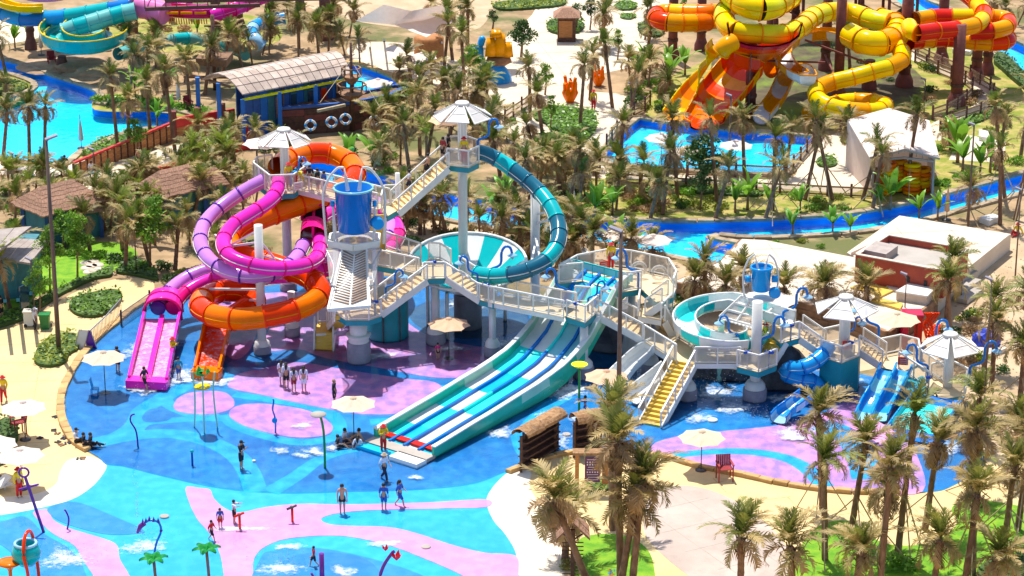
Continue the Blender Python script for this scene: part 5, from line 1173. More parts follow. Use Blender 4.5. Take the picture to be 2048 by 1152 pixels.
# thickets of short bushy palms between them
def thicket(poly, n, seed, hmin, hmax, styles):
    rn = random.Random(seed); k = 0; pts = []; xs = [p[0] for p in poly]; ys = [p[1] for p in poly]; tries = 0
    while k < n and tries < 6000:
        tries += 1; x, y = rn.uniform(min(xs), max(xs)), rn.uniform(min(ys), max(ys))
        if not inside((x, y), poly): continue
        if any((x-a)**2+((y-b)*2.2)**2 < 20**2 for a, b in pts): continue
        g = G(x, y)
        if any(inside(g, o) for o in outl): continue
        pts.append((x, y)); k += 1; h = rn.uniform(hmin, hmax); palm(x, y, PX(V(g.x, g.y, h))[1], rn.choice(styles), False, thin=True, s=rn.uniform(.6, .85))
thicket([(440,335),(560,312),(760,296),(900,330),(760,400),(620,385),(480,440),(300,430),(190,430),(300,392),(440,352)], 26, 1, 1.6, 3.2, ['mid','mid','dry','lime'])
thicket([(420,100),(560,70),(700,60),(700,110),(480,140),(230,210),(210,130)], 14, 2, 1.5, 3.0, ['mid','mid','dry'])
thicket([(770,200),(900,170),(1000,220),(1000,320),(940,330),(850,300),(770,290)], 16, 3, 1.5, 3.0, ['mid','dry','mid','green'])
thicket([(640,440),(820,440),(1080,480),(1180,520),(1110,560),(960,490),(830,490),(660,480)], 22, 4, 1.4, 2.8, ['mid','dry','dry'])
thicket([(40,380),(300,380),(330,480),(200,470),(60,440)], 12, 5, 1.4, 2.6, ['mid','lime','mid'])
thicket([(1290,120),(1340,130),(1330,210),(1290,200)], 3, 6, 1.2, 2.4, ['green','mid'])
thicket([(1040,340),(1200,335),(1380,370),(1380,425),(1250,425),(1080,410)], 18, 7, 1.5, 2.6, ['dry','mid'])
# bananas
for x, y, s in [(270,190,1),(285,205,.9),(330,190,1),(315,255,.8),(345,235,.7),(100,75,.9),(60,85,.9),(30,95,.8),(90,70,.7),(395,75,.8),(540,60,1),(1290,155,1.1),(1270,160,.9),(1340,170,1.1),(1370,150,1),(1335,140,.9),(700,345,1.1),(745,330,1),(1495,420,1.1),(1470,425,.9),(1780,420,1.1),(1760,425,.8),(1915,325,1.4),(1925,345,1.1),(1980,345,1.1),(1960,350,.9),(1010,420,1),(985,440,1),(1190,440,1),(1225,430,.9),
                (1585,472,.8),(1665,466,.7),(1700,470,.6),(1838,440,.8),(1875,440,.8),(1230,520,1.1),(1265,525,.9),(250,420,1),(310,490,1),(300,440,.9),(140,430,1),(370,430,.9),(90,395,1),(640,480,.8),(1600,425,.8),(1540,425,.8)]: banana(x, y, s)
# leafy trees
for x, y, t_, mn, s in [(1042,118,45,'leaf_dark',1.0),(1405,385,280,'leaf_dark',1.0),(1400,420,330,'leaf_dark',.6),(1152,60,10,'leaf_dark',.8),(1300,20,-20,'leaf_dark',.9),(1365,40,0,'leaf_green',.7),(925,40,0,'leaf_dark',.8),(985,60,20,'leaf_dark',.7),(245,240,200,'leaf_green',.6),(275,315,240,'leaf_green',.7),(330,320,300,'leaf_green',.5),(170,330,300,'leaf_green',.6),
                        (155,560,430,'leaf_green',.6),(100,590,450,'leaf_green',.55),(80,640,520,'leaf_green',.5),(125,500,420,'leaf_green',.6),(300,540,400,'leaf_green',.7),(10,390,360,'leaf_green',.9),(1100,260,190,'leaf_green',.5),(1090,190,130,'leaf_green',.7),(945,170,95,'leaf_green',.8),(1235,120,60,'leaf_green',.6),(1180,60,-5,'leaf_dark',.6)]: tree(x, y, t_, mn, s)
# ---- planted beds: hedges of many small leaves over a core (uncountable)
def bed(px, label, mn='leaf_green', h=.45, dens=2.2, seed=0, z=0):
    pl = W(px, 0, True); rn = random.Random(seed+len(px)); t = thing('planted_bed', label, 'planting', sum(pl, V(0,0,0))/len(pl))
    m = MB(); c = sum(pl, V(0,0,0))/len(pl); m.prism([c+(p-c)*.96 for p in pl], 0, h*.45); m.build('soil_core', 'hedge_core', t)
    xs = [p.x for p in pl]; ys = [p.y for p in pl]; area = (max(xs)-min(xs))*(max(ys)-min(ys)); n = min(int(area*dens*9), 9000); m = MB()
    for _ in range(n):
        x, y = rn.uniform(min(xs), max(xs)), rn.uniform(min(ys), max(ys))
        if not inside((x, y), pl): continue
        k = .55+.45*math.sin(x*2.1+seed)*math.cos(y*1.7); p = V(x, y, h*(.35+.75*k*rn.random()+.15)); d = V(rn.gauss(0,.6), rn.gauss(0,.6), 1).normalized(); u = V(rn.gauss(0,1), rn.gauss(0,1), .4).normalized(); w_ = d.cross(u).normalized(); l = rn.uniform(.10,.22)
        m.add([p-w_*l*.6, p+u*l, p+w_*l*.6, p-u*l*.7], ((0,1,2,3),))
    o = m.build('leaves', mn, t); o['kind'] = 'stuff'; return t
bed([(136,618),(142,604),(160,595),(190,588),(225,583),(243,587),(246,600),(235,615),(210,632),(180,638),(150,632)], 'green planted oval on the cream deck left of the twin chute', 'leaf_green', .5)
bed([(66,724),(72,705),(85,688),(105,675),(130,670),(155,672),(163,682),(158,700),(140,712),(132,728),(105,737),(78,735)], 'yellow green planted bed around the foot of the tall lamp post', 'leaf_yellow', .5)
bed([(-60,905),(0,850),(20,845),(35,860),(38,880),(25,900),(10,930),(-60,945)], 'dark green bed behind the red lounge chair at left', 'leaf_dark', .8)
bed([(-40,640),(20,625),(60,612),(100,590),(140,570),(200,545),(225,535),(228,552),(190,560),(130,588),(95,610),(55,632),(40,645),(-40,665)], 'low hedge along the upper edge of the left deck', 'leaf_green', .5)
bed([(230,545),(270,520),(310,545),(318,562),(300,560),(262,552)], 'small hedge where the left deck meets the sandy yard', 'leaf_dark', .45)
bed([(1065,222),(1100,212),(1180,222),(1197,240),(1190,268),(1160,290),(1110,289),(1070,286),(1068,272),(1100,268),(1090,250),(1068,240)], 'bright green bed on the upper plaza near the orange statues', 'banana_leaf', .4)
bed([(1092,52),(1110,42),(1150,44),(1170,52),(1160,66),(1130,72),(1100,66)], 'round green bed behind the info kiosk', 'leaf_green', .6)
bed([(1228,14),(1245,4),(1272,8),(1270,20),(1240,22)], 'upper small green bed on the far plaza', 'leaf_green', .4); bed([(1240,34),(1255,28),(1272,33),(1262,40),(1245,39)], 'tiny green bed on the far plaza', 'leaf_green', .3)
bed([(1275,55),(1300,45),(1330,58),(1320,75),(1285,72)], 'green bed left of the orange tube loop', 'leaf_dark', .5)
bed([(985,10),(1060,0),(1125,-5),(1130,12),(1060,20),(1000,22)], 'yellow green hedge at the top of the plaza', 'leaf_yellow', .5)
bed([(1632,324),(1640,316),(1660,314),(1674,322),(1672,333),(1652,337),(1636,333)], 'small round bed on the paving left of the tube store', 'leaf_green', .35)
bed([(1680,282),(1700,273),(1722,280),(1715,290),(1690,290)], 'small bed beside the grey tube store wall', 'leaf_green', .35)
bed([(1215,350),(1240,345),(1250,356),(1225,368),(1212,364)], 'little yellow bed below the plaza fence', 'leaf_yellow', .35)
bed([(1995,110),(2015,118),(2048,150),(2100,190),(2100,215),(2040,175),(2000,140),(1985,125)], 'clipped hedge along the far right river', 'leaf_dark', .9)
bed([(1882,255),(1925,240),(1975,222),(1995,205),(2005,212),(1985,235),(1930,256),(1890,272)], 'low hedge beside the winding fenced path', 'leaf_green', .4)
bed([(1290,375),(1400,378),(1520,385),(1515,395),(1400,390),(1290,388)], 'yellow green hedge along the lower fence of the parasol pool', 'leaf_green', .4)
bed([(1165,965),(1200,960),(1230,950),(1240,965),(1210,985),(1170,985)], 'yellow bed at the foot of the purple notice board', 'leaf_yellow', .35)
bed([(15,160),(45,165),(58,173),(48,182),(20,190),(-30,196),(-30,165)], 'yellow green bed on the lagoon island', 'leaf_yellow', .35)
bed([(190,285),(240,268),(300,262),(335,260),(325,278),(260,300),(200,315),(165,318)], 'green bed between the lagoon and the orange board fence', 'leaf_green', .35)
bed([(1960,1135),(2048,1120),(2048,1230),(1950,1230)], 'ragged planting at the lower right corner', 'leaf_dark', .5)
# scattered shrubs
rs_ = random.Random(77)
for poly, n, mns, a, b in (([(195,200),(420,225),(340,245),(200,215)], 14, ['leaf_green','leaf_dark','banana_leaf'], .5, .9), ([(60,480),(250,470),(300,540),(200,520),(60,560)], 12, ['leaf_green','leaf_dark'], .4, .8), ([(0,385),(100,390),(130,470),(0,460)], 10, ['leaf_dark','leaf_green'], .6, 1.1),
                   ([(1250,160),(1420,180),(1360,230),(1260,215)], 16, ['leaf_green','leaf_yellow','leaf_dark'], .4, .9), ([(1150,380),(1700,395),(1700,425),(1150,425)], 22, ['leaf_green','leaf_yellow','banana_leaf'], .35, .7), ([(1860,285),(2040,330),(1990,350),(1850,395)], 12, ['leaf_green','banana_leaf'], .4, .8),
                   ([(1480,485),(1700,480),(1660,500),(1560,500)], 8, ['leaf_green','leaf_yellow'], .25, .45), ([(840,400),(1060,440),(1060,470),(850,430)], 12, ['leaf_dark','leaf_green'], .4, .7), ([(900,190),(1040,230),(1020,300),(900,260)], 12, ['leaf_dark','leaf_green'], .5, .9), ([(1650,90),(1900,110),(1880,240),(1650,230)], 14, ['leaf_dark','leaf_green'], .3, .7),
                   ([(520,300),(800,300),(760,380),(500,400)], 16, ['leaf_green','leaf_dark','banana_leaf'], .5, .9), ([(250,540),(330,520),(450,570),(330,580)], 8, ['leaf_dark','leaf_green'], .4, .7)):
    xs = [p[0] for p in poly]; ys = [p[1] for p in poly]; k = 0
    while k < n:
        x, y = rs_.uniform(min(xs), max(xs)), rs_.uniform(min(ys), max(ys))
        if inside((x, y), poly) and not any(inside(G(x, y), o) for o in outl): k += 1; shrub(x, y, rs_.uniform(a, b), rs_.choice(mns))
for poly, n in (([(560,380),(760,410),(900,450),(1080,480),(1110,560),(900,520),(640,470)], 60), ([(330,560),(520,480),(600,540),(560,580),(420,590)], 22), ([(1080,380),(1400,380),(1400,430),(1100,420)], 24), ([(1340,590),(1400,600),(1420,640),(1350,640)], 8), ([(1870,640),(2040,600),(2040,880),(1960,860)], 22), ([(1760,90),(2030,200),(1990,330),(1860,330)], 16), ([(150,60),(520,60),(480,130),(260,120)], 22)):
    xs = [p[0] for p in poly]; ys = [p[1] for p in poly]; k = 0
    while k < n:
        x, y = rs_.uniform(min(xs), max(xs)), rs_.uniform(min(ys), max(ys))
        if inside((x, y), poly) and not any(inside(G(x, y), o) for o in outl): k += 1; shrub(x, y, rs_.uniform(.35, .8), rs_.choice(['frond_dry','frond_dry','leaf_dark','leaf_yellow']))
shrub(1800,1140,1.1,'leaf_green'); shrub(1140,1140,.6,'leaf_yellow')
# ================================================================ slides beyond the river, buildings, fences
def big_post(px, py, top, r, label, mn='brown_post'):
    b = G(px, py); t = thing('slide_column', label, 'column', b); zt = HZ(top, b)
    m = MB(); m.tube([b+V(0,0,.7), V(b.x, b.y, zt)], r, 12, wobble=.03); m.build('shaft', mn, t)
    m = MB(); m.lathe([(r*1.55,0),(r*1.5,.5),(r*1.15,.9),(r,1.1)], b, 14); m.build('foot', mn, t)
    m = MB(); m.lathe([(r*1.15,0),(r*1.15,.25)], V(b.x, b.y, 1.6), 12); m.build('band', 'wood_dark', t); return t
for x, y, top, r, lb in [(62,98,42,.36,'brown column under the blue raft tube'), (268,88,-60,.42,'thick brown column right of the teal raft loop'), (211,97,45,.38,'brown column behind the teal raft loop'), (318,80,34,.36,'brown column under the pink funnel'), (433,72,-60,.44,'tall brown column crossing the magenta trough'),
                         (478,58,-60,.4,'tall brown column right of the magenta trough'), (651,78,-60,.5,'lone tall brown column between palms'), (125,140,112,.36,'short brown column in front of the teal raft loop'), (245,50,-60,.3,'thin brown column far behind the teal tube'), (340,40,-60,.3,'brown column at the top edge behind the magenta trough'), (380,35,-60,.3,'brown column at the top edge above the magenta trough'), (540,25,-60,.35,'brown column at the top edge near the blue bend'), (600,20,-60,.35,'brown column at the top edge among palms')]:
    big_post(x, y, top, r, lb)
tube_slide('raft_slide', 'blue raft tube crossing the top left corner', GP((-40,-8,4.4),(0,22,4.1),(35,36,3.9),(85,37,4.0),(140,32,4.3),(200,22,4.8),(262,12,5.3)), .66, ['teal_plastic','teal_plastic','blue_plastic','bright_blue','blue_plastic','bright_blue'], 9, seam=None)
ry = thing('raft_trough', 'yellow lined open raft trough with a pink floor at the top left corner', 'water slide', G(50,60)); channel(ry, GP((-30,-6,4.9),(5,14,4.8),(40,24,4.7),(86,24,4.7)), 1.0, .55, ['yellow'], 4, rim='yellow')
m = MB(); m.lathe([(0,0),(2.2,.25),(2.4,.6)], G(95,-2,4.6), 22); m.build('funnel_dish', 'pool_lilac', ry)
tube_slide('raft_slide', 'turquoise raft tube sloping down to the yellow rimmed loop', GP((272,22,5.0),(235,30,4.7),(195,42,4.3),(155,54,3.9),(128,64,3.5)), .76, ['light_teal','teal_plastic','light_teal'], 6, seam='teal_plastic')
lp = thing('raft_loop', 'open teal raft loop with a thick yellow rim and pink dish', 'water slide', G(168,128)); lc = G(170,98,1.9); pts_ = [V(lc.x+2.75*math.cos(a), lc.y+4.2*math.sin(a), 2.9-.5*k/13) for k, a in enumerate([2.2+j*.33 for j in range(14)])]
channel(lp, pts_, 1.9, 1.25, ['teal_plastic'], 9, rim='yellow')
m = MB(); m.lathe([(0,.1),(1.6,.15),(2.4,.6)], V(lc.x, lc.y, 2.5), 24); m.build('dish', 'light_teal', lp); m = MB(); m.lathe([(0,.2),(1.2,.22)], V(lc.x, lc.y, 2.5), 20); m.build('dish_centre', 'pool_lilac', lp)
for k in range(9):
    a = 2.4+k*.42; b = a+.38; m = MB(); vs = []
    for r_, z_ in ((3.75, 3.35), (3.35, 3.6)): vs += [V(lc.x+r_*.98*math.cos(a), lc.y+r_*1.35*math.sin(a), z_-k*.03), V(lc.x+r_*.98*math.cos(b), lc.y+r_*1.35*math.sin(b), z_-k*.03)]
    m.add(vs+[v-V(0,0,.12) for v in vs], ((0,1,3,2),(4,6,7,5),(0,4,5,1),(2,3,7,6))); m.build('yellow_panel', 'yellow', lp)
tube_slide('raft_slide', 'pale teal exit tube winding through the palms', GP((236,108,2.3),(265,100,2.1),(300,90,1.9),(345,80,1.7),(392,78,1.5),(440,88,1.3),(470,98,1.1),(492,108,.9)), .55, ['light_teal','light_teal','teal_plastic'], 10, seam=None)
tube_slide('funnel', 'pink funnel section joining the turquoise tube and the magenta trough', GP((272,14,5.0),(300,18,4.9),(330,26,4.7)), .95, ['flume_pink'], 2, seam=None)
mt_ = thing('raft_trough', 'crimson and magenta open trough with yellow stripes', 'water slide', G(375,80)); channel(mt_, GP((322,30,4.2),(360,34,4.0),(400,36,4.0),(425,34,4.0)), 1.9, .9, ['hot_pink','crimson','hot_pink'], 4, rim='magenta')
for k in range(3): p = G(345+k*28,26,4.7); m = MB(); m.box(p, (1.0,.15,.2)); m.build('stripe', 'amber', mt_)
for k in range(16): p = G(338+k*5,42,3.4); barobj('rib', 'orange', mt_, p+V(0,-.3,.5), p+V(0,.2,-.3), .08)
tube_slide('raft_slide', 'magenta raft tube rising to the top edge', GP((420,32,4.3),(455,22,4.6),(490,8,5.0),(530,-10,5.5)), .66, ['magenta','hot_pink'], 5, seam='flume_pink')
tube_slide('raft_slide', 'blue tube bend between the brown columns and the wooden stage', GP((570,36,2.4),(540,42,2.2),(512,52,2.0),(503,66,1.8),(512,80,1.5),(524,92,1.0)), .58, ['bright_blue','pale_blue'], 6, seam=None)
for q in ([(330,2),(700,-4)], [(290,18),(520,10)]):
    t = thing('steel_stair', 'brown steel framework behind the magenta trough' if q[0][0] == 330 else 'thin brown walkway above the pink funnel', 'framework', G(*q[0], 3)); a, b = G(*q[0], 6.5), G(*q[1], 6.5); barobj('beam', 'brown_post', t, a, b, .3); barobj('rail', 'brown_post', t, a+V(0,0,1), b+V(0,0,1), .1)
    for k in range(12): p = a.lerp(b, k/11); barobj('baluster', 'brown_post', t, p, p+V(0,0,1), .07)
# mast with a square top near the thatch
mm = thing('ship_mast', 'wooden mast with a square weathered platform above the palms', 'mast', G(430,180)); g_ = G(430,180); zz = HZ(118, g_); m = MB(); m.cyl(g_, V(g_.x, g_.y, HZ(30, g_)), .16, 8); m.build('pole', 'wood_dark', mm)
m = MB(); m.prism([V(g_.x+x, g_.y+y, 0) for x, y in ((-1.4,-.9),(1.2,-1.5),(1.5,1.2),(-1.1,1.6))], zz-.3, zz+.3); m.build('platform', 'wood_brown', mm); barobj('yard', 'wood_dark', mm, V(g_.x-.7, g_.y, HZ(52, g_)), V(g_.x+.7, g_.y, HZ(52, g_)), .12)
for k in (-1, 1): barobj('log', 'trunk_thin', mm, V(g_.x-2.5, g_.y-.5, zz-1.2+k*.2), V(g_.x+1.5, g_.y-1.5*k, zz-2.0), .2)
# ---- right hand slide complex
for x, y, top, r, lb in [(1345,118,-60,.40,'maroon column beside the orange tube loop'), (1402,100,-60,.40,'maroon column right of the orange tube loop'), (1455,165,62,.44,'maroon column between the orange open slides'), (1500,232,66,.44,'maroon column in front of the wide red slide'), (1650,140,-60,.40,'maroon column inside the white ring'),
                         (1676,196,-60,.42,'maroon column in front of the yellow coil'), (1808,172,-60,.5,'maroon column right of the yellow coil'), (1882,125,-60,.44,'maroon column under the red and yellow rings'), (1912,210,48,.5,'stout maroon column beside the fenced path'), (1952,158,-60,.44,'maroon column behind the red and yellow rings'), (1974,148,52,.4,'rightmost maroon column under the rings'),
                         (1738,178,120,.42,'short maroon column in the shade of the yellow coil'), (1590,60,-60,.36,'far maroon column behind the yellow tubes'), (1545,50,-60,.36,'far maroon column left of the white ring'), (1720,60,-60,.3,'thin maroon column at the top edge')]:
    big_post(x, y, top, r, lb, 'maroon_post')
def bands(*c): return list(c)
tube_slide('tube_slide', 'orange and yellow tube loop at the left of the far complex', GP((1452,22,6.6),(1415,26,6.5),(1365,26,6.4),(1325,26,6.3),(1312,36,6.2),(1332,44,6.1),(1370,46,6.0),(1410,44,5.9),(1445,34,5.8)), .74, ['amber','orange','amber','yellow','amber','orange_red','orange_red','amber'], 12, seam='orange', flange=['orange'])
tube_slide('tube_slide', 'fat lemon yellow tube curving across the far complex', GP((1478,-14,8.6),(1455,12,8.2),(1448,38,7.8),(1468,62,7.4),(1520,68,7.1),(1570,68,6.9),(1605,52,6.7),(1625,34,6.5),(1660,24,6.3),(1705,26,6.1),(1745,40,5.9),(1775,46,5.8)), .80, ['yellow','lemon','lemon','yellow'], 14, seam='amber', flange=['amber'])
tube_slide('tube_slide', 'yellow tube at the top edge above the wide red slide', GP((1440,-30,9.8),(1470,-4,9.4),(1500,14,9.2),(1540,16,9.0),(1580,-8,8.8)), .95, ['yellow','lemon'], 6, seam='amber', flange=['amber'])
tube_slide('tube_slide', 'fat yellow coil ending in the tube bend above the tube store', GP((1700,70,5.6),(1730,84,5.5),(1765,86,5.4),(1792,70,5.3),(1790,50,5.3),(1760,40,5.3)), 1.0, ['yellow','yellow','amber'], 7, seam='amber', flange=['amber'])
tube_slide('tube_slide', 'yellow serpentine tube over the shaded lawn', GP((1790,88,5.0),(1806,112,4.6),(1785,132,4.2),(1740,145,3.8),(1700,156,3.4),(1660,166,3.0),(1632,182,2.6),(1640,202,2.2),(1672,216,1.9),(1715,222,1.7),(1755,222,1.5),(1768,210,1.4),(1735,203,1.3),(1690,204,1.2),(1650,214,1.0),(1618,230,.7)), .68, ['yellow','yellow','amber','yellow'], 18, seam='amber', flange=['amber'])
rw = [('red and yellow ring tube nearest the path', ((1818,52,6.6),(1830,66,6.5),(1870,62,6.4),(1915,58,6.3),(1955,48,6.3),(1968,26,6.4),(1950,4,6.7),(1925,-16,7.2)), ['yellow','red_plastic','red_plastic','amber','yellow','orange_red']),
      ('red and yellow tube passing behind the ring', ((1830,40,5.9),(1870,34,5.9),(1920,34,5.9),(1975,34,5.8),(2010,38,5.7),(2016,52,5.6),(1985,62,5.5),(1940,64,5.4)), ['amber','red_plastic','yellow','yellow','amber','orange_red']),
      ('lowest red and yellow tube of the ring group', ((1818,84,4.6),(1850,80,4.5),(1900,78,4.4),(1945,84,4.3),(1990,86,4.2),(2015,82,4.2),(2012,70,4.2)), ['red_plastic','amber','red_plastic','red_plastic','amber','amber','orange_red'])]
for lb, q, c in rw: tube_slide('tube_slide', lb, GP(*q), .68, c, len(c)+2, seam='orange', flange=['orange'])
tube_slide('tube_slide', 'amber connecting tube behind the maroon columns', GP((1740,40,5.2),(1790,46,5.1),(1830,52,5.0),(1870,60,4.9)), .55, ['amber'], 5, seam=None)
ya = thing('open_slide', 'yellow and orange open slide running to the parasol pool', 'water slide', G(1350,240)); channel(ya, GP((1448,95,6.4),(1432,112,5.2),(1412,138,4.0),(1395,168,2.7),(1378,196,1.6),(1362,222,.7),(1348,242,.2)), 2.0, .75, ['amber','orange','amber','yellow','amber','yellow'], 11, rim='yellow')
tube_slide('tube_slide', 'short orange hood at the top of the yellow open slide', GP((1466,84,6.9),(1452,92,6.7),(1442,104,6.2)), .72, ['amber'], 1, seam=None)
yb = thing('open_slide', 'wide red and orange slide bulging like a funnel toward the pool', 'water slide', G(1430,262))
channel(yb, GP((1528,92,6.6),(1522,106,5.5),(1505,130,3.9),(1478,162,2.7),(1450,195,1.7),(1428,222,1.1),(1408,250,.4),(1412,256,.3)), [5.8,3.1], [1.9,.75], ['crimson','orange_red','orange','orange','orange_red','orange_red','amber','orange_red','orange','orange_red','orange','orange_red'], 12, rim='amber', thick=.12)
wr = thing('open_slide', 'white and tan open ring slide behind the yellow serpentine', 'water slide', G(1540,270)); w0 = G(1640,112,4.2)
channel(wr, [V(w0.x+3.0*math.cos(a), w0.y+5.4*math.sin(a), 4.6-1.9*k/10) for k, a in enumerate([.2+j*.5 for j in range(9)])]+GP((1600,150,2.4),(1575,165,2.0),(1562,190,1.5),(1552,210,1.0),(1535,232,.5),(1522,248,.2)), 1.4, .85, ['white_plastic','white_plastic','amber','white_plastic','tan_plastic' if 'tan_plastic' in MAT else 'amber'], 16, rim='amber')
ow = thing('open_slide', 'orange open slide at the right of the wide red one', 'water slide', G(1530,190)); channel(ow, GP((1590,70,6.4),(1575,100,4.9),(1555,130,3.5),(1540,155,2.6)), 1.3, .9, ['orange','amber'], 5, rim='amber')
for a, b, lb in (((1500,120,4),(1650,125,4),'maroon brace between the front columns'), ((1610,80,5),(1745,130,3.5),'long maroon brace across the yellow coil'), ((1810,60,5),(1880,90,3.5),'maroon brace right of the yellow coil'), ((1650,110,3),(1676,165,2.6),'short maroon brace inside the white ring'), ((1912,120,3),(1955,60,5),'maroon brace beside the ring tubes')):
    t = thing('brace', lb, 'brace', G(*a)); barobj('bar', 'maroon_post', t, G(*a), G(*b), .14)
for k in range(2):
    t = thing('slide_tower', ['dark timber stair tower at the top edge between yellow and red tubes', 'second timber stair tower frame behind the wide red slide'][k], 'tower', G([1770,1600][k], 60)); c = G([1770,1600][k], 60)
    for dx in (-2.5, 0, 2.5):
        for dy in (-2, 2): barobj('leg', 'maroon_post', t, c+V(dx,dy,0), c+V(dx,dy,11), .25)
    for z in (3.5, 6.5, 9.5): m = MB(); m.box(c+V(0,0,z), (5.6,4.6,.25)); m.build('floor', 'wood_dark', t)
    for z in (0, 3.5, 6.5): barobj('stair_flight', 'wood_dark', t, c+V(-2.2,-2,z), c+V(2.2,-2,z+3), 1.0, .2); barobj('cross_brace', 'maroon_post', t, c+V(2.5,-2.2,z), c+V(-2.5,-2.2,z+3), .12)
# ---- wooden roofed stage building
na, nb, fa, fb = G(485,196,3.9), G(704,153,3.9), G(400,162,4.3), G(652,114,4.3)
ob = thing('stage_house', 'blue beach house with a long curved weathered board roof', 'building', G(560,240)); N_ = 15; M_ = 7
for i in range(N_):
    for j in range(M_):
        def q(u, v): p = na.lerp(nb, u).lerp(fa.lerp(fb, u), v); return p+V(0,0,1.25*math.sin(math.pi*min(1, v*.9+.08)))
        u0, u1, v0, v1 = i/N_+.001, (i+1)/N_-.004, j/M_, (j+1)/M_-.012; m = MB(); dz = V(0,0,.02*((i*3+j) % 3)); vs = [q(u0,v0), q(u1,v0), q(u1,v1), q(u0,v1)]
        m.add([p+dz for p in vs]+[p+dz-V(0,0,.09) for p in vs], ((0,1,2,3),(7,6,5,4),(0,4,5,1),(1,5,6,2),(2,6,7,3),(3,7,4,0))); m.build('roof_board', 'roof_board', ob)
barobj('eave_beam', 'lemon', ob, na-V(0,0,.15), nb-V(0,0,.15), .15, .18)
gd = [V(p.x, p.y, 0) for p in (na, nb, fb, fa)]
w0_, w1_ = gd[0].lerp(gd[3], .3).lerp(gd[1], .12), gd[1].lerp(gd[2], .25)
nb_ = 14
for k in range(nb_):
    a, b = w0_.lerp(w1_, k/nb_+.002), w0_.lerp(w1_, (k+1)/nb_-.002); m = MB(); mn = ['blue_paint','blue_paint','blue_bright','teal_wall','blue_paint'][k % 5]; m.bar(a+V(0,0,1.85), b+V(0,0,1.85), .15, 3.7); m.build('wall_board', mn, ob)
for f, mn in ((.30,'wood_orange'), (.62,'glass_dark'), (.75,'orange_red'), (.45,'glass_dark'), (.9,'wood_dark')):
    a, b = w0_.lerp(w1_, f), w0_.lerp(w1_, f+.055); o = V(0,-.12,0); m = MB(); m.bar(a+o+V(0,0,2.2), b+o+V(0,0,2.2), .1, 1.7); w_ = m.build('window', mn, ob); barobj('frame', 'teal_wall', w_, a+o+V(0,-.06,3.1), b+o+V(0,-.06,3.1), .1, .14); barobj('frame', 'teal_wall', w_, a+o+V(0,-.06,1.3), b+o+V(0,-.06,1.3), .1, .14)
m = MB(); bk0, bk1 = gd[3].lerp(gd[0], .1).lerp(gd[2], .25), gd[2].lerp(gd[1], .1); m.bar(bk0+V(0,0,2), bk1+V(0,0,2), .15, 4); m.build('back_wall', 'blue_paint', ob); m = MB(); m.bar(w1_+V(0,0,1.9), bk1+V(0,0,1.9), .15, 3.8); m.build('end_wall', 'blue_bright', ob)
for f in (0, .33, .66, 1): p = gd[0].lerp(gd[1], f); barobj('pillar', 'blue_bright', ob, p, p+V(0,0,3.8), .32)
for f in (.0, .5): p = gd[3].lerp(gd[0], f)+V(-.2,0,0); barobj('pillar', 'blue_bright', ob, p, p+V(0,0,4.6), .32)
t = thing('veranda_rail', 'blue and white balustrade in front of the stage house', 'railing', G(620,262)); a, b = G(500,264,.0), G(715,226,.0)
barobj('base', 'brick_red', t, a+V(0,0,.35), b+V(0,0,.35), .5, .7); barobj('rail', 'blue_paint', t, a+V(0,0,1.7), b+V(0,0,1.7), .12)
for k in range(40): p = a.lerp(b, k/39); barobj('baluster', 'blue_paint' if k % 3 else 'white_paint', t, p+V(0,0,.7), p+V(0,0,1.7), .1)
# ---- the brown ship
sh = thing('pirate_ship', 'brown wooden ship hull with life rings beside the blue beach house', 'ship', G(680,275)); hull = GP((565,272,0),(700,262,0),(778,246,0),(812,228,0),(790,226,0),(700,246,0),(580,258,0)); z0_ = 2.3
for r in range(4):
    for i in range(4):
        a, b = hull[i], hull[i+1]; n_ = 3
        for k in range(n_): barobj('plank', 'wood_dark' if (r+k) % 3 else 'maroon_post', sh, a.lerp(b, k/n_)+V(0,0,.25+r*.52+.02*k), b.lerp(a, 1-(k+.99)/n_)+V(0,0,.25+r*.52+.02*k), .14+.02*(r % 2), .5)
m = MB(); m.prism(hull, 0, z0_-.2); m.build('hull_core', 'wood_dark', sh); m = MB(); m.prism([p*1.0 for p in hull], z0_-.2, z0_-.12); m.build('deck', 'wood_brown', sh)
for i in range(5): barobj('gunwale', 'blue_paint', sh, hull[i]+V(0,0,z0_), hull[i+1]+V(0,0,z0_), .3, .2)
for x, y in ((622,246),(664,240),(692,234),(750,237)):
    p = G(x, y, 2.0)+V(0,-.6,0); m = MB(); m.tube([p+V(.38*math.cos(a), 0, .38*math.sin(a)) for a in [k*math.pi/8 for k in range(17)]], .1, 8, caps=False); t = thing('life_ring', lab('white life ring hanging on the brown ship', x, y), 'life ring', p, 'life rings on the ship'); m.build('ring', 'column_white', t)
    for k in range(4): a = k*math.pi/2; m = MB(); m.tube([p+V(.38*math.cos(a+d), 0, .38*math.sin(a+d)) for d in (-.22, 0, .22)], .108, 8); m.build('band', 'bright_blue', t)
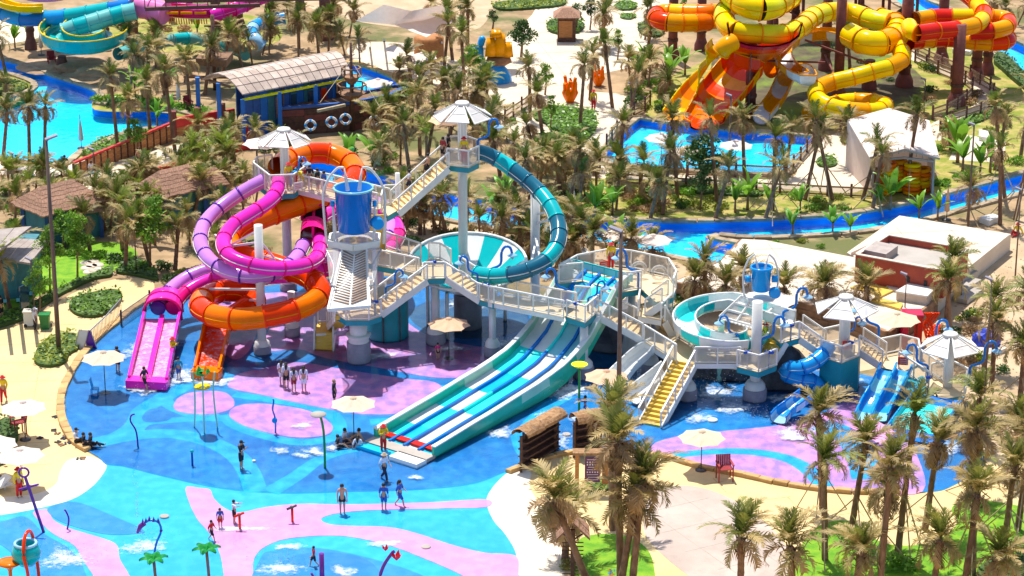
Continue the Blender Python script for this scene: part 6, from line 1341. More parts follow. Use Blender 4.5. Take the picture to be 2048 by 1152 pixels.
for (x, y, zz_) in ((705,262,0),):
    c = G(x, y); t = thing('ship_mast', 'ship mast with two wooden crow nests beside the stage house roof', 'mast', c); m = MB(); m.cyl(c, V(c.x, c.y, HZ(85, c)), .2, 10, .1); m.build('pole', 'wood_dark', t)
    for yy, r in ((186, 1.15), (153, .75)):
        z = HZ(yy, c); m = MB(); m.lathe([(.3,-.6),(r*.85,-.1),(r,.05),(0,.05)], V(c.x, c.y, z), 8, smooth=False); nst = m.build('nest', 'wood_brown', t)
        for k in range(8): a = k*math.pi/4; b = a+math.pi/4; p, q_ = V(c.x+r*math.cos(a), c.y+r*math.sin(a), z), V(c.x+r*math.cos(b), c.y+r*math.sin(b), z); barobj('nest_post', 'wood_brown', nst, p-wpos(nst)+wpos(nst), p+V(0,0,.7), .1); barobj('nest_rail', 'wood_brown', nst, p+V(0,0,.7), q_+V(0,0,.7), .1)
    barobj('boom', 'bamboo', t, G(635,222,3.4), G(690,210,3.4), .2)
    for x2, y2 in ((500,180),(640,205),(760,215)): barobj('rope', 'rope', t, V(c.x, c.y, HZ(120, c)), G(x2, y2, 3.8), .035)
# ---- orange board fence and bridge
of = thing('board_fence', 'orange board fence with a red top rail along the pale path', 'fence', G(150,358)); a, b = G(148,357), G(346,281); n_ = 15
for k in range(n_):
    p, q_ = a.lerp(b, k/n_), a.lerp(b, (k+1)/n_); hh = 1.15+.25*k/n_
    for r in range(4): barobj('board', 'wood_orange', of, p+V(0,0,.12+r*hh/4.3), q_+V(0,0,.12+r*hh/4.3), .06, hh/4.3*.9)
    barobj('post', 'wood_dark', of, p, p+V(0,0,hh), .16)
    barobj('top_rail', 'red_paint', of, p+V(0,0,hh+.05), q_+V(0,0,hh+.1), .22, .16)
ob2 = thing('bridge_parapet', 'tall red beam over orange boards at the right end of the board fence', 'wall', G(348,281)); a, b = G(348,281), G(470,262)
for k in range(5):
    p, q_ = a.lerp(b, k/5), a.lerp(b, (k+1)/5)
    for r in range(3): barobj('board', 'wood_orange', ob2, p+V(0,0,.2+r*.33), q_+V(0,0,.2+r*.33), .08, .3)
    m = MB(); m.bar(p+V(0,0,1.45), q_+V(0,0,1.45), .25, .8); m.build('beam', 'red_paint', ob2)
    if k in (0, 2, 4): barobj('pier', 'maroon_post', ob2, p, p+V(0,0,2.4), .5)
lk = thing('low_kerb_rail', 'low red kerb rail on the near side of the pale path', 'railing', G(205,372)); barobj('rail', 'red_paint', lk, G(205,370,.15), G(420,308,.15), .2, .3); barobj('rail', 'red_paint', lk, G(425,302,.3), G(505,290,.3), .4, .6)
m = MB(); c = G(441,292); t = thing('red_cone', 'small red cone figure beside the red kerb', 'cone', G(494,288)); m.lathe([(.5,0),(.5,.3),(.25,.4),(.12,1.6),(0,1.7)], G(494,288), 12); m.build('cone', 'red_plastic', t)
lr_ = thing('life_ring', 'pale life ring on a grey post near the pale path', 'life ring', G(430,312)); barobj('post', 'slab_grey', lr_, G(424,312), G(424,312,1.8), .4); p = G(430,292,1.0)+V(0,-.4,0); m = MB(); m.tube([p+V(.4*math.cos(a), 0, .4*math.sin(a)) for a in [k*math.pi/8 for k in range(17)]], .1, 8, caps=False); m.build('ring', 'light_teal', lr_)
# ---- huts
def hut(px, py, L_, W_, eave, ridge, label, rz=.7, walls='teal_wall', roof='thatch', rows=7):
    b = G(px, py); t = thing('thatched_hut', label, 'hut', b); R_ = Matrix.Rotation(rz, 3, 'Z'); tw = lambda x, y, z: b + R_ @ V(x, y, z)
    for sx, sy in ((-1,-1),(1,-1),(1,1),(-1,1)): barobj('post', 'blue_paint', t, tw(sx*L_*.38, sy*W_*.36, 0), tw(sx*L_*.38, sy*W_*.36, eave), .25)
    m = MB(); m.prism([tw(-L_*.36,-W_*.3,0), tw(L_*.36,-W_*.3,0), tw(L_*.36,W_*.34,0), tw(-L_*.36,W_*.34,0)], 0, eave*.95); m.build('wall', walls, t)
    rl = L_*.26
    for (A, B, C_, D_) in (((-L_/2,-W_/2),(L_/2,-W_/2),(rl,0),(-rl,0)), ((L_/2,W_/2),(-L_/2,W_/2),(-rl,0),(rl,0)), ((L_/2,-W_/2),(L_/2,W_/2),(rl,0),(rl,0)), ((-L_/2,W_/2),(-L_/2,-W_/2),(-rl,0),(-rl,0))):
        for r in range(rows):
            v0, v1 = r/rows, (r+1)/rows
            def q(u, v, dz=0): x0 = A[0]+(B[0]-A[0])*u; y0 = A[1]+(B[1]-A[1])*u; x1 = D_[0]+(C_[0]-D_[0])*u; y1 = D_[1]+(C_[1]-D_[1])*u; return tw(x0+(x1-x0)*v, y0+(y1-y0)*v, eave+(ridge-eave)*v+dz)
            m = MB(); n_ = 10; vs = []
            for k in range(n_+1): u = k/n_; jag = RN.uniform(-.03,.03); vs += [q(u, v0-.02+jag, .06), q(u, min(1, v1+.02), .03), q(u, v0-.02+jag, -.03)]
            m.add(vs, [f for k in range(n_) for f in ((k*3, k*3+3, k*3+4, k*3+1), (k*3+2, k*3+5, k*3+3, k*3))]); m.build('thatch_layer', roof, t)
    return t
hut(120,474,5.2,4.2,2.6,4.0,'thatched hut with blue posts left of the palms', .75); hut(172,470,2.6,2.2,2.0,2.9,'small thatched porch roof in front of the blue posts', .35)
hut(352,436,4.6,3.6,2.4,3.8,'thatched hut nearest the lavender loop', .7); hut(414,424,3.0,2.4,2.3,3.3,'small thatched roof right of the larger one', .3)
gh = thing('lodge', 'teal walled lodge with two grey board roofs at the left edge', 'building', G(30,600))
def slabroof(A, B, C_, D_, n, mn, t, th=.14, name='roof_board'):
    for k in range(n):
        p0, p1 = A.lerp(B, k/n), A.lerp(B, (k+.96)/n); p3, p2 = D_.lerp(C_, k/n), D_.lerp(C_, (k+.96)/n); dn = V(0,0,-th)
        m = MB(); m.add([p0,p1,p2,p3,p0+dn,p1+dn,p2+dn,p3+dn], ((0,1,2,3),(7,6,5,4),(0,4,5,1),(1,5,6,2),(2,6,7,3),(3,7,4,0))); m.build(name, mn, t)
slabroof(G(-40,512,4.6), G(0,500,4.7), G(64,452,4.9), G(-40,462,4.8), 3, 'roof_grey', gh); slabroof(G(-40,510,3.6), G(60,526,3.3), G(98,480,3.6), G(20,476,3.9), 6, 'roof_grey', gh)
m = MB(); m.prism(GP((-40,600,0),(35,598,0),(62,585,0),(85,555,0),(-20,550,0)), 0, 3.1); m.build('wall', 'teal_wall', gh)
for x, y in ((36,600),(62,587),(10,602)): barobj('corner_post', 'teal_wall', gh, G(x, y), G(x, y, 3.2), .22)
m = MB(); m.bar(G(40,596,1.5), G(56,588,1.5), .12, 1.5); m.build('window', 'glass_dark', gh)
# ---- shade sails and far bits
ss = thing('shade_sail', 'large pale fabric roof with two peaks over the far terrace', 'shade sail', G(800,90))
for q in ([(711,42,4.0),(768,9,6.2),(822,22,4.8),(790,50,3.6)], [(790,50,3.6),(822,22,4.8),(884,10,6.2),(900,26,4.2)], [(790,50,3.6),(900,26,4.2),(905,45,3.6),(853,74,3.4)]):
    P = GP(*q); m = MB(); n_ = 6; m.smooth = True; vs = []
    for i in range(n_+1):
        for j in range(n_+1): u, v = i/n_, j/n_; p = P[0].lerp(P[1], u).lerp(P[3].lerp(P[2], u), v); p.z -= .5*math.sin(math.pi*u)*math.sin(math.pi*v); vs.append(p)
    m.add(vs, [(i*(n_+1)+j, (i+1)*(n_+1)+j, (i+1)*(n_+1)+j+1, i*(n_+1)+j+1) for i in range(n_) for j in range(n_)]); m.build('fabric', 'canvas_white', ss)
for x, y, z in ((740,95,3.8),(768,80,5.6),(884,85,5.6),(853,118,3.4)): barobj('mast', 'column_white', ss, G(x, y), G(x, y, z), .16)
t = thing('bar_counter', 'ochre curved counter under the far shade sail', 'counter', G(860,130)); m = MB(); m.lathe([(1.3,0),(1.3,2.0),(1.0,2.2),(0,2.2)], G(858,120), 16); m.build('counter', 'wood_orange', t)
kk = thing('info_kiosk', 'small kiosk with a brown hipped roof on the upper plaza', 'kiosk', G(1133,82)); c = G(1133,80); m = MB(); m.box(c+V(0,0,1.15), (1.6,1.6,2.3)); m.build('body', 'wood_dark', kk); m = MB(); m.box(c+V(-.1,-.82,1.2), (1.2,.05,1.5)); m.build('panel', 'wood_orange', kk)
m = MB(); m.lathe([(1.7,2.3),(.5,3.0),(0,3.05)], c, 4, .78, .78+2*math.pi, smooth=False); m.build('roof', 'thatch', kk)
gs = thing('galleon_statue', 'statue of a golden sailed galleon on a blue wave with a whale tail', 'statue', G(982,165)); c = G(988,162)
m = MB(); m.tube(smooth([c+V(-1.0,0,.2), c+V(-1.1,0,1.4), c+V(-1.25,0,2.6), c+V(-.9,0,3.9)], 5, False), [.55]*6+[.4]*6+[.3]*3+[.12], 10); m.build('tail', 'bright_blue', gs)
for s_ in (-1, 1): m = MB(); m.tube([c+V(-1.2,0,2.5), c+V(-1.7-.2*s_,0,2.7), c+V(-2.2,0,2.0+s_*.3)], [.3,.28,.05], 8); m.build('fin', 'pale_blue', gs)
m = MB(); m.lathe([(1.35,0),(1.25,.5),(.9,1.1),(.5,1.5),(0,1.6)], c+V(.2,0,0), 14); m.build('wave_base', 'bright_blue', gs)
m = MB(); m.tube([c+V(-.6,0,1.9), c+V(.2,0,1.6), c+V(1.3,0,2.1)], [.45,.62,.5], 10); m.build('hull', 'wood_brown', gs)
for k, (x, z, w_, h_) in enumerate(((-.25,3.0,.8,1.5),(.55,3.2,.9,1.9),(1.2,2.8,.7,1.2),(.2,4.2,.9,.6))): m = MB(); m.smooth = True; m.add([c+V(x+(-1+2*i/4)*w_*(.62-.2*j/4), -.4-.25*math.sin(math.pi*j/4)-.2*math.cos((i/4-.5)*3), z+(j/4-.5)*h_) for j in range(5) for i in range(5)]+[c+V(x+(-1+2*i/4)*w_*(.62-.2*j/4), .05, z+(j/4-.5)*h_) for j in range(5) for i in range(5)], [q for o_ in (0,25) for j in range(4) for i in range(4) for q in [(o_+j*5+i, o_+j*5+i+1, o_+j*5+i+6, o_+j*5+i+5)]]+[(j*5, j*5+5, j*5+30, j*5+25) for j in range(4)]+[(j*5+4, j*5+9, j*5+34, j*5+29) for j in range(4)]+[(i, i+1, i+26, i+25) for i in range(4)]+[(20+i, 21+i, 46+i, 45+i) for i in range(4)]); m.build('sail', 'amber', gs)
for x, y, s_, lb in ((1140,205,1.0,'orange coral shaped sculpture at the plaza edge'), (1197,172,.8,'small orange sculpture behind the plaza lifeguard')):
    t = thing('coral_sculpture', lb, 'sculpture', G(x, y)); c = G(x, y)
    for k in range(6): a = k*1.05; m = MB(); m.tube(smooth([c+V(0,0,.1), c+V(.4*math.cos(a), .4*math.sin(a), .9)*s_, c+V(.5*math.cos(a+.5), .5*math.sin(a+.5), 1.7+.25*(k % 3))*s_], 4, False), [.3*s_]*5+[.15*s_]*4, 7); m.build('branch', 'orange', t)
# ---- tube store
ts = thing('tube_store', 'white gabled tent storing yellow swim tubes', 'tent', G(1803,395)); FL, FR_ = G(1744,395), G(1864,397); dpt = V(-.2,7.5,0); ez = 3.15; apx = (FL+FR_)/2+V(0,0,3.8)
BLk, BR = FL+dpt+V(-.9,0,0), FR_+dpt+V(.9,0,0); bap = (BLk+BR)/2+V(0,0,4.7)
eL, eR = FL+V(-.35,-.3,ez), FR_+V(.35,-.3,ez); bL, bR = BLk+V(0,0,ez+.6), BR+V(0,0,ez+.6)
for nm, q in (('roof_panel', [eL, apx+V(0,-.3,0), bap, bL]), ('roof_panel', [apx+V(0,-.3,0), eR, bR, bap])): m = MB(); dn = V(0,0,-.08); m.add(q+[p+dn for p in q], ((0,1,2,3),(7,6,5,4),(0,4,5,1),(1,5,6,2),(2,6,7,3),(3,7,4,0))); m.build(nm, 'canvas_white', ts)
for nm, q in (('side_wall', [FL, FL+V(0,0,ez), BLk+V(0,0,ez+.5), BLk]), ('side_wall', [FR_, BR, BR+V(0,0,ez+.5), FR_+V(0,0,ez)]), ('back_wall', [BLk, BLk+V(0,0,ez+.5), bap-V(0,0,.1), BR+V(0,0,ez+.5), BR])): m = MB(); m.add(q, (tuple(range(len(q))),)); m.build(nm, 'canvas_white', ts)
for a, b in ((eL, apx+V(0,-.3,0)), (apx+V(0,-.3,0), eR), (FL, FL+V(0,0,ez)), (FR_, FR_+V(0,0,ez)), (FL+V(0,0,ez-.3), apx-V(0,0,.7)), (apx-V(0,0,.7), FR_+V(0,0,ez-.3))): barobj('frame_bar', 'slab_grey', ts, a, b, .14)
for k in range(9): u = (k+1)/10; a = FL.lerp(FR_, u); zt = ez+(4.1-ez)*(1-abs(u-.5)*2); barobj('frame_web', 'slab_grey', ts, V(a.x, a.y-.1, zt-.5), V(a.x, a.y-.1, zt), .06)
m = MB(); sg = .5; me_t = MB(); me_t.tube([V(sg*math.cos(a), sg*math.sin(a), 0) for a in [k*math.pi/8 for k in range(17)]], .16, 8, caps=False); tubes = {n: me_t.mesh('swim_tube', n) for n in ('amber','yellow','orange')}
for col in range(4):
    for r in range(8-(col == 3)*2):
        p = FL.lerp(FR_, .28+col*.2)+V(0,.9+(col % 2)*.8,.18+r*.3); o = bpy.data.objects.new('swim_tube', tubes[['amber','yellow','amber','orange'][(col+r) % 4]]); o.location = p; o.rotation_euler = (RN.uniform(-.12,.12), RN.uniform(-.12,.12), RN.uniform(0,6)); link(o)
        tag(o, ('bottom','second lowest','third lowest','fourth lowest','fifth lowest','sixth lowest','seventh lowest','top')[r]+' swim tube of the '+('left','second','third','right')[col]+' stack in the white tent', 'swim tube', 'swim tubes stacked in the white tent')
for a in ((1700,300,2.2,'grey side wall panel left of the tube store'),):
    pass
# ---- concrete terrace and pump house
ZD = 1.2; terr = [(1484,478),(1530,480),(1600,494),(1711,515),(1694,505),(1799,431),(2022,468),(1934,539),(1872,597),(1816,636),(1775,662),(1690,626),(1600,603),(1460,590),(1352,562),(1440,524)]
tp = W(terr, ZD, False); m = MB(); m.prism(tp, 0, ZD); o = m.build('terrace', 'concrete'); o['kind'] = 'structure'
m = MB(); m.prism(W([(1702,505),(1799,433),(2019,469),(1934,537),(1905,520),(1780,470)], ZD+.25, False), ZD-.1, ZD+.25); o = m.build('upper_terrace', 'concrete'); o['kind'] = 'structure'
def stonewall(a, b, h, label, rows=3, mn='brown_stone', ln=.95, th=.3):
    a, b = V(a.x, a.y, 0), V(b.x, b.y, 0); t = thing('stone_wall', label, 'wall', a); L = (b-a).length; n = max(1, int(L/ln)); an = math.atan2((b-a).y, (b-a).x); k_ = 0
    for r in range(rows):
        for k in range(n+(r % 2)):
            u0 = max(0, (k-(.5 if r % 2 else 0))/n); u1 = min(1, (k+1-(.5 if r % 2 else 0))/n); k_ += 1
            if u1-u0 < .01: continue
            inst('stone', stone_mesh(mn, k_ % 5), t, a.lerp(b, (u0+u1)/2)-a+V(0,0,h*(r+.5)/rows), (0,0,an), (L*(u1-u0)*.97, th*RN.uniform(.85,1.15), h/rows*.95))
    return t
for i, lb in ((10,'stone retaining wall by the terrace steps'), (11,'stone wall right of the big parasol'), (12,'brown stone wall behind the red locker'), (13,'brown stone wall behind the teal pod'), (14,'brown stone wall behind the spiral ring slide'), (15,'short stone wall at the left end of the terrace'), (16,'stone wall left of the racing platform'), (9,'tan stone side wall of the raised terrace')):
    a, b = tp[(i-1) % 16], tp[i % 16]; stonewall(a, b, ZD, lb, 3)
pb = thing('pump_house', 'low red plastered building with a flat grey roof', 'building', G(1800,585)); zb = 3.1
c4 = [G(1714,509,zb), G(1886,541,zb), G(1934,497,zb), G(1776,470,zb)]
for i, mn in ((0,'brick_red'), (1,'brick_red'), (2,'brick_red'), (3,'brick_red')):
    a, b = c4[i], c4[(i+1) % 4]; a, b = V(a.x, a.y, 0), V(b.x, b.y, 0); inn = V(0,.12,0); m = MB(); m.bar(a+V(0,0,(ZD+zb)/2), b+V(0,0,(ZD+zb)/2), .22, zb-ZD); m.build('wall', mn, pb)
    barobj('parapet_cap', 'concrete', pb, a+V(0,0,zb+.03), b+V(0,0,zb+.03), .28, .06)
m = MB(); m.prism(c4, ZD, zb-.45); m.build('roof', 'slab_grey', pb)
m = MB(); h4 = GP((1728,500,zb+.1),(1772,509,zb+.1),(1796,492,zb+.1),(1752,482,zb+.1)); m.prism(h4, zb-.45, zb+.12); m.build('roof_hatch', 'roof_grey', pb)
f_ = (V(c4[1].x, c4[1].y, 0)-V(c4[0].x, c4[0].y, 0)); fo = V(f_.y, -f_.x, 0).normalized()*.14
for u, w_, mn, z in ((.06,.06,'column_white',.95),(.23,.06,'column_white',.95),(.60,.035,'black',.9),(.80,.035,'black',.85)):
    p = V(c4[0].x, c4[0].y, ZD+z)+f_*u+fo; q_ = p+f_*w_; m = MB(); m.bar(p, q_, .06, .36); v_ = m.build('vent', mn, pb)
    if mn == 'column_white':
        for k in range(4): barobj('louvre', 'slab_grey', v_, p+fo*.3+V(0,0,-.12+k*.08), q_+fo*.3+V(0,0,-.12+k*.08), .03, .03)
m = MB(); p = G(1925,512,2.7); m.box(p+V(.15,-.1,0), (.1,.5,.3)); m.build('red_sign', 'sign_red', pb)
bx = thing('roof_box', 'large pale concrete box on the terrace in front of the red building', 'box', G(1830,598,ZD)); m = MB(); m.prism(GP((1793,583,ZD+.6),(1854,592,ZD+.6),(1870,576,ZD+.6),(1818,568,ZD+.6)), ZD, ZD+.55); m.build('body', 'concrete', bx); m = MB(); m.prism(GP((1791,582,ZD+.66),(1855,592,ZD+.66),(1872,575,ZD+.66),(1817,566,ZD+.66)), ZD+.55, ZD+.66); m.build('lid', 'white_paint', bx)
for k, (px, lb) in enumerate((([(1700,577),(1730,566),(1770,575),(1745,588)],'ochre sheet lying by the red wall'), ([(1738,585),(1778,575),(1795,580),(1760,597)],'second ochre sheet overlapping the first'), ([(1742,605),(1750,598),(1806,611),(1800,622)],'long ochre sheet on the front of the terrace'), ([(1765,566),(1800,572),(1795,585),(1778,583)],'grey board leaning near the red wall'))):
    m = MB(); m.prism(W(px, ZD, False), ZD+.02, ZD+.10+.03*k); o = m.build('sheet_board', 'step_yellow' if k < 3 else 'board_cream'); tag(o, lb, 'board')
for k in range(3): a = G(1895+k*14,588+k*10), G(1945+k*6,560+k*12); m = MB(); m.bar(a[0]+V(0,0,.5-.15*k), a[1]+V(0,0,.5-.15*k), .8, .5-.1*k); o = m.build('stone_step', 'slab_grey'); tag(o, ['top','middle','lowest'][k]+' long grey step at the corner of the terrace', 'step')
lq = thing('red_locker', 'crimson box shaped portal against the stone wall', 'locker', G(1828,690)); c = G(1822,690); m = MB(); m.box(c+V(-.5,0,1), (.35,1.4,2)); m.build('side', 'crimson', lq); m = MB(); m.box(c+V(.45,.3,1), (.3,1.4,2)); m.build('side', 'red_plastic', lq); m = MB(); m.box(c+V(0,.2,2.05), (1.3,1.2,.2)); m.build('top', 'crimson', lq)
oh = thing('hose_heap', 'tangle of orange hoses beside the stone wall', 'hoses', G(1862,675)); c = G(1862,672)
for k in range(9): a = k*.7; m = MB(); m.tube(smooth([c+V(-.5+.12*k, 0, 1.6), c+V(-.3+.3*math.cos(a), -.3, .8), c+V(.4*math.sin(a), -.6, .1), c+V(.4+.2*math.cos(a*2), .2, .7)], 5, False), .05, 6); m.build('hose', 'orange_red', oh)
tb_ = thing('tarp_heap', 'heap covered with a blue tarpaulin on a low slab', 'tarpaulin', G(1975,690)); m = MB(); m.prism(GP((1938,692,.3),(1965,712,.3),(2014,696,.3),(1988,680,.3)), 0, .3); m.build('slab', 'concrete', tb_)
bm = bmesh.new(); bmesh.ops.create_icosphere(bm, subdivisions=3, radius=1); rn = random.Random(3)
for v in bm.verts: k = 1+rn.uniform(-.12,.12); v.co = Vector((v.co.x*.95*k, v.co.y*.8*k, max(0, v.co.z*.9*k)))
me = bpy.data.meshes.new('tarp'); bm.to_mesh(me); bm.free(); me.materials.append(MAT['tarp_blue']); o = link(bpy.data.objects.new('tarp', me), tb_); o.location = G(1972,686,.3)-tb_.location
for k, (x, y, lb) in enumerate(((1985,436,'white square slab near the right river bank'), (1978,433,'grey drum beside the white slab'))):
    if k == 0: m = MB(); m.prism(GP((1959,434,.4),(1985,427,.4),(2003,432,.4),(1978,442,.4)), 0, .4); o = m.build('slab', 'white_paint'); tag(o, lb, 'slab')
for px, lb, mn in (([(1958,272),(1980,276),(1976,262),(1958,258)],'white hatch on the far concrete pad','white_paint'), ([(1905,98),(1940,103),(1948,92),(1912,88)],'white box hatch beside the winding path','white_paint'), ([(1128,508),(1180,510),(1172,495),(1142,495)],'white covered box behind the racing platform','white_paint')):
    m = MB(); m.prism(W(px, .4, False), 0, .4); o = m.build('hatch', mn); tag(o, lb, 'hatch')
rock((190,150),(3.0,2.0,.6),'flat tan rocks beside the lagoon','rock_tan',11); rock((160,134),(2.6,2.4,.8),'layered tan rocks behind the red lifeguard chair','rock_tan',12); rock((105,133),(2.8,2.4,.4),'low tan rock ledge at the lagoon bank','rock_tan',13)
# ---- fences
def wf(px, label, **k): return wood_fence([G(x, y) for x, y in px], label, **k)
wf([(1817,100),(1845,118),(1895,140),(1940,158)], 'net fence on the upper side of the winding path'); wf([(1830,125),(1880,150),(1930,170),(1950,188),(1930,210),(1890,232),(1865,240)], 'net fence on the inner side of the winding path'); wf([(1940,158),(1985,185),(1990,210),(1960,232),(1905,250),(1880,262)], 'net fence on the outer side of the winding path')
wf([(1213,298),(1235,270),(1262,236),(1290,222),(1300,210)], 'brown fence at the left corner of the parasol pool'); wf([(1375,352),(1460,353),(1540,358),(1568,358)], 'brown fence along the near edge of the parasol pool', step=3, boards=2)
wf([(1572,355),(1600,325),(1625,295),(1640,280)], 'net fence at the right edge of the parasol pool'); wf([(1640,262),(1700,262),(1722,262)], 'low brown fence behind the tube store', boards=2)
wf([(1235,365),(1300,372),(1400,378),(1520,385),(1620,390),(1750,396)], 'long low picket fence above the lazy river', step=1.7, boards=2, h=.8, post_h=1.0); wf([(1010,245),(1040,225),(1060,212)], 'wooden fence on the ramp left of the plaza', boards=3); wf([(1130,345),(1165,335),(1200,338)], 'short picket fence below the plaza', h=.8, boards=2)
bf = thing('steel_barrier', 'row of thin grey steel barriers beside the basin kerb', 'barrier', G(185,690)); P = GP((180,694,.0),(212,664,.0),(243,628,.0))
for a, b in zip(P, P[1:]):
    barobj('top_bar', 'steel', bf, a+V(0,0,1.05), b+V(0,0,1.05), .05); barobj('foot_bar', 'steel', bf, a+V(0,0,.15), b+V(0,0,.15), .05)
    for k in range(13): p = a.lerp(b, k/12); barobj('bar', 'steel', bf, p+V(0,0,.15), p+V(0,0,1.05), .03)
nt_ = thing('net_fence', 'low net fence between the left deck and the twin chute', 'fence', G(243,652)); P = GP((243,652,0),(300,612,0),(352,600,0))
for a, b in zip(P, P[1:]): m = MB(); m.add([a, b, b+V(0,0,.9), a+V(0,0,.9)], ((0,1,2,3),)); m.build('net_panel', 'mesh_fence', nt_); barobj('post', 'wood_dark', nt_, a, a+V(0,0,1.1), .12); barobj('rail', 'rope', nt_, a+V(0,0,.9), b+V(0,0,.9), .05)
for k, (x, y) in enumerate(sorted([(172,527),(187,524),(196,531),(183,533),(173,537),(198,540),(188,543),(178,545),(211,541),(203,548),(193,552),(216,548),(186,556)])):
    m = MB(); c = G(x, y); m.lathe([(.42,0),(.4,.08),(0,.08)], c, 12); o = m.build('stepping_stone', 'concrete'); tag(o, 'round stepping stone, '+('leftmost','second','third','fourth','fifth','sixth','seventh','eighth','ninth','tenth','eleventh','twelfth','rightmost')[k]+' from the left in the lawn' if 0 < k < 12 else ('leftmost','rightmost')[k > 0]+' round stepping stone in the lawn', 'stone', 'stepping stones in the lawn')
# ================================================================ people
POSES = {}
def joints(kind):
    J = dict(pel=(0,0,.93), spi=(0,.01,1.13), che=(0,0,1.33), nek=(0,0,1.47), hed=(0,-.01,1.58), top=(0,0,1.68))
    for s, n in ((-1,'l'), (1,'r')):
        J['sh'+n] = (s*.18,0,1.41); J['el'+n] = (s*.24,.03,1.13); J['wr'+n] = (s*.25,-.05,.89); J['ha'+n] = (s*.24,-.08,.79)
        J['hi'+n] = (s*.09,0,.88); J['kn'+n] = (s*.10,-.01,.48); J['an'+n] = (s*.10,.02,.08); J['to'+n] = (s*.11,-.13,.035)
    def mv(**k): J.update(k)
    if kind == 'walk': mv(knl=(-.09,-.20,.50), anl=(-.09,-.28,.10), tol=(-.09,-.42,.06), knr=(.09,.08,.48), anr=(.1,.34,.14), tor=(.1,.24,.04), ell=(-.25,.12,1.15), wrl=(-.24,.10,.92), hal=(-.23,.06,.83), elr=(.25,-.08,1.15), wrr=(.22,-.25,1.0), har=(.2,-.32,.94))
    if kind == 'photo': mv(ell=(-.24,-.1,1.16), wrl=(-.1,-.33,1.3), hal=(-.04,-.38,1.36), elr=(.24,-.1,1.16), wrr=(.1,-.33,1.3), har=(.04,-.38,1.36), hed=(0,-.04,1.57), top=(0,-.04,1.67))
    if kind == 'reach': mv(ell=(-.22,-.22,1.32), wrl=(-.14,-.45,1.36), hal=(-.12,-.53,1.38), elr=(.24,-.2,1.36), wrr=(.16,-.44,1.46), har=(.14,-.5,1.5))
    if kind == 'bend': mv(spi=(0,-.10,1.08), che=(0,-.30,1.14), nek=(0,-.42,1.18), hed=(0,-.52,1.18), top=(0,-.6,1.16), shl=(-.18,-.36,1.14), shr=(.18,-.36,1.14), ell=(-.2,-.42,.9), elr=(.2,-.42,.9), wrl=(-.16,-.48,.7), wrr=(.16,-.48,.7), hal=(-.14,-.5,.6), har=(.14,-.5,.6))
    if kind in ('sit', 'recline'):
        J = {k: (p[0], p[1], p[2]-.80) for k, p in J.items()}; mv = J.update
        mv(dict(knl=(-.12,-.40,.34), anl=(-.12,-.62,.08), tol=(-.12,-.74,.06), knr=(.12,-.44,.16), anr=(.12,-.82,.08), tor=(.13,-.86,.2), ell=(-.26,-.02,.42), wrl=(-.18,-.26,.36), hal=(-.14,-.34,.36), elr=(.26,.14,.36), wrr=(.28,.22,.14), har=(.28,.24,.05)))
    if kind == 'chair':
        J = {k: (p[0], p[1], p[2]-.45) for k, p in J.items()}; J.update(knl=(-.12,-.42,.48), anl=(-.12,-.44,.08), tol=(-.12,-.58,.04), knr=(.12,-.42,.48), anr=(.12,-.44,.08), tor=(.12,-.58,.04), wrl=(-.14,-.3,.56), hal=(-.12,-.38,.54), wrr=(.14,-.3,.56), har=(.12,-.38,.54), ell=(-.24,-.04,.66), elr=(.24,-.04,.66))
    return {k: Vector(p) for k, p in J.items()}
RAD = dict(pel=.135, spi=.12, che=.145, nek=.055, hed=.095, top=.075, sh=.07, el=.045, wr=.03, ha=.04, hi=.10, kn=.06, an=.042, to=.035)
BONES = [('pel','spi'),('spi','che'),('che','nek'),('nek','hed'),('hed','top')]+[(a+n, b+n) for n in 'lr' for a, b in (('sh','el'),('el','wr'),('wr','ha'),('hi','kn'),('kn','an'),('an','to'))]
LINK = BONES+[('che','shl'),('che','shr'),('pel','hil'),('pel','hir')]
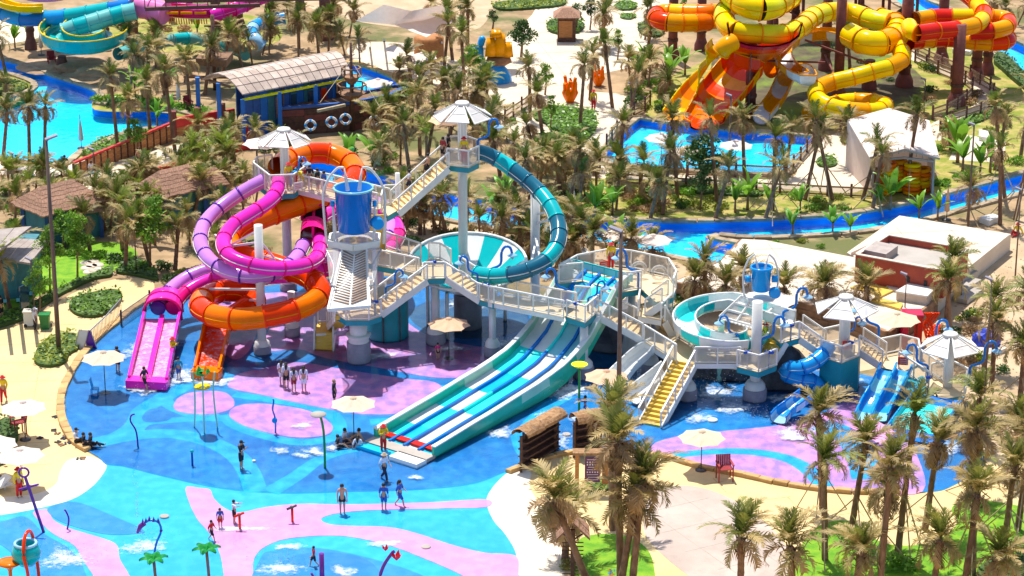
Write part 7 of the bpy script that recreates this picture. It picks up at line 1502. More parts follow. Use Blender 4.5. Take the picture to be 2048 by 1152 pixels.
def body(kind):
    if kind in POSES: return POSES[kind]
    J = joints(kind); names = list(J); idx = {n: i for i, n in enumerate(names)}
    vs = [J[n] for n in names]; es = [(idx[a], idx[b]) for a, b in LINK]; rad = [RAD.get(n, RAD.get(n[:2], .05)) for n in names]
    # fingers: four short chains and a thumb on each hand
    for n in 'lr':
        h = J['ha'+n]; d = (h-J['wr'+n]).normalized(); sd = d.cross(Vector((0,1,.3))).normalized()
        for k, (o, l) in enumerate(((-.026,.065),(-.009,.08),(.009,.075),(.026,.06))):
            i = len(vs); vs += [h+sd*o+d*.03, h+sd*o*1.2+d*(.03+l)]; es += [(idx['ha'+n], i), (i, i+1)]; rad += [.011, .009]
        i = len(vs); vs.append(h+sd*.06+d*.01); es.append((idx['ha'+n], i)); rad.append(.012)
    me = bpy.data.meshes.new('skeleton'); me.from_pydata(vs, es, []); ob = bpy.data.objects.new('skeleton', me); C.objects.link(ob)
    mo = ob.modifiers.new('skin', 'SKIN'); sk = me.skin_vertices[0].data
    for i, r in enumerate(rad): sk[i].radius = (r, r*(.72 if i < len(names) and names[i] in ('pel','spi','che') else 1))
    sk[idx['pel']].use_root = True; ss_ = ob.modifiers.new('sub', 'SUBSURF'); ss_.levels = 1
    dg = bpy.context.evaluated_depsgraph_get(); ev = ob.evaluated_get(dg); bm_ = bpy.data.meshes.new_from_object(ev); bm_.name = 'body'
    bpy.data.objects.remove(ob); bm_.materials.clear(); bm_.materials.append(MAT['skin'])
    for p in bm_.polygons: p.use_smooth = True
    reg = []
    for p in bm_.polygons:
        c = p.center; best = None
        for a, b in BONES:
            A, B = J[a], J[b]; t = max(0, min(1, (c-A).dot(B-A)/(B-A).length_squared)); d = (c-A.lerp(B, t)).length-.5*RAD.get(a, RAD.get(a[:2], .05))
            if best is None or d < best[0]: best = (d, a[:2] if a[-1] in 'lr' and len(a) == 3 else a, t)
        reg.append((best[1], best[2]))
    POSES[kind] = (bm_, reg, J); return POSES[kind]
SHELL = {}
def shell(kind, part, mn, off=.018):
    k_ = (kind, part, mn)
    if k_ in SHELL: return SHELL[k_]
    me, reg, J = body(kind)
    def on(r):
        b, t = r
        if part == 'shirt': return b in ('spi',) or (b == 'che' and t < .8) or (b == 'pel' and t > .35) or b == 'sh'
        if part == 'long_shirt': return b in ('spi','sh','el') or (b == 'che' and t < .8) or (b == 'pel' and t > .2)
        if part == 'shorts': return (b == 'pel' and t <= .55) or (b == 'hi' and t < .8)
        if part == 'trunks': return (b == 'pel' and t <= .4) or (b == 'hi' and t < .35)
        if part == 'trousers': return (b == 'pel' and t <= .5) or b == 'hi' or (b == 'kn' and t < .85)
    keep = [p for p, r in zip(me.polygons, reg) if on(r)]; vi = {}; vs = []; fs = []
    for p in keep:
        f = []
        for v in p.vertices:
            if v not in vi: vi[v] = len(vs); vs.append(me.vertices[v].co+me.vertices[v].normal*off)
            f.append(vi[v])
        fs.append(tuple(f))
    m2 = bpy.data.meshes.new(part); m2.from_pydata(vs, [], fs); m2.materials.append(MAT[mn]); [setattr(p, 'use_smooth', True) for p in m2.polygons]; SHELL[k_] = m2; return m2
HAIR = {}
def hairm(style, mn):
    if (style, mn) in HAIR: return HAIR[(style, mn)]
    m = MB()
    if style == 'hat': m.lathe([(.0,.13),(.09,.11),(.105,.02),(.19,.0),(.2,-.015),(.1,-.01)], (0,0,.03), 12)
    elif style == 'cap': m.lathe([(.0,.12),(.08,.10),(.105,.02),(.1,-.01)], (0,0,.03), 12); m.box((0,-.14,.04), (.14,.12,.015))
    else:
        m.lathe([(.0,.115),(.07,.10),(.107,.03),(.11,-.03),(.085,-.07)], (0,.02,.02), 12)
        if style == 'long': m.tube([(0,.07,.03),(0,.11,-.10),(0,.11,-.28),(0,.10,-.36)], [.08,.085,.07,.03], 8)
    HAIR[(style, mn)] = m.mesh('hair' if style in ('short', 'long') else 'hat', mn); return HAIR[(style, mn)]
FACE = {}
def facem():
    if 'f' not in FACE:
        m = MB(); m.mi = 0; m.box((-.035,-.098,.012), (.022,.012,.012)); m.box((.035,-.098,.012), (.022,.012,.012)); m.box((0,-.095,-.05), (.04,.012,.01)); m.mi = 1; m.tube([(0,-.095,.01),(0,-.12,-.022),(0,-.1,-.03)], [.01,.016,.008], 5)
        FACE['f'] = m.mesh('face', ['hair','skin'])
    return FACE['f']
def person(px, py, label, kind='stand', rz=0, h=1.68, top=('shirt','cloth_black'), bot=('shorts','cloth_black'), hair=('short','hair'), z=0, seat=0):
    me, reg, J = body(kind); b = G(px, py, z); t = thing('person', label, 'person', b); s = h/1.70; t.rotation_euler = (0,0,rz); t.scale = (s,)*3
    inst('body', me, t)
    if top: inst(top[0].replace('long_', ''), shell(kind, *top), t)
    if bot: inst(bot[0], shell(kind, bot[0], bot[1], .024), t)
    hd = J['hed']; rot = (0,0,0)
    if kind == 'bend': rot = (1.2,0,0)
    if hair: inst('hair' if hair[0] in ('short', 'long') else 'hat', hairm(*hair), t, hd, rot)
    f = inst('face', facem(), t, hd, rot); f['kind'] = 'stuff'
    return t
LG = dict(top=('long_shirt','cloth_yellow'), bot=('trousers','cloth_red'), hair=('hat','cloth_red'))
person(346, 727, 'lifeguard in yellow and red bending beside the pink twin chute', 'photo', 1.2, 1.75, z=.1, **LG)
person(767, 905, 'lifeguard in red hat at the foot of the racing slide', 'photo', .4, 1.75, z=.1, **LG)
person(8, 805, 'lifeguard walking on the deck above the left parasols', 'walk', 0, 1.72, **LG)
person(39, 995, 'lifeguard standing under the nearest left parasol', 'stand', .7, 1.8, **LG)
person(1187, 220, 'lifeguard in yellow and red walking on the upper plaza', 'stand', 0, 1.7, **LG)
person(1222, 538, 'lifeguard standing on the racing start platform', 'stand', -.1, 1.75, z=4.72, **LG)
person(928, 327, 'lifeguard on the platform of the dark teal tube', 'stand', 3.1, 1.75, z=zT+.02, **LG)
person(578, 377, 'left lifeguard on the purple slide tower', 'stand', .5, 1.75, z=zL+.02, **LG); person(592, 380, 'right lifeguard on the purple slide tower', 'bend', 1.6, 1.75, z=zL+.02, **LG)
person(1530, 684, 'lifeguard sitting behind the thick bucket column', 'chair', -1.3, 1.7, z=2.6, **LG); person(2035, 470, 'lifeguard crouching at the far right bank', 'sit', -.8, 1.7, **LG)
person(290, 781, 'boy in dark swim shirt walking off the twin chute', 'walk', 1.0, 1.55, ('shirt','cloth_navy'), ('shorts','cloth_black'), z=.05)
person(358, 760, 'boy in a turquoise shirt wading between the two chutes', 'walk', .2, 1.5, ('long_shirt','cloth_teal'), ('shorts','cloth_blue'), z=.02)
person(236, 744, 'person in dark shirt wading behind the pool parasol', 'stand', 2.6, 1.7, ('shirt','cloth_navy'), ('shorts','cloth_navy'))
GW = dict(top=('shirt','cloth_white'), hair=('long','hair'))
person(564, 769, 'leftmost of four girls in white shirts, partly hidden', 'stand', 2.9, 1.6, bot=('shorts','cloth_white'), z=.03, **GW); person(573, 776, 'second girl in a white shirt and dark shorts', 'stand', 3.2, 1.66, bot=('shorts','cloth_black'), z=.03, **GW)
person(588, 783, 'girl in white shirt and crimson shorts with long hair', 'stand', 3.5, 1.55, bot=('shorts','chair_red'), z=.03, **GW); person(608, 782, 'rightmost girl in white shirt standing apart from the others', 'stand', 3.1, 1.62, bot=('shorts','cloth_white'), z=.03, **GW)
person(669, 811, 'person in black with light brown hair on the lilac floor', 'stand', 1.4, 1.68, ('long_shirt','cloth_black'), ('shorts','cloth_black'), ('short','hair_tan'), z=.03)
person(783, 679, 'child bending down in the shade behind the lilac pedestal', 'bend', -1.4, 1.5, ('shirt','cloth_black'), ('shorts','cloth_black'), z=.03)
person(876, 720, 'small child in pink swimwear left of the peach parasol', 'stand', .5, 1.15, ('shirt','cloth_pink'), ('trunks','cloth_navy'), z=.03)
person(483, 939, 'man in black photographing from the shallow water', 'photo', 1.2, 1.78, ('shirt','cloth_black'), ('shorts','cloth_black'), ('cap','cloth_black'))
person(153, 884, 'person in pale shirt sitting on the basin kerb', 'sit', 1.2, 1.65, ('long_shirt','cloth_white'), ('trousers','cloth_black'), ('cap','cloth_black'), z=.2)
person(168, 892, 'middle person in black sitting on the basin kerb', 'sit', 1.4, 1.6, ('long_shirt','cloth_black'), ('trousers','cloth_black'), z=.15); person(182, 893, 'person in black stretching legs into the pool', 'sit', 1.5, 1.65, ('long_shirt','cloth_black'), ('trousers','cloth_black'), z=.1)
person(676, 897, 'woman in black lying under the cream pool parasol', 'sit', 1.5, 1.65, ('shirt','cloth_black'), ('shorts','cloth_black')); person(690, 885, 'man with bare arms sitting under the cream pool parasol', 'sit', 1.0, 1.7, ('shirt','cloth_white'), ('shorts','cloth_navy'))
person(718, 886, 'shirtless man sitting on the right below the parasol', 'sit', -1.3, 1.75, None, ('shorts','cloth_navy')); person(716, 898, 'woman in pale shirt seen from behind below the parasol', 'sit', 2.9, 1.6, ('shirt','cloth_white'), ('shorts','cloth_white'), ('long','hair'))
person(769, 962, 'person in straw hat and life vest walking in the water', 'walk', .9, 1.7, ('shirt','cloth_white'), ('trousers','cloth_navy'), ('hat','rope'))
person(685, 1028, 'shirtless man in black trunks on the pink band', 'stand', .1, 1.78, None, ('trunks','cloth_black')); person(768, 1020, 'left person in a blue outfit on the pink band', 'stand', 3.0, 1.6, ('shirt','cloth_blue'), ('shorts','cloth_blue'))
person(800, 1014, 'woman with long hair in blue walking on the pink band', 'walk', 1.3, 1.62, ('shirt','cloth_blue'), ('shorts','cloth_blue'), ('long','hair'))
person(441, 1057, 'small child in blue top and red shorts', 'stand', .2, 1.2, ('shirt','cloth_blue'), ('shorts','cloth_red')); person(424, 1083, 'small child in a red shirt walking', 'walk', 1.2, 1.25, ('shirt','cloth_red'), ('shorts','cloth_black'))
person(469, 1047, 'child in white shirt reaching for the red water gun', 'reach', 1.3, 1.4, ('shirt','cloth_white'), ('shorts','cloth_black')); person(628, 1134, 'child in a red shirt running by the purple post', 'walk', -1.2, 1.2, ('shirt','cloth_red'), ('shorts','cloth_navy'))
person(1170, 838, 'boy in a blue swim suit turning the green spray pole', 'reach', -1.6, 1.5, ('long_shirt','cloth_blue'), ('trousers','cloth_blue'), z=.1)
for i, (x, y, z, l, tp_, bt_) in enumerate([(620,377,zL,'first guest in the queue on the high bridge','cloth_navy','cloth_black'), (636,384,zL,'second guest in the queue on the high bridge','cloth_black','cloth_black'), (649,389,zL,'third guest in the queue on the high bridge','cloth_blue','cloth_navy'), (604,366,zL,'guest entering the purple slide tower from the bridge','cloth_navy','cloth_black'),
        (897,316,zT,'guest in black waiting behind the upper column','cloth_black','cloth_black'), (886,322,zT,'guest in dark red shirt at the head of the stairs','chair_red','cloth_black')]): person(x, y, l, 'stand', i*1.1, 1.6, ('shirt',tp_), ('shorts',bt_), z=z+.02)
person(856, 356, 'shirtless guest climbing near the top of the long staircase', 'walk', -1.5, 1.65, None, ('shorts','cloth_black'), z=9.5); person(819, 387, 'guest in white shirt climbing the long staircase', 'walk', -1.5, 1.6, ('shirt','cloth_white'), ('shorts','cloth_navy'), z=8.6)
person(279, 338, 'shirtless man walking on the pale bridge path', 'walk', 1.0, 1.7, None, ('trunks','cloth_black'), z=.02); person(131, 352, 'person in black at the left end of the board fence', 'stand', 0, 1.65, ('shirt','cloth_black'), ('shorts','cloth_pink')); person(184, 360, 'person in pale blue on the bridge path', 'stand', .3, 1.5, ('shirt','cloth_white'), ('shorts','cloth_teal')); person(370, 304, 'person in black near the red parapet', 'stand', 1.2, 1.5, z=.02)
person(71, 662, 'attendant in white shirt and cap beside the white cart', 'stand', 1.5, 1.6, ('long_shirt','cloth_white'), ('trousers','cloth_black'), ('cap','cloth_white')); person(3, 640, 'person in black at the left edge under the lodge roof', 'stand', 1, 1.7)
person(820, 148, 'guest sitting under the far parasols on the left', 'chair', .5, 1.6, ('shirt','cloth_pink')); person(842, 152, 'guest sitting under the far parasols on the right', 'chair', -.7, 1.6, ('shirt','cloth_white'))
# ================================================================ parasols
for a in [(1402,941,'cream parasol on the deck beside the dark red bench chair','canvas'), (708,872,'cream parasol over the group sitting in the pool','canvas'), (211,787,'pale parasol standing in the water left of the twin chute','canvas'), (51,880,'pale pink parasol over the red lounge chair','canvas_white'), (45,978,'pale pink parasol over the nearest left lifeguard','canvas_white'),
          (898,718,'peach parasol on the lilac floor under the walkway','canvas_peach'), (1212,826,'peach parasol behind the dark lamp post','canvas_peach'), (1240,535,'left of the two white parasols by the lazy river','canvas_white'), (1305,545,'right of the two white parasols by the lazy river','canvas_white'), (1790,708,'large cream parasol in front of the crimson locker','canvas'), (1548,668,'pinkish parasol behind the smaller bucket','canvas_white'),
          (1470,350,'white parasol at the right of the orange slide pool','canvas_white'), (1372,362,'white parasol at the near edge of the orange slide pool','canvas_white'), (1322,335,'white parasol at the left of the orange slide pool','canvas_white'),
          (845,168,'far white parasol beside the ochre counter','canvas_white'), (818,175,'lower far white parasol above the terrace','canvas_white'), (800,150,'upper left far white parasol','canvas_white'), (757,222,'white parasol on the ship pool terrace','canvas_white'), (1008,140,'white parasol right of the galleon statue','canvas_white'), (-8,955,'parasol cut by the left edge of the picture','canvas_white')]:
    big = a[0] in (1790, 1548); parasol(G(a[0], a[1]), a[2], 1.5 if big else 1.36 if a[1] > 600 else 1.32, 2.0 if a[1] > 830 else 2.3, a[3], spin=a[0] % 7, group=None)
parasol(V(br.x-.9, br.y+1.6, zT), 'peach pink parasol on the dark teal tube tower', 1.35, 2.1, 'canvas_peach', None); parasol(V(bl.x-1.4, bl.y+1.0, zL), 'white parasol on the purple slide tower', 1.45, 2.0, 'canvas_white', None)
for a in [(163,297,'closed white parasol on the lagoon bank'), (1893,440,'closed pinkish parasol beside the lazy river'), (83,110,'closed pale parasol near the tan rocks'), (358,215,'closed pale parasol between banana plants'), (1148,445,'closed parasol at the river bank left')]: parasol(G(a[0], a[1]), a[2], h=2.4, closed=True, mn='canvas_peach' if a[0] in (1893,1148) else 'canvas_white', group=None)
# ================================================================ lamp posts
for x, y, top, r, lb in [(118,705,278,.16,'tall dark lamp post in the yellow planted bed'), (1236,898,462,.16,'tall dark lamp post between the racing slide and yellow stairs'), (1935,472,250,.09,'slim lamp post right of the tube store'), (1458,345,192,.09,'dark lamp post in front of the wide red slide'), (30,375,308,.06,'thin dark lamp post at the left lagoon beach'), (569,270,170,.09,'lamp post in front of the stage house roof'),
                         (1808,650,550,.05,'thin lamp post in front of the red building'), (1922,600,548,.05,'thin lamp post at the right corner of the red building'), (190,372,300,.06,'dark lamp post by the board fence'), (1262,218,168,.10,'brown totem lamp at the plaza edge'), (1497,240,60,.06,'thin lamp post among the maroon columns'), (1848,225,160,.05,'small lamp post on the shaded lawn'), (70,640,520,.06,'lamp post beside the teal lodge'), (273,545,440,.05,'thin lamp post on the left lawn'), (1962,905,560,.05,'thin dark pole in the right palm grove'), (2030,560,380,.06,'slim pole at the right river bank')]:
    b = G(x, y); lamp_post(b, HZ(top, b), lb, r=r, tiltd=(-.9,.3) if x != 118 else (.9,.3))
# ================================================================ splash toys
def toy(name, label, px, py, cat='water toy', z=0): return thing(name, label, cat, G(px, py, z)), G(px, py, z)
def curve(name, label, px, py, pts, r, mn, extra=None):
    t, b = toy(name, label, px, py); arc_pipe(t, [b+Vector(p) for p in pts], r, mn); return t, b
curve('spray_pipe', 'purple blue curved spray pipe in the darker water left', 276, 894, [(0,0,0),(-.02,0,.6),(-.1,0,1.1),(-.35,0,1.6),(-.3,0,1.95),(-.1,0,2.05)], .05, 'violet')
t, b = curve('spray_pipe', 'short blue nozzle with a pale top in the middle of the pool', 385, 932, [(0,0,0),(0,0,.85)], .06, 'navy_plastic'); m = MB(); m.lathe([(.09,.85),(.12,.9),(.08,1.0),(0,1.0)], b, 10); m.build('nozzle', 'teal_plastic', t)
t, b = curve('spray_pipe', 'blue wavy pole with a blue wheel on a pink blob', 551, 867, [(0,0,0),(.02,0,.6),(-.02,0,1.1),(-.12,0,1.5),(-.05,0,2.0),(-.08,0,2.15)], .05, 'blue_plastic'); m = MB(); m.cyl(b+V(-.02,-.12,.85), b+V(-.02,.0,.85), .16, 14); m.build('wheel', 'bright_blue', t)
t, b = curve('spray_pipe', 'green pole with a flat grey shower top', 650, 937, [(0,0,0),(0,0,1.5),(-.05,0,2.5),(-.2,0,3.3)], .07, 'green_plastic'); m = MB(); m.lathe([(0,.06),(.45,.03),(.45,-.02),(0,-.02)], b+V(-.3,0,3.3), 14); m.build('shower_top', 'slab_grey', t)
t, b = curve('spray_pipe', 'green pole with a yellow dish beside the racing slide', 1158, 836, [(0,0,.1),(0,0,3.2)], .07, 'green_plastic'); m = MB(); m.lathe([(.42,3.4),(.3,3.25),(.05,3.15)], b, 14); m.build('dish', 'lemon', t); m = MB(); m.lathe([(.5,3.42),(0,3.46)], b, 14); m.build('lid', 'lemon', t)
# anchor
t, b = toy('anchor_toy', 'purple anchor shaped sprayer with a ring top at lower left', 88, 1066); T = V(-.85,.2,3.2); barobj('stem', 'purple', t, b, b+T, .12); m = MB(); c = b+T+V(-.05,0,.25); m.tube([c+V(.26*math.cos(a),0,.26*math.sin(a)) for a in [k*math.pi/8 for k in range(17)]], .06, 8, caps=False); m.build('ring', 'purple', t); barobj('cross_arm', 'purple', t, b+T*.82+V(-.5,0,-.15), b+T*.82+V(.55,0,.15), .09)
curve('spray_pipe', 'short indigo curved pipe on the pink band at left', 134, 1060, [(0,0,0),(.1,0,.4),(.12,0,.75),(0,0,1.1),(-.08,0,1.2)], .05, 'violet')
# dragon
t, b = toy('dragon_sprayer', 'purple sea dragon head sprayer on a blue arched neck', 310, 1150); P = [b+Vector(p) for p in ((0,0,0),(0,0,1.0),(.15,0,1.8),(.42,0,2.5),(.3,0,3.0),(-.15,0,3.1),(-.5,0,2.9))]; arc_pipe(t, P, .06, 'blue_plastic', 'neck')
for k in range(5): p = P[2+k % 5] if 2+k < 7 else P[6]; q_ = [P[3], P[4], P[4].lerp(P[5],.5), P[5], P[5].lerp(P[6],.5)][k]; m = MB(); m.lathe([(.1,0),(0,.28)], q_, 5); m.build('spine', 'violet', t)
m = MB(); m.tube([P[6]+V(.1,0,.05), P[6]+V(-.12,0,-.12), P[6]+V(-.3,0,-.5)], [.13,.14,.07], 10); m.build('head', 'purple', t)
for s_ in (-1, 1): m = MB(); m.lathe([(.05,0),(0,.22)], P[6]+V(.0,s_*.1,.08), 5); m.build('horn', 'violet', t)
# cauldron with orange arch
t, b = toy('cauldron_toy', 'teal cauldron hanging in an orange arch at lower left', 64, 1190); c = b+V(-.15,0,2.4); m = MB(); m.lathe([(.0,-.75),(.4,-.66),(.7,-.3),(.76,.0),(.62,.42),(.5,.5),(.42,.42),(.5,.1),(0,-.3)], c, 22); cc = m.build('cauldron', 'teal_plastic', t); m = MB(); m.tube([c+V(.54*math.cos(a), .54*math.sin(a), .5) for a in [k*math.pi/10 for k in range(21)]], .08, 8, caps=False); m.build('cauldron_rim', 'pale_blue', cc)
arc_pipe(t, [b+Vector(p) for p in ((.0,-.5,0),(.0,-.75,1.6),(-.12,-.85,2.6),(-.1,-.4,3.4),(.05,.2,3.5),(.15,.6,2.8),(.3,.5,1.2),(.35,.3,0))], .09, 'orange_red', 'arch')
t, b = toy('dish_toy', 'orange dish sprayer in the lower left corner', 24, 1195); m = MB(); m.lathe([(.08,0),(.1,1.5),(.2,1.7),(.62,1.95),(.66,2.0),(.3,2.05),(0,2.0)], b, 20); m.build('dish', 'orange', t)
# leaf sprayers
for x, y, h, lb in ((315,1195,2.1,'green palm leaf sprayer at the bottom beside the dragon'), (420,1175,2.1,'green palm leaf sprayer left of the pink band')):
    t, b = toy('palm_sprayer', lb, x, y); m = MB(); m.cyl(b, b+V(-.1,0,h), .08, 8); m.build('stem', 'trunk_thin', t)
    for k in range(6):
        a = k*1.05+.3; m = MB(); vs = []
        for j in range(5): f = j/4; w_ = .22*math.sin(math.pi*(f*.85+.1)); p = b+V(-.1,0,h)+V(math.cos(a)*.75*f, math.sin(a)*.75*f, .25*math.sin(f*2.6)); s_ = V(-math.sin(a), math.cos(a), 0)*w_; vs += [p-s_-V(0,0,.08), p+V(0,0,.03), p+s_-V(0,0,.08)]
        m.add(vs, [q for j in range(4) for q in ((j*3, j*3+1, j*3+4, j*3+3), (j*3+1, j*3+2, j*3+5, j*3+4))]); m.build('leaf', 'green_plastic', t)
for x, y, lb, mn2 in ((480,1060,'red water gun on a post beside the children','orange_red'), (585,1045,'red post with a dark nozzle on the pink floor','dark_metal')):
    t, b = toy('water_gun', lb, x, y); m = MB(); m.cyl(b, b+V(0,0,.85), .07, 10); m.build('post', 'orange_red', t); m = MB(); m.cyl(b+V(-.28,-.05,.8), b+V(.25,0,1.02), .07, 8); m.build('barrel', mn2, t)
    m = MB(); m.cyl(b+V(-.02,0,.84), b+V(-.02,0,.96), .1, 8); m.build('swivel', 'dark_metal', t)
t, b = toy('tulip_sprayer', 'purple arched stem with two red tulip sprayers', 755, 1195); arc_pipe(t, [b+Vector(p) for p in ((0,0,0),(.1,0,1.0),(.35,0,1.8),(.75,0,2.45),(.9,0,2.6))], .09, 'purple')
for o, s_, rx_ in (((1.0,-.1,2.35),.30,.3), ((.45,0,2.75),.19,0)):
    for k in range(5):
        a = k*1.257; m = MB(); c = b+Vector(o); m.add([c+V(0,0,-s_*.8), c+V(s_*.8*math.cos(a-.6), s_*.8*math.sin(a-.6), 0), c+V(s_*1.05*math.cos(a), s_*1.05*math.sin(a), s_*.9), c+V(s_*.8*math.cos(a+.6), s_*.8*math.sin(a+.6), 0)], ((0,1,2,3),)); m.build('petal', 'red_plastic', t)
t, b = toy('spray_post', 'thick purple post with a slanted side pipe at the bottom', 645, 1185); m = MB(); m.cyl(b, b+V(0,0,2.2), .13, 12); m.build('post', 'purple', t); barobj('side_pipe', 'purple', t, b+V(-.1,0,.3), b+V(-.55,0,1.1), .1)
# tripod fountain table
t, b = toy('fountain_table', 'tall tripod fountain with a yellow ring dish and leaf bowl', 410, 862); top_ = b+V(-.05,0,2.7)
for dx, dy in ((-.68,.45),(.7,.4),(.02,-.5)): arc_pipe(t, [b+V(dx,dy,0), b+V(dx*.85,dy*.8,1.2), b+V(dx*.8,dy*.6,2.6), b+V(dx*.95,dy*.7,3.6)], .05, 'mint_plastic', 'leg')
m = MB(); m.lathe([(.15,.0),(.46,.06),(.5,.12),(.3,.1),(.18,.05)], top_, 20); m.build('ring_dish', 'yellow', t); m = MB(); m.lathe([(0,-.05),(.4,.0),(.46,.05)], top_, 20); m.build('lower_plate', 'aqua_light', t)
m = MB(); m.lathe([(.1,.8),(.38,.9),(.45,1.05),(.2,.95)], top_, 16); m.build('bowl', 'green_plastic', t)
for k in range(6): a = k*1.05; c = top_+V(.38*math.cos(a), .38*math.sin(a), 1.0); m = MB(); m.lathe([(.14,0),(0,.3)], c, 4); m.build('leaf_tip', 'orange' if k % 2 else 'green_plastic', t)
# drains and spots
for x, y, r, lb, mn in ((329,1035,.26,'round grey drain cover on the light blue floor','slab_grey'), (852,1096,.26,'round grey drain cover on the pink floor','slab_grey'), (508,925,.10,'small white round light in the blue floor','column_white'), (1425,843,.3,'round white jet plate in the pool beside the yellow stairs','column_white'), (1133,872,.25,'grey slab edge in the pool right of the racing slide','slab_grey')):
    m = MB(); m.lathe([(r,0),(r,.14 if y < 975 else .10),(r*.8,.15 if y < 975 else .11),(0,.15 if y < 975 else .11)], G(x, y), 18); o = m.build('drain_cover', mn); tag(o, lb, 'drain cover')
# ================================================================ deck things
def bench(px, py, label, rz=0, mn='chair_red', w_=1.0, name='armchair', high=False):
    b = G(px, py); t = thing(name, label, 'chair', b); M = Matrix.Rotation(rz, 3, 'Z'); tw = lambda x, y, z: b+M @ V(x, y, z); sh_ = .75 if high else .42
    for x in (-.5, .5):
        for y in (-.35, .35): barobj('leg', mn, t, tw(x*w_, y, 0), tw(x*w_, y, sh_+.25), .07)
        barobj('armrest', mn, t, tw(x*w_, -.42, sh_+.27), tw(x*w_, .42, sh_+.27), .12, .05)
    for k in range(6): barobj('seat_slat', mn, t, tw(-.5*w_, -.32+k*.12, sh_), tw(.5*w_, -.32+k*.12, sh_), .10, .04)
    for k in range(8): x = -.46*w_+k*.92*w_/7; barobj('back_slat', mn, t, tw(x, .36, sh_), tw(x, .5, sh_+.62), .09, .03)
    return t
bench(1449, 960, 'dark red wooden bench chair near the cream parasol', .15, w_=.8, high=True); bench(38, 868, 'dark red lounge chair beside the dark green bed', -1.0, w_=.6, high=True); bench(104, 135, 'red lifeguard chair on the tan rocks', .3, w_=.6, high=True); bench(377, 218, 'small red chair by the lagoon corner', .5, w_=.5)
t = thing('pool_chair', 'light blue plastic chair in the water by the parasol', 'chair', G(190,790)); b = G(190,790); m = MB(); m.box(b+V(0,0,.42), (.45,.45,.05)); m.build('seat', 'bright_blue', t); m = MB(); m.box(b+V(-.2,.1,.75), (.06,.42,.6), ry=-.2); m.build('backrest', 'bright_blue', t)
for x in (-.2, .2):
    for y in (-.2, .2): barobj('leg', 'bright_blue', t, b+V(x,y,0), b+V(x,y,.42), .04)
t = thing('sun_lounger', 'white sun lounger cut by the left edge', 'sun lounger', G(-8,985)); b = G(-10,985); m = MB(); m.box(b+V(0,0,.35), (.7,1.9,.08), rz=-.9); m.build('seat', 'white_paint', t); m = MB(); m.box(b+V(.45,.35,.6), (.7,.8,.07), rz=-.9, rx=.6); m.build('backrest', 'white_paint', t)
for x, y in ((-.5,-.3),(.5,.3),(-.2,-.6),(.3,.7)): barobj('leg', 'white_paint', t, b+V(x,y,0), b+V(x,y,.35), .06)
t = thing('wheelie_bin', 'green wheeled bin on the left deck', 'bin', G(91,657)); b = G(91,657); m = MB(); m.lathe([(.36,0),(.44,.95),(0,.95)], b, 4, .78, .78+2*math.pi, smooth=False); m.build('body', 'bin_green', t); m = MB(); m.box(b+V(0,0,1.0), (.72,.74,.1)); m.build('lid', 'bin_green', t)
for s_ in (-1, 1): m = MB(); m.cyl(b+V(s_*.3,.3,.12), b+V(s_*.36,.3,.12), .12, 12); m.build('wheel', 'black', t)
t = thing('service_cart', 'white service cart beside the green bin', 'cart', G(62,650)); b = G(62,652); m = MB(); m.box(b+V(0,0,.55), (.8,.6,.9)); m.build('body', 'column_white', t); m = MB(); m.box(b+V(0,0,1.04), (.9,.7,.08)); m.build('top', 'board_cream', t)
for s_ in (-1, 1): m = MB(); m.cyl(b+V(s_*.3,-.32,.12), b+V(s_*.3,-.26,.12), .12, 12); m.build('wheel', 'black', t)
t = thing('folding_sign', 'dark blue folding sign board at the basin kerb', 'sign', G(172,695)); b = G(172,697)
for s_, mn in ((1,'violet'), (-1,'column_white')): m = MB(); m.add([b+V(s_*.42-.3,0,0), b+V(s_*.42+.3,-.1,0), b+V(.3+s_*.05,-.1,1.25), b+V(-.3+s_*.05,0,1.25)], ((0,1,2,3),)); m.build('panel', mn, t); barobj('frame', 'slab_grey', t, b+V(s_*.42-.3,0,0), b+V(-.3+s_*.05,0,1.3), .05); barobj('frame', 'slab_grey', t, b+V(s_*.42+.3,-.1,0), b+V(.3+s_*.05,-.1,1.3), .05)
# thatched shelves and boards
def thatch_roll(t, a, b, r, mn='thatch'):
    d = (b-a).normalized(); sd = V(-d.y, d.x, 0); n_ = 9
    for k in range(n_):
        p, q_ = a.lerp(b, k/n_), a.lerp(b, (k+1.03)/n_); m = MB(); vs = []; K = 8
        for j in range(K+1): an = -.15+(math.pi+.3)*j/K; o = sd*math.cos(an)*r*1.15+V(0,0,math.sin(an)*r*.8+RN.uniform(-.03,.03)); vs += [p+o, q_+o*1.03]
        m.add(vs, [(j*2, j*2+1, j*2+3, j*2+2) for j in range(K)]); m.build('thatch_bundle', mn, t)
for (x0, y0), (x1, y1), h, lb, hide in (((1042,945),(1110,905),2.2,'dark wooden shelf rack under a rolled thatch roof',0), ((1148,915),(1196,905),2.2,'second thatched rack partly hidden by the front palms',1)):
    a, b = G(x0, y0), G(x1, y1); t = thing('shelf_rack', lb, 'shelf', a); up = V(0,0,h); bk = V(.15,.55,0)
    for p in (a, b, a+bk, b+bk): barobj('post', 'wood_dark', t, p, p+up, .16)
    for z in (.35, .8, 1.25, 1.7): barobj('shelf', 'wood_dark', t, a+bk*.5+V(0,0,z), b+bk*.5+V(0,0,z), .6, .06); 
    for k in range(6): barobj('back_board', 'wood_dark', t, a+bk+V(0,0,.3+k*.32), b+bk+V(0,0,.3+k*.32), .04, .3)
    thatch_roll(t, a+up+bk*.5-(b-a)*.08, b+up+bk*.5+(b-a)*.08, .5, 'thatch_tan')
    barobj('ridge_board', 'wood_dark', t, a+up+bk*1.3-(b-a)*.2+V(0,0,.2), b+up+bk*1.3+(b-a)*.05+V(0,0,.2), .3, .08)
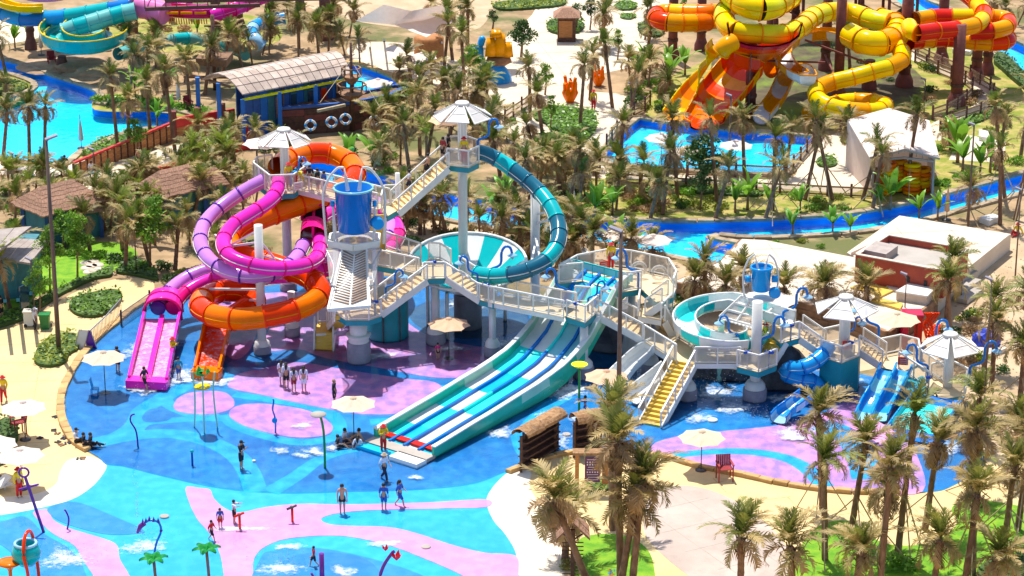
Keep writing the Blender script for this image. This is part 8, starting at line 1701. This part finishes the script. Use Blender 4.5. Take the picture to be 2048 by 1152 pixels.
t = thing('notice_board', 'purple rules board in a wooden frame behind the front palms', 'sign', G(1190,985)); c = G(1188,982)
for s_ in (-.95, .95): barobj('post', 'wood_orange', t, c+V(s_,0,0), c+V(s_,0,2.35), .22)
m = MB(); m.box(c+V(-.1,-.1,1.35), (.85,.08,1.5)); p_ = m.build('board', 'sign_purple', t); m = MB(); m.box(c+V(.6,-.05,1.3), (.35,.06,1.7)); m.build('side_board', 'wood_orange', t); barobj('cap', 'thatch_tan', t, c+V(-1.2,-.1,2.4), c+V(1.2,-.1,2.4), .7, .14)
m = MB()
for k in range(9):
    z = 1.95-k*.15
    if k in (1, 2, 5): 
        for j in range(5): m.box(c+V(-.38+j*.14,-.146,z), (.07,.01,.08))
    else: m.box(c+V(-.1,-.146,z), (.5 if k % 2 else .62,.01,.03))
o = m.build('print', 'sign_white', p_); o['kind'] = 'stuff'
t = thing('rung_stand', 'thatched post stand with rungs at the bottom centre', 'stand', G(1145,1170)); c = G(1145,1165); barobj('post', 'wood_dark', t, c, c+V(0,0,3.0), .22)
for k in range(9): barobj('rung', 'wood_dark', t, c+V(-.55,0,.5+k*.22), c+V(.55,0,.5+k*.22), .05)
for s_ in (-1, 1):
    for k in range(7): y0 = -.8+k*.23; m = MB(); m.add([c+V(0,y0,3.75), c+V(0,y0+.24,3.75), c+V(s_*.85,y0+.24,2.85+RN.uniform(-.05,.05)), c+V(s_*.85,y0,2.85+RN.uniform(-.05,.05)), c+V(0,y0,3.6), c+V(0,y0+.24,3.6), c+V(s_*.85,y0+.24,2.75), c+V(s_*.85,y0,2.75)], ((0,1,2,3),(4,7,6,5),(0,4,5,1),(2,6,7,3),(1,5,6,2),(3,7,4,0))); m.build('thatch_bundle', 'thatch', t)
    barobj('strut', 'wood_dark', t, c+V(0,0,2.4), c+V(s_*.7,0,2.9), .07)
# garlands of paper flowers on the front palms
gl = thing('flower_garland', 'colourful garland wound around the front palm trunks', 'garland', G(1225,1080)); rn = random.Random(9)
fl = {k: None for k in ('yellow','orange','bright_blue','hot_pink','purple','green_plastic')}
for k in fl:
    m = MB()
    for j in range(5): a = j*1.257; m.add([V(0,0,0), V(.07*math.cos(a-.4), .07*math.sin(a-.4), .02), V(.12*math.cos(a), .12*math.sin(a), .04), V(.07*math.cos(a+.4), .07*math.sin(a+.4), .02)], ((0,1,2,3),))
    fl[k] = m.mesh('flower', k)
for (x0, y0, z0, x1, y1, z1, n_) in ((1185,1180,.1,1222,1150,3.0,34), (1222,1140,3.2,1232,1165,1.0,26), (1275,1170,.1,1300,1180,.8,22), (1232,1165,1.0,1240,1175,.2,10)):
    a, b = G(x0, y0, z0), G(x1, y1, z1)
    for k in range(n_): p = a.lerp(b, k/n_)+V(rn.uniform(-.12,.12), rn.uniform(-.2,0), rn.uniform(-.12,.12)); inst('flower', fl[rn.choice(list(fl))], gl, p-gl.location, (rn.uniform(.6,1.8), rn.uniform(-.5,.5), rn.uniform(0,6)), (1,1,1))
# sandals on the deck
sd_ = MB(); sd_.box((-.07,0,.02), (.1,.26,.04)); sd_.box((.09,.03,.02), (.1,.26,.04), rz=.3); sm_ = {k: sd_.mesh('sandals', k) for k in ('black','cloth_navy','wood_brown')}
for k, (x, y) in enumerate([(158,918),(166,917),(128,877),(116,884),(122,890),(134,887),(108,861),(115,867),(80,876),(110,834),(131,872)]):
    o = inst('sandals', sm_[['black','wood_brown','cloth_navy'][k % 3]], None, G(x, y, .03), (0,0,k*1.3), (1.2,1.2,1.2)); tag(o, lab('pair of dark sandals left', x, y) if False else ['pair of sandals nearest the beach tip','sandals beside the pair nearest the tip','brown sandals left of the seated people','pair of sandals lying lowest on the yellow deck','sandals between the kerb and parasol shade','sandals closest to the seated people','upper sandals near the curved kerb','sandals just below the upper pair','sandals in the shade of the parasol','single pair of sandals high on the kerb','brown pair at the inner kerb edge'][k], 'sandals')
# signs on the railings
for p, rz_s, lb in (((1208,530,5.4),.45,'red notice on the fence of the racing start platform'), ((1806,722,2.3),-.15,'red notice on the mesh fence below the big parasol'), ((1695,690,3.1),-.1,'red notice on the mesh fence of the teal pod'), ((596,372,8.5),.5,'white notice panel on the purple slide tower railing')):
    m = MB(); c = G(*p); m.box(c, (.62,.04,.5), rz=rz_s); o = m.build('notice', 'sign_red' if 'white' not in lb else 'sign_white'); tag(o, lb, 'sign')
    m = MB()
    for k in range(3): m.box(c+V(0,-.035,.12-k*.12), (.4,.01,.03), rz=rz_s)
    q_ = m.build('print', 'sign_white' if 'white' not in lb else 'sign_red', o); q_['kind'] = 'stuff'
# clear swim rings leaning on the start platform fence
for k, (x, y, z, lb) in enumerate(((1278,538,5.3,'left clear ring float leaning on the start platform fence'), (1318,546,5.3,'right clear ring float leaning on the start platform fence'))):
    c = G(x, y, z); m = MB(); m.tube([c+V(.42*math.cos(a), 0, .42*math.sin(a)) for a in [j*math.pi/8 for j in range(17)]], .12, 8, caps=False); o = m.build('ring_float', 'mesh_screen'); tag(o, lb, 'ring float')
m = MB(); m.prism(GP((1252,546,4.75),(1268,541,4.75),(1278,545,4.75),(1262,550,4.75)), 4.72, 4.78); o = m.build('mat', 'navy_plastic'); tag(o, 'navy blue mat lying on the racing start platform', 'mat')
# ================================================================ wear: paving joints, streaks and spray
def joints(px, label_name, step, mn='slab_grey', z=.03, wd=.035, rz=.3):
    pl = W(px, z-.03, False); xs = [p.x for p in pl]; ys = [p.y for p in pl]; cx, cy = sum(xs)/len(xs), sum(ys)/len(ys); m = MB(); ca, sa = math.cos(rz), math.sin(rz); R0 = 30
    for fam in (0, 1):
        k = -R0
        while k < R0:
            run = None; j = -R0
            while j < R0:
                u, v = (k, j) if fam == 0 else (j, k); p = (cx+u*ca-v*sa, cy+u*sa+v*ca)
                if inside(p, pl):
                    if run is None: run = p
                    last = p
                elif run is not None:
                    if (Vector(last)-Vector(run)).length > .8: m.bar(V(run[0], run[1], z), V(last[0], last[1], z), wd, .004)
                    run = None
                j += .4
            k += step
    o = m.build(label_name, mn); o['kind'] = 'stuff'; return o
joints([(1160,1000),(1290,975),(1310,945),(1400,950),(1560,990),(1700,1010),(1880,1000),(1880,1030),(1700,1035),(1590,1090),(1560,1040),(1480,995),(1350,962),(1288,1000),(1280,1060),(1160,1060)], 'deck_joints', 3.0, 'tan_stone', .02, .03)
joints([(-60,700),(60,665),(200,590),(290,575),(215,655),(150,735),(118,800),(118,850),(150,900),(110,930),(90,975),(0,985),(-60,985)], 'deck_joints', 3.2, 'tan_stone', .02, .03, .1)
joints([(1300,1030),(1320,990),(1400,985),(1480,1015),(1560,1090),(1570,1150),(1450,1150),(1380,1120),(1310,1080)], 'apron_joints', 2.6, 'slab_grey', .03, .03, .5)
joints([(1000,110),(1070,40),(1290,10),(1300,50),(1260,120),(1180,140),(1160,180),(1060,200),(970,190)], 'plaza_joints', 3.5, 'slab_grey', .03, .05, .2)
tj = joints([(1490,482),(1530,483),(1600,497),(1700,515),(1680,545),(1690,600),(1600,598),(1460,585),(1360,560),(1445,525)], 'terrace_joints', 3.4, 'slab_grey', ZD+.01, .04, .15); tj2 = joints([(1712,503),(1799,438),(2008,470),(1936,530),(1905,518),(1780,468)], 'terrace_joints', 3.6, 'slab_grey', ZD+.26, .04, .15)
# fine spray over the jets (a cloud of droplets, uncountable)
rn = random.Random(21); m = MB()
for (x, y, z0, n, sp, hh) in ((295,768,.2,160,1.0,.7),(340,768,.2,120,.8,.6),(415,752,.2,160,1.0,.8),(365,760,.1,90,.7,.5),(1140,785,.1,180,1.8,.7),(1250,775,.2,220,1.3,.9),(1240,800,.2,120,1.2,.6),(1430,790,.1,260,2.2,1.2),(1500,830,.1,160,1.6,.6),(1590,860,.1,140,1.0,.7),(1700,800,.1,140,1.2,.7),(300,1075,.1,120,1.4,1.2),(130,1110,.1,140,1.6,.8),(275,1035,.6,60,.15,2.2),(560,1120,.1,140,1.6,.6),(660,895,.1,60,.8,.4),(770,950,.1,40,.5,.4),(1010,690,.1,100,1.0,.5),(709,392,8.6,80,.5,1.5),(605,905,.1,80,1.0,.4),(1090,870,.1,120,1.4,.5)):
    c = G(x, y, z0)
    for _ in range(n):
        p = c+V(rn.gauss(0, sp*.5), rn.gauss(0, sp*.5), abs(rn.gauss(0, hh*.5))); s_ = rn.uniform(.012, .035); m.add([p+V(-s_,0,-s_), p+V(s_,0,-s_), p+V(0,-s_,s_), p+V(0,s_,0)], ((0,1,2),(1,3,2),(3,0,2)))
o = m.build('spray_droplets', 'sign_white'); o['kind'] = 'stuff'
# scattered leaf litter and small stones on bare ground
m = MB()
for poly, n in (([(1850,600),(2048,480),(2048,900),(1960,860),(1880,780)], 500), ([(1350,600),(1690,620),(1700,720),(1420,715)], 250), ([(560,360),(1080,478),(1300,515),(1280,640),(900,540),(600,430)], 600), ([(320,560),(480,500),(560,560),(400,590)], 150), ([(1130,375),(1700,385),(1700,430),(1120,420)], 400)):
    xs = [p[0] for p in poly]; ys = [p[1] for p in poly]; k = 0
    while k < n:
        x, y = rn.uniform(min(xs), max(xs)), rn.uniform(min(ys), max(ys))
        if not inside((x, y), poly): continue
        k += 1; p = G(x, y, .02); s_ = rn.uniform(.05, .16); a = rn.uniform(0, 3.1); m.add([p, p+V(math.cos(a), math.sin(a), 0)*s_, p+V(math.cos(a+.8), math.sin(a+.8), .5)*s_*.8, p+V(math.cos(a+1.7), math.sin(a+1.7), .1)*s_], ((0,1,2,3),))
o = m.build('ground_litter', 'bank_stone'); o['kind'] = 'stuff'
# paving that goes on beyond the picture
for k, q in enumerate(([(-600,1175),(2700,1175),(2900,1600),(-800,1600)], [(-600,650),(-80,655),(-80,1174),(-600,1174)], [(2130,700),(2600,700),(2700,1174),(2150,1174)])):
    o = sheet('outer_paving', q, 'cream_paving', 1, False)
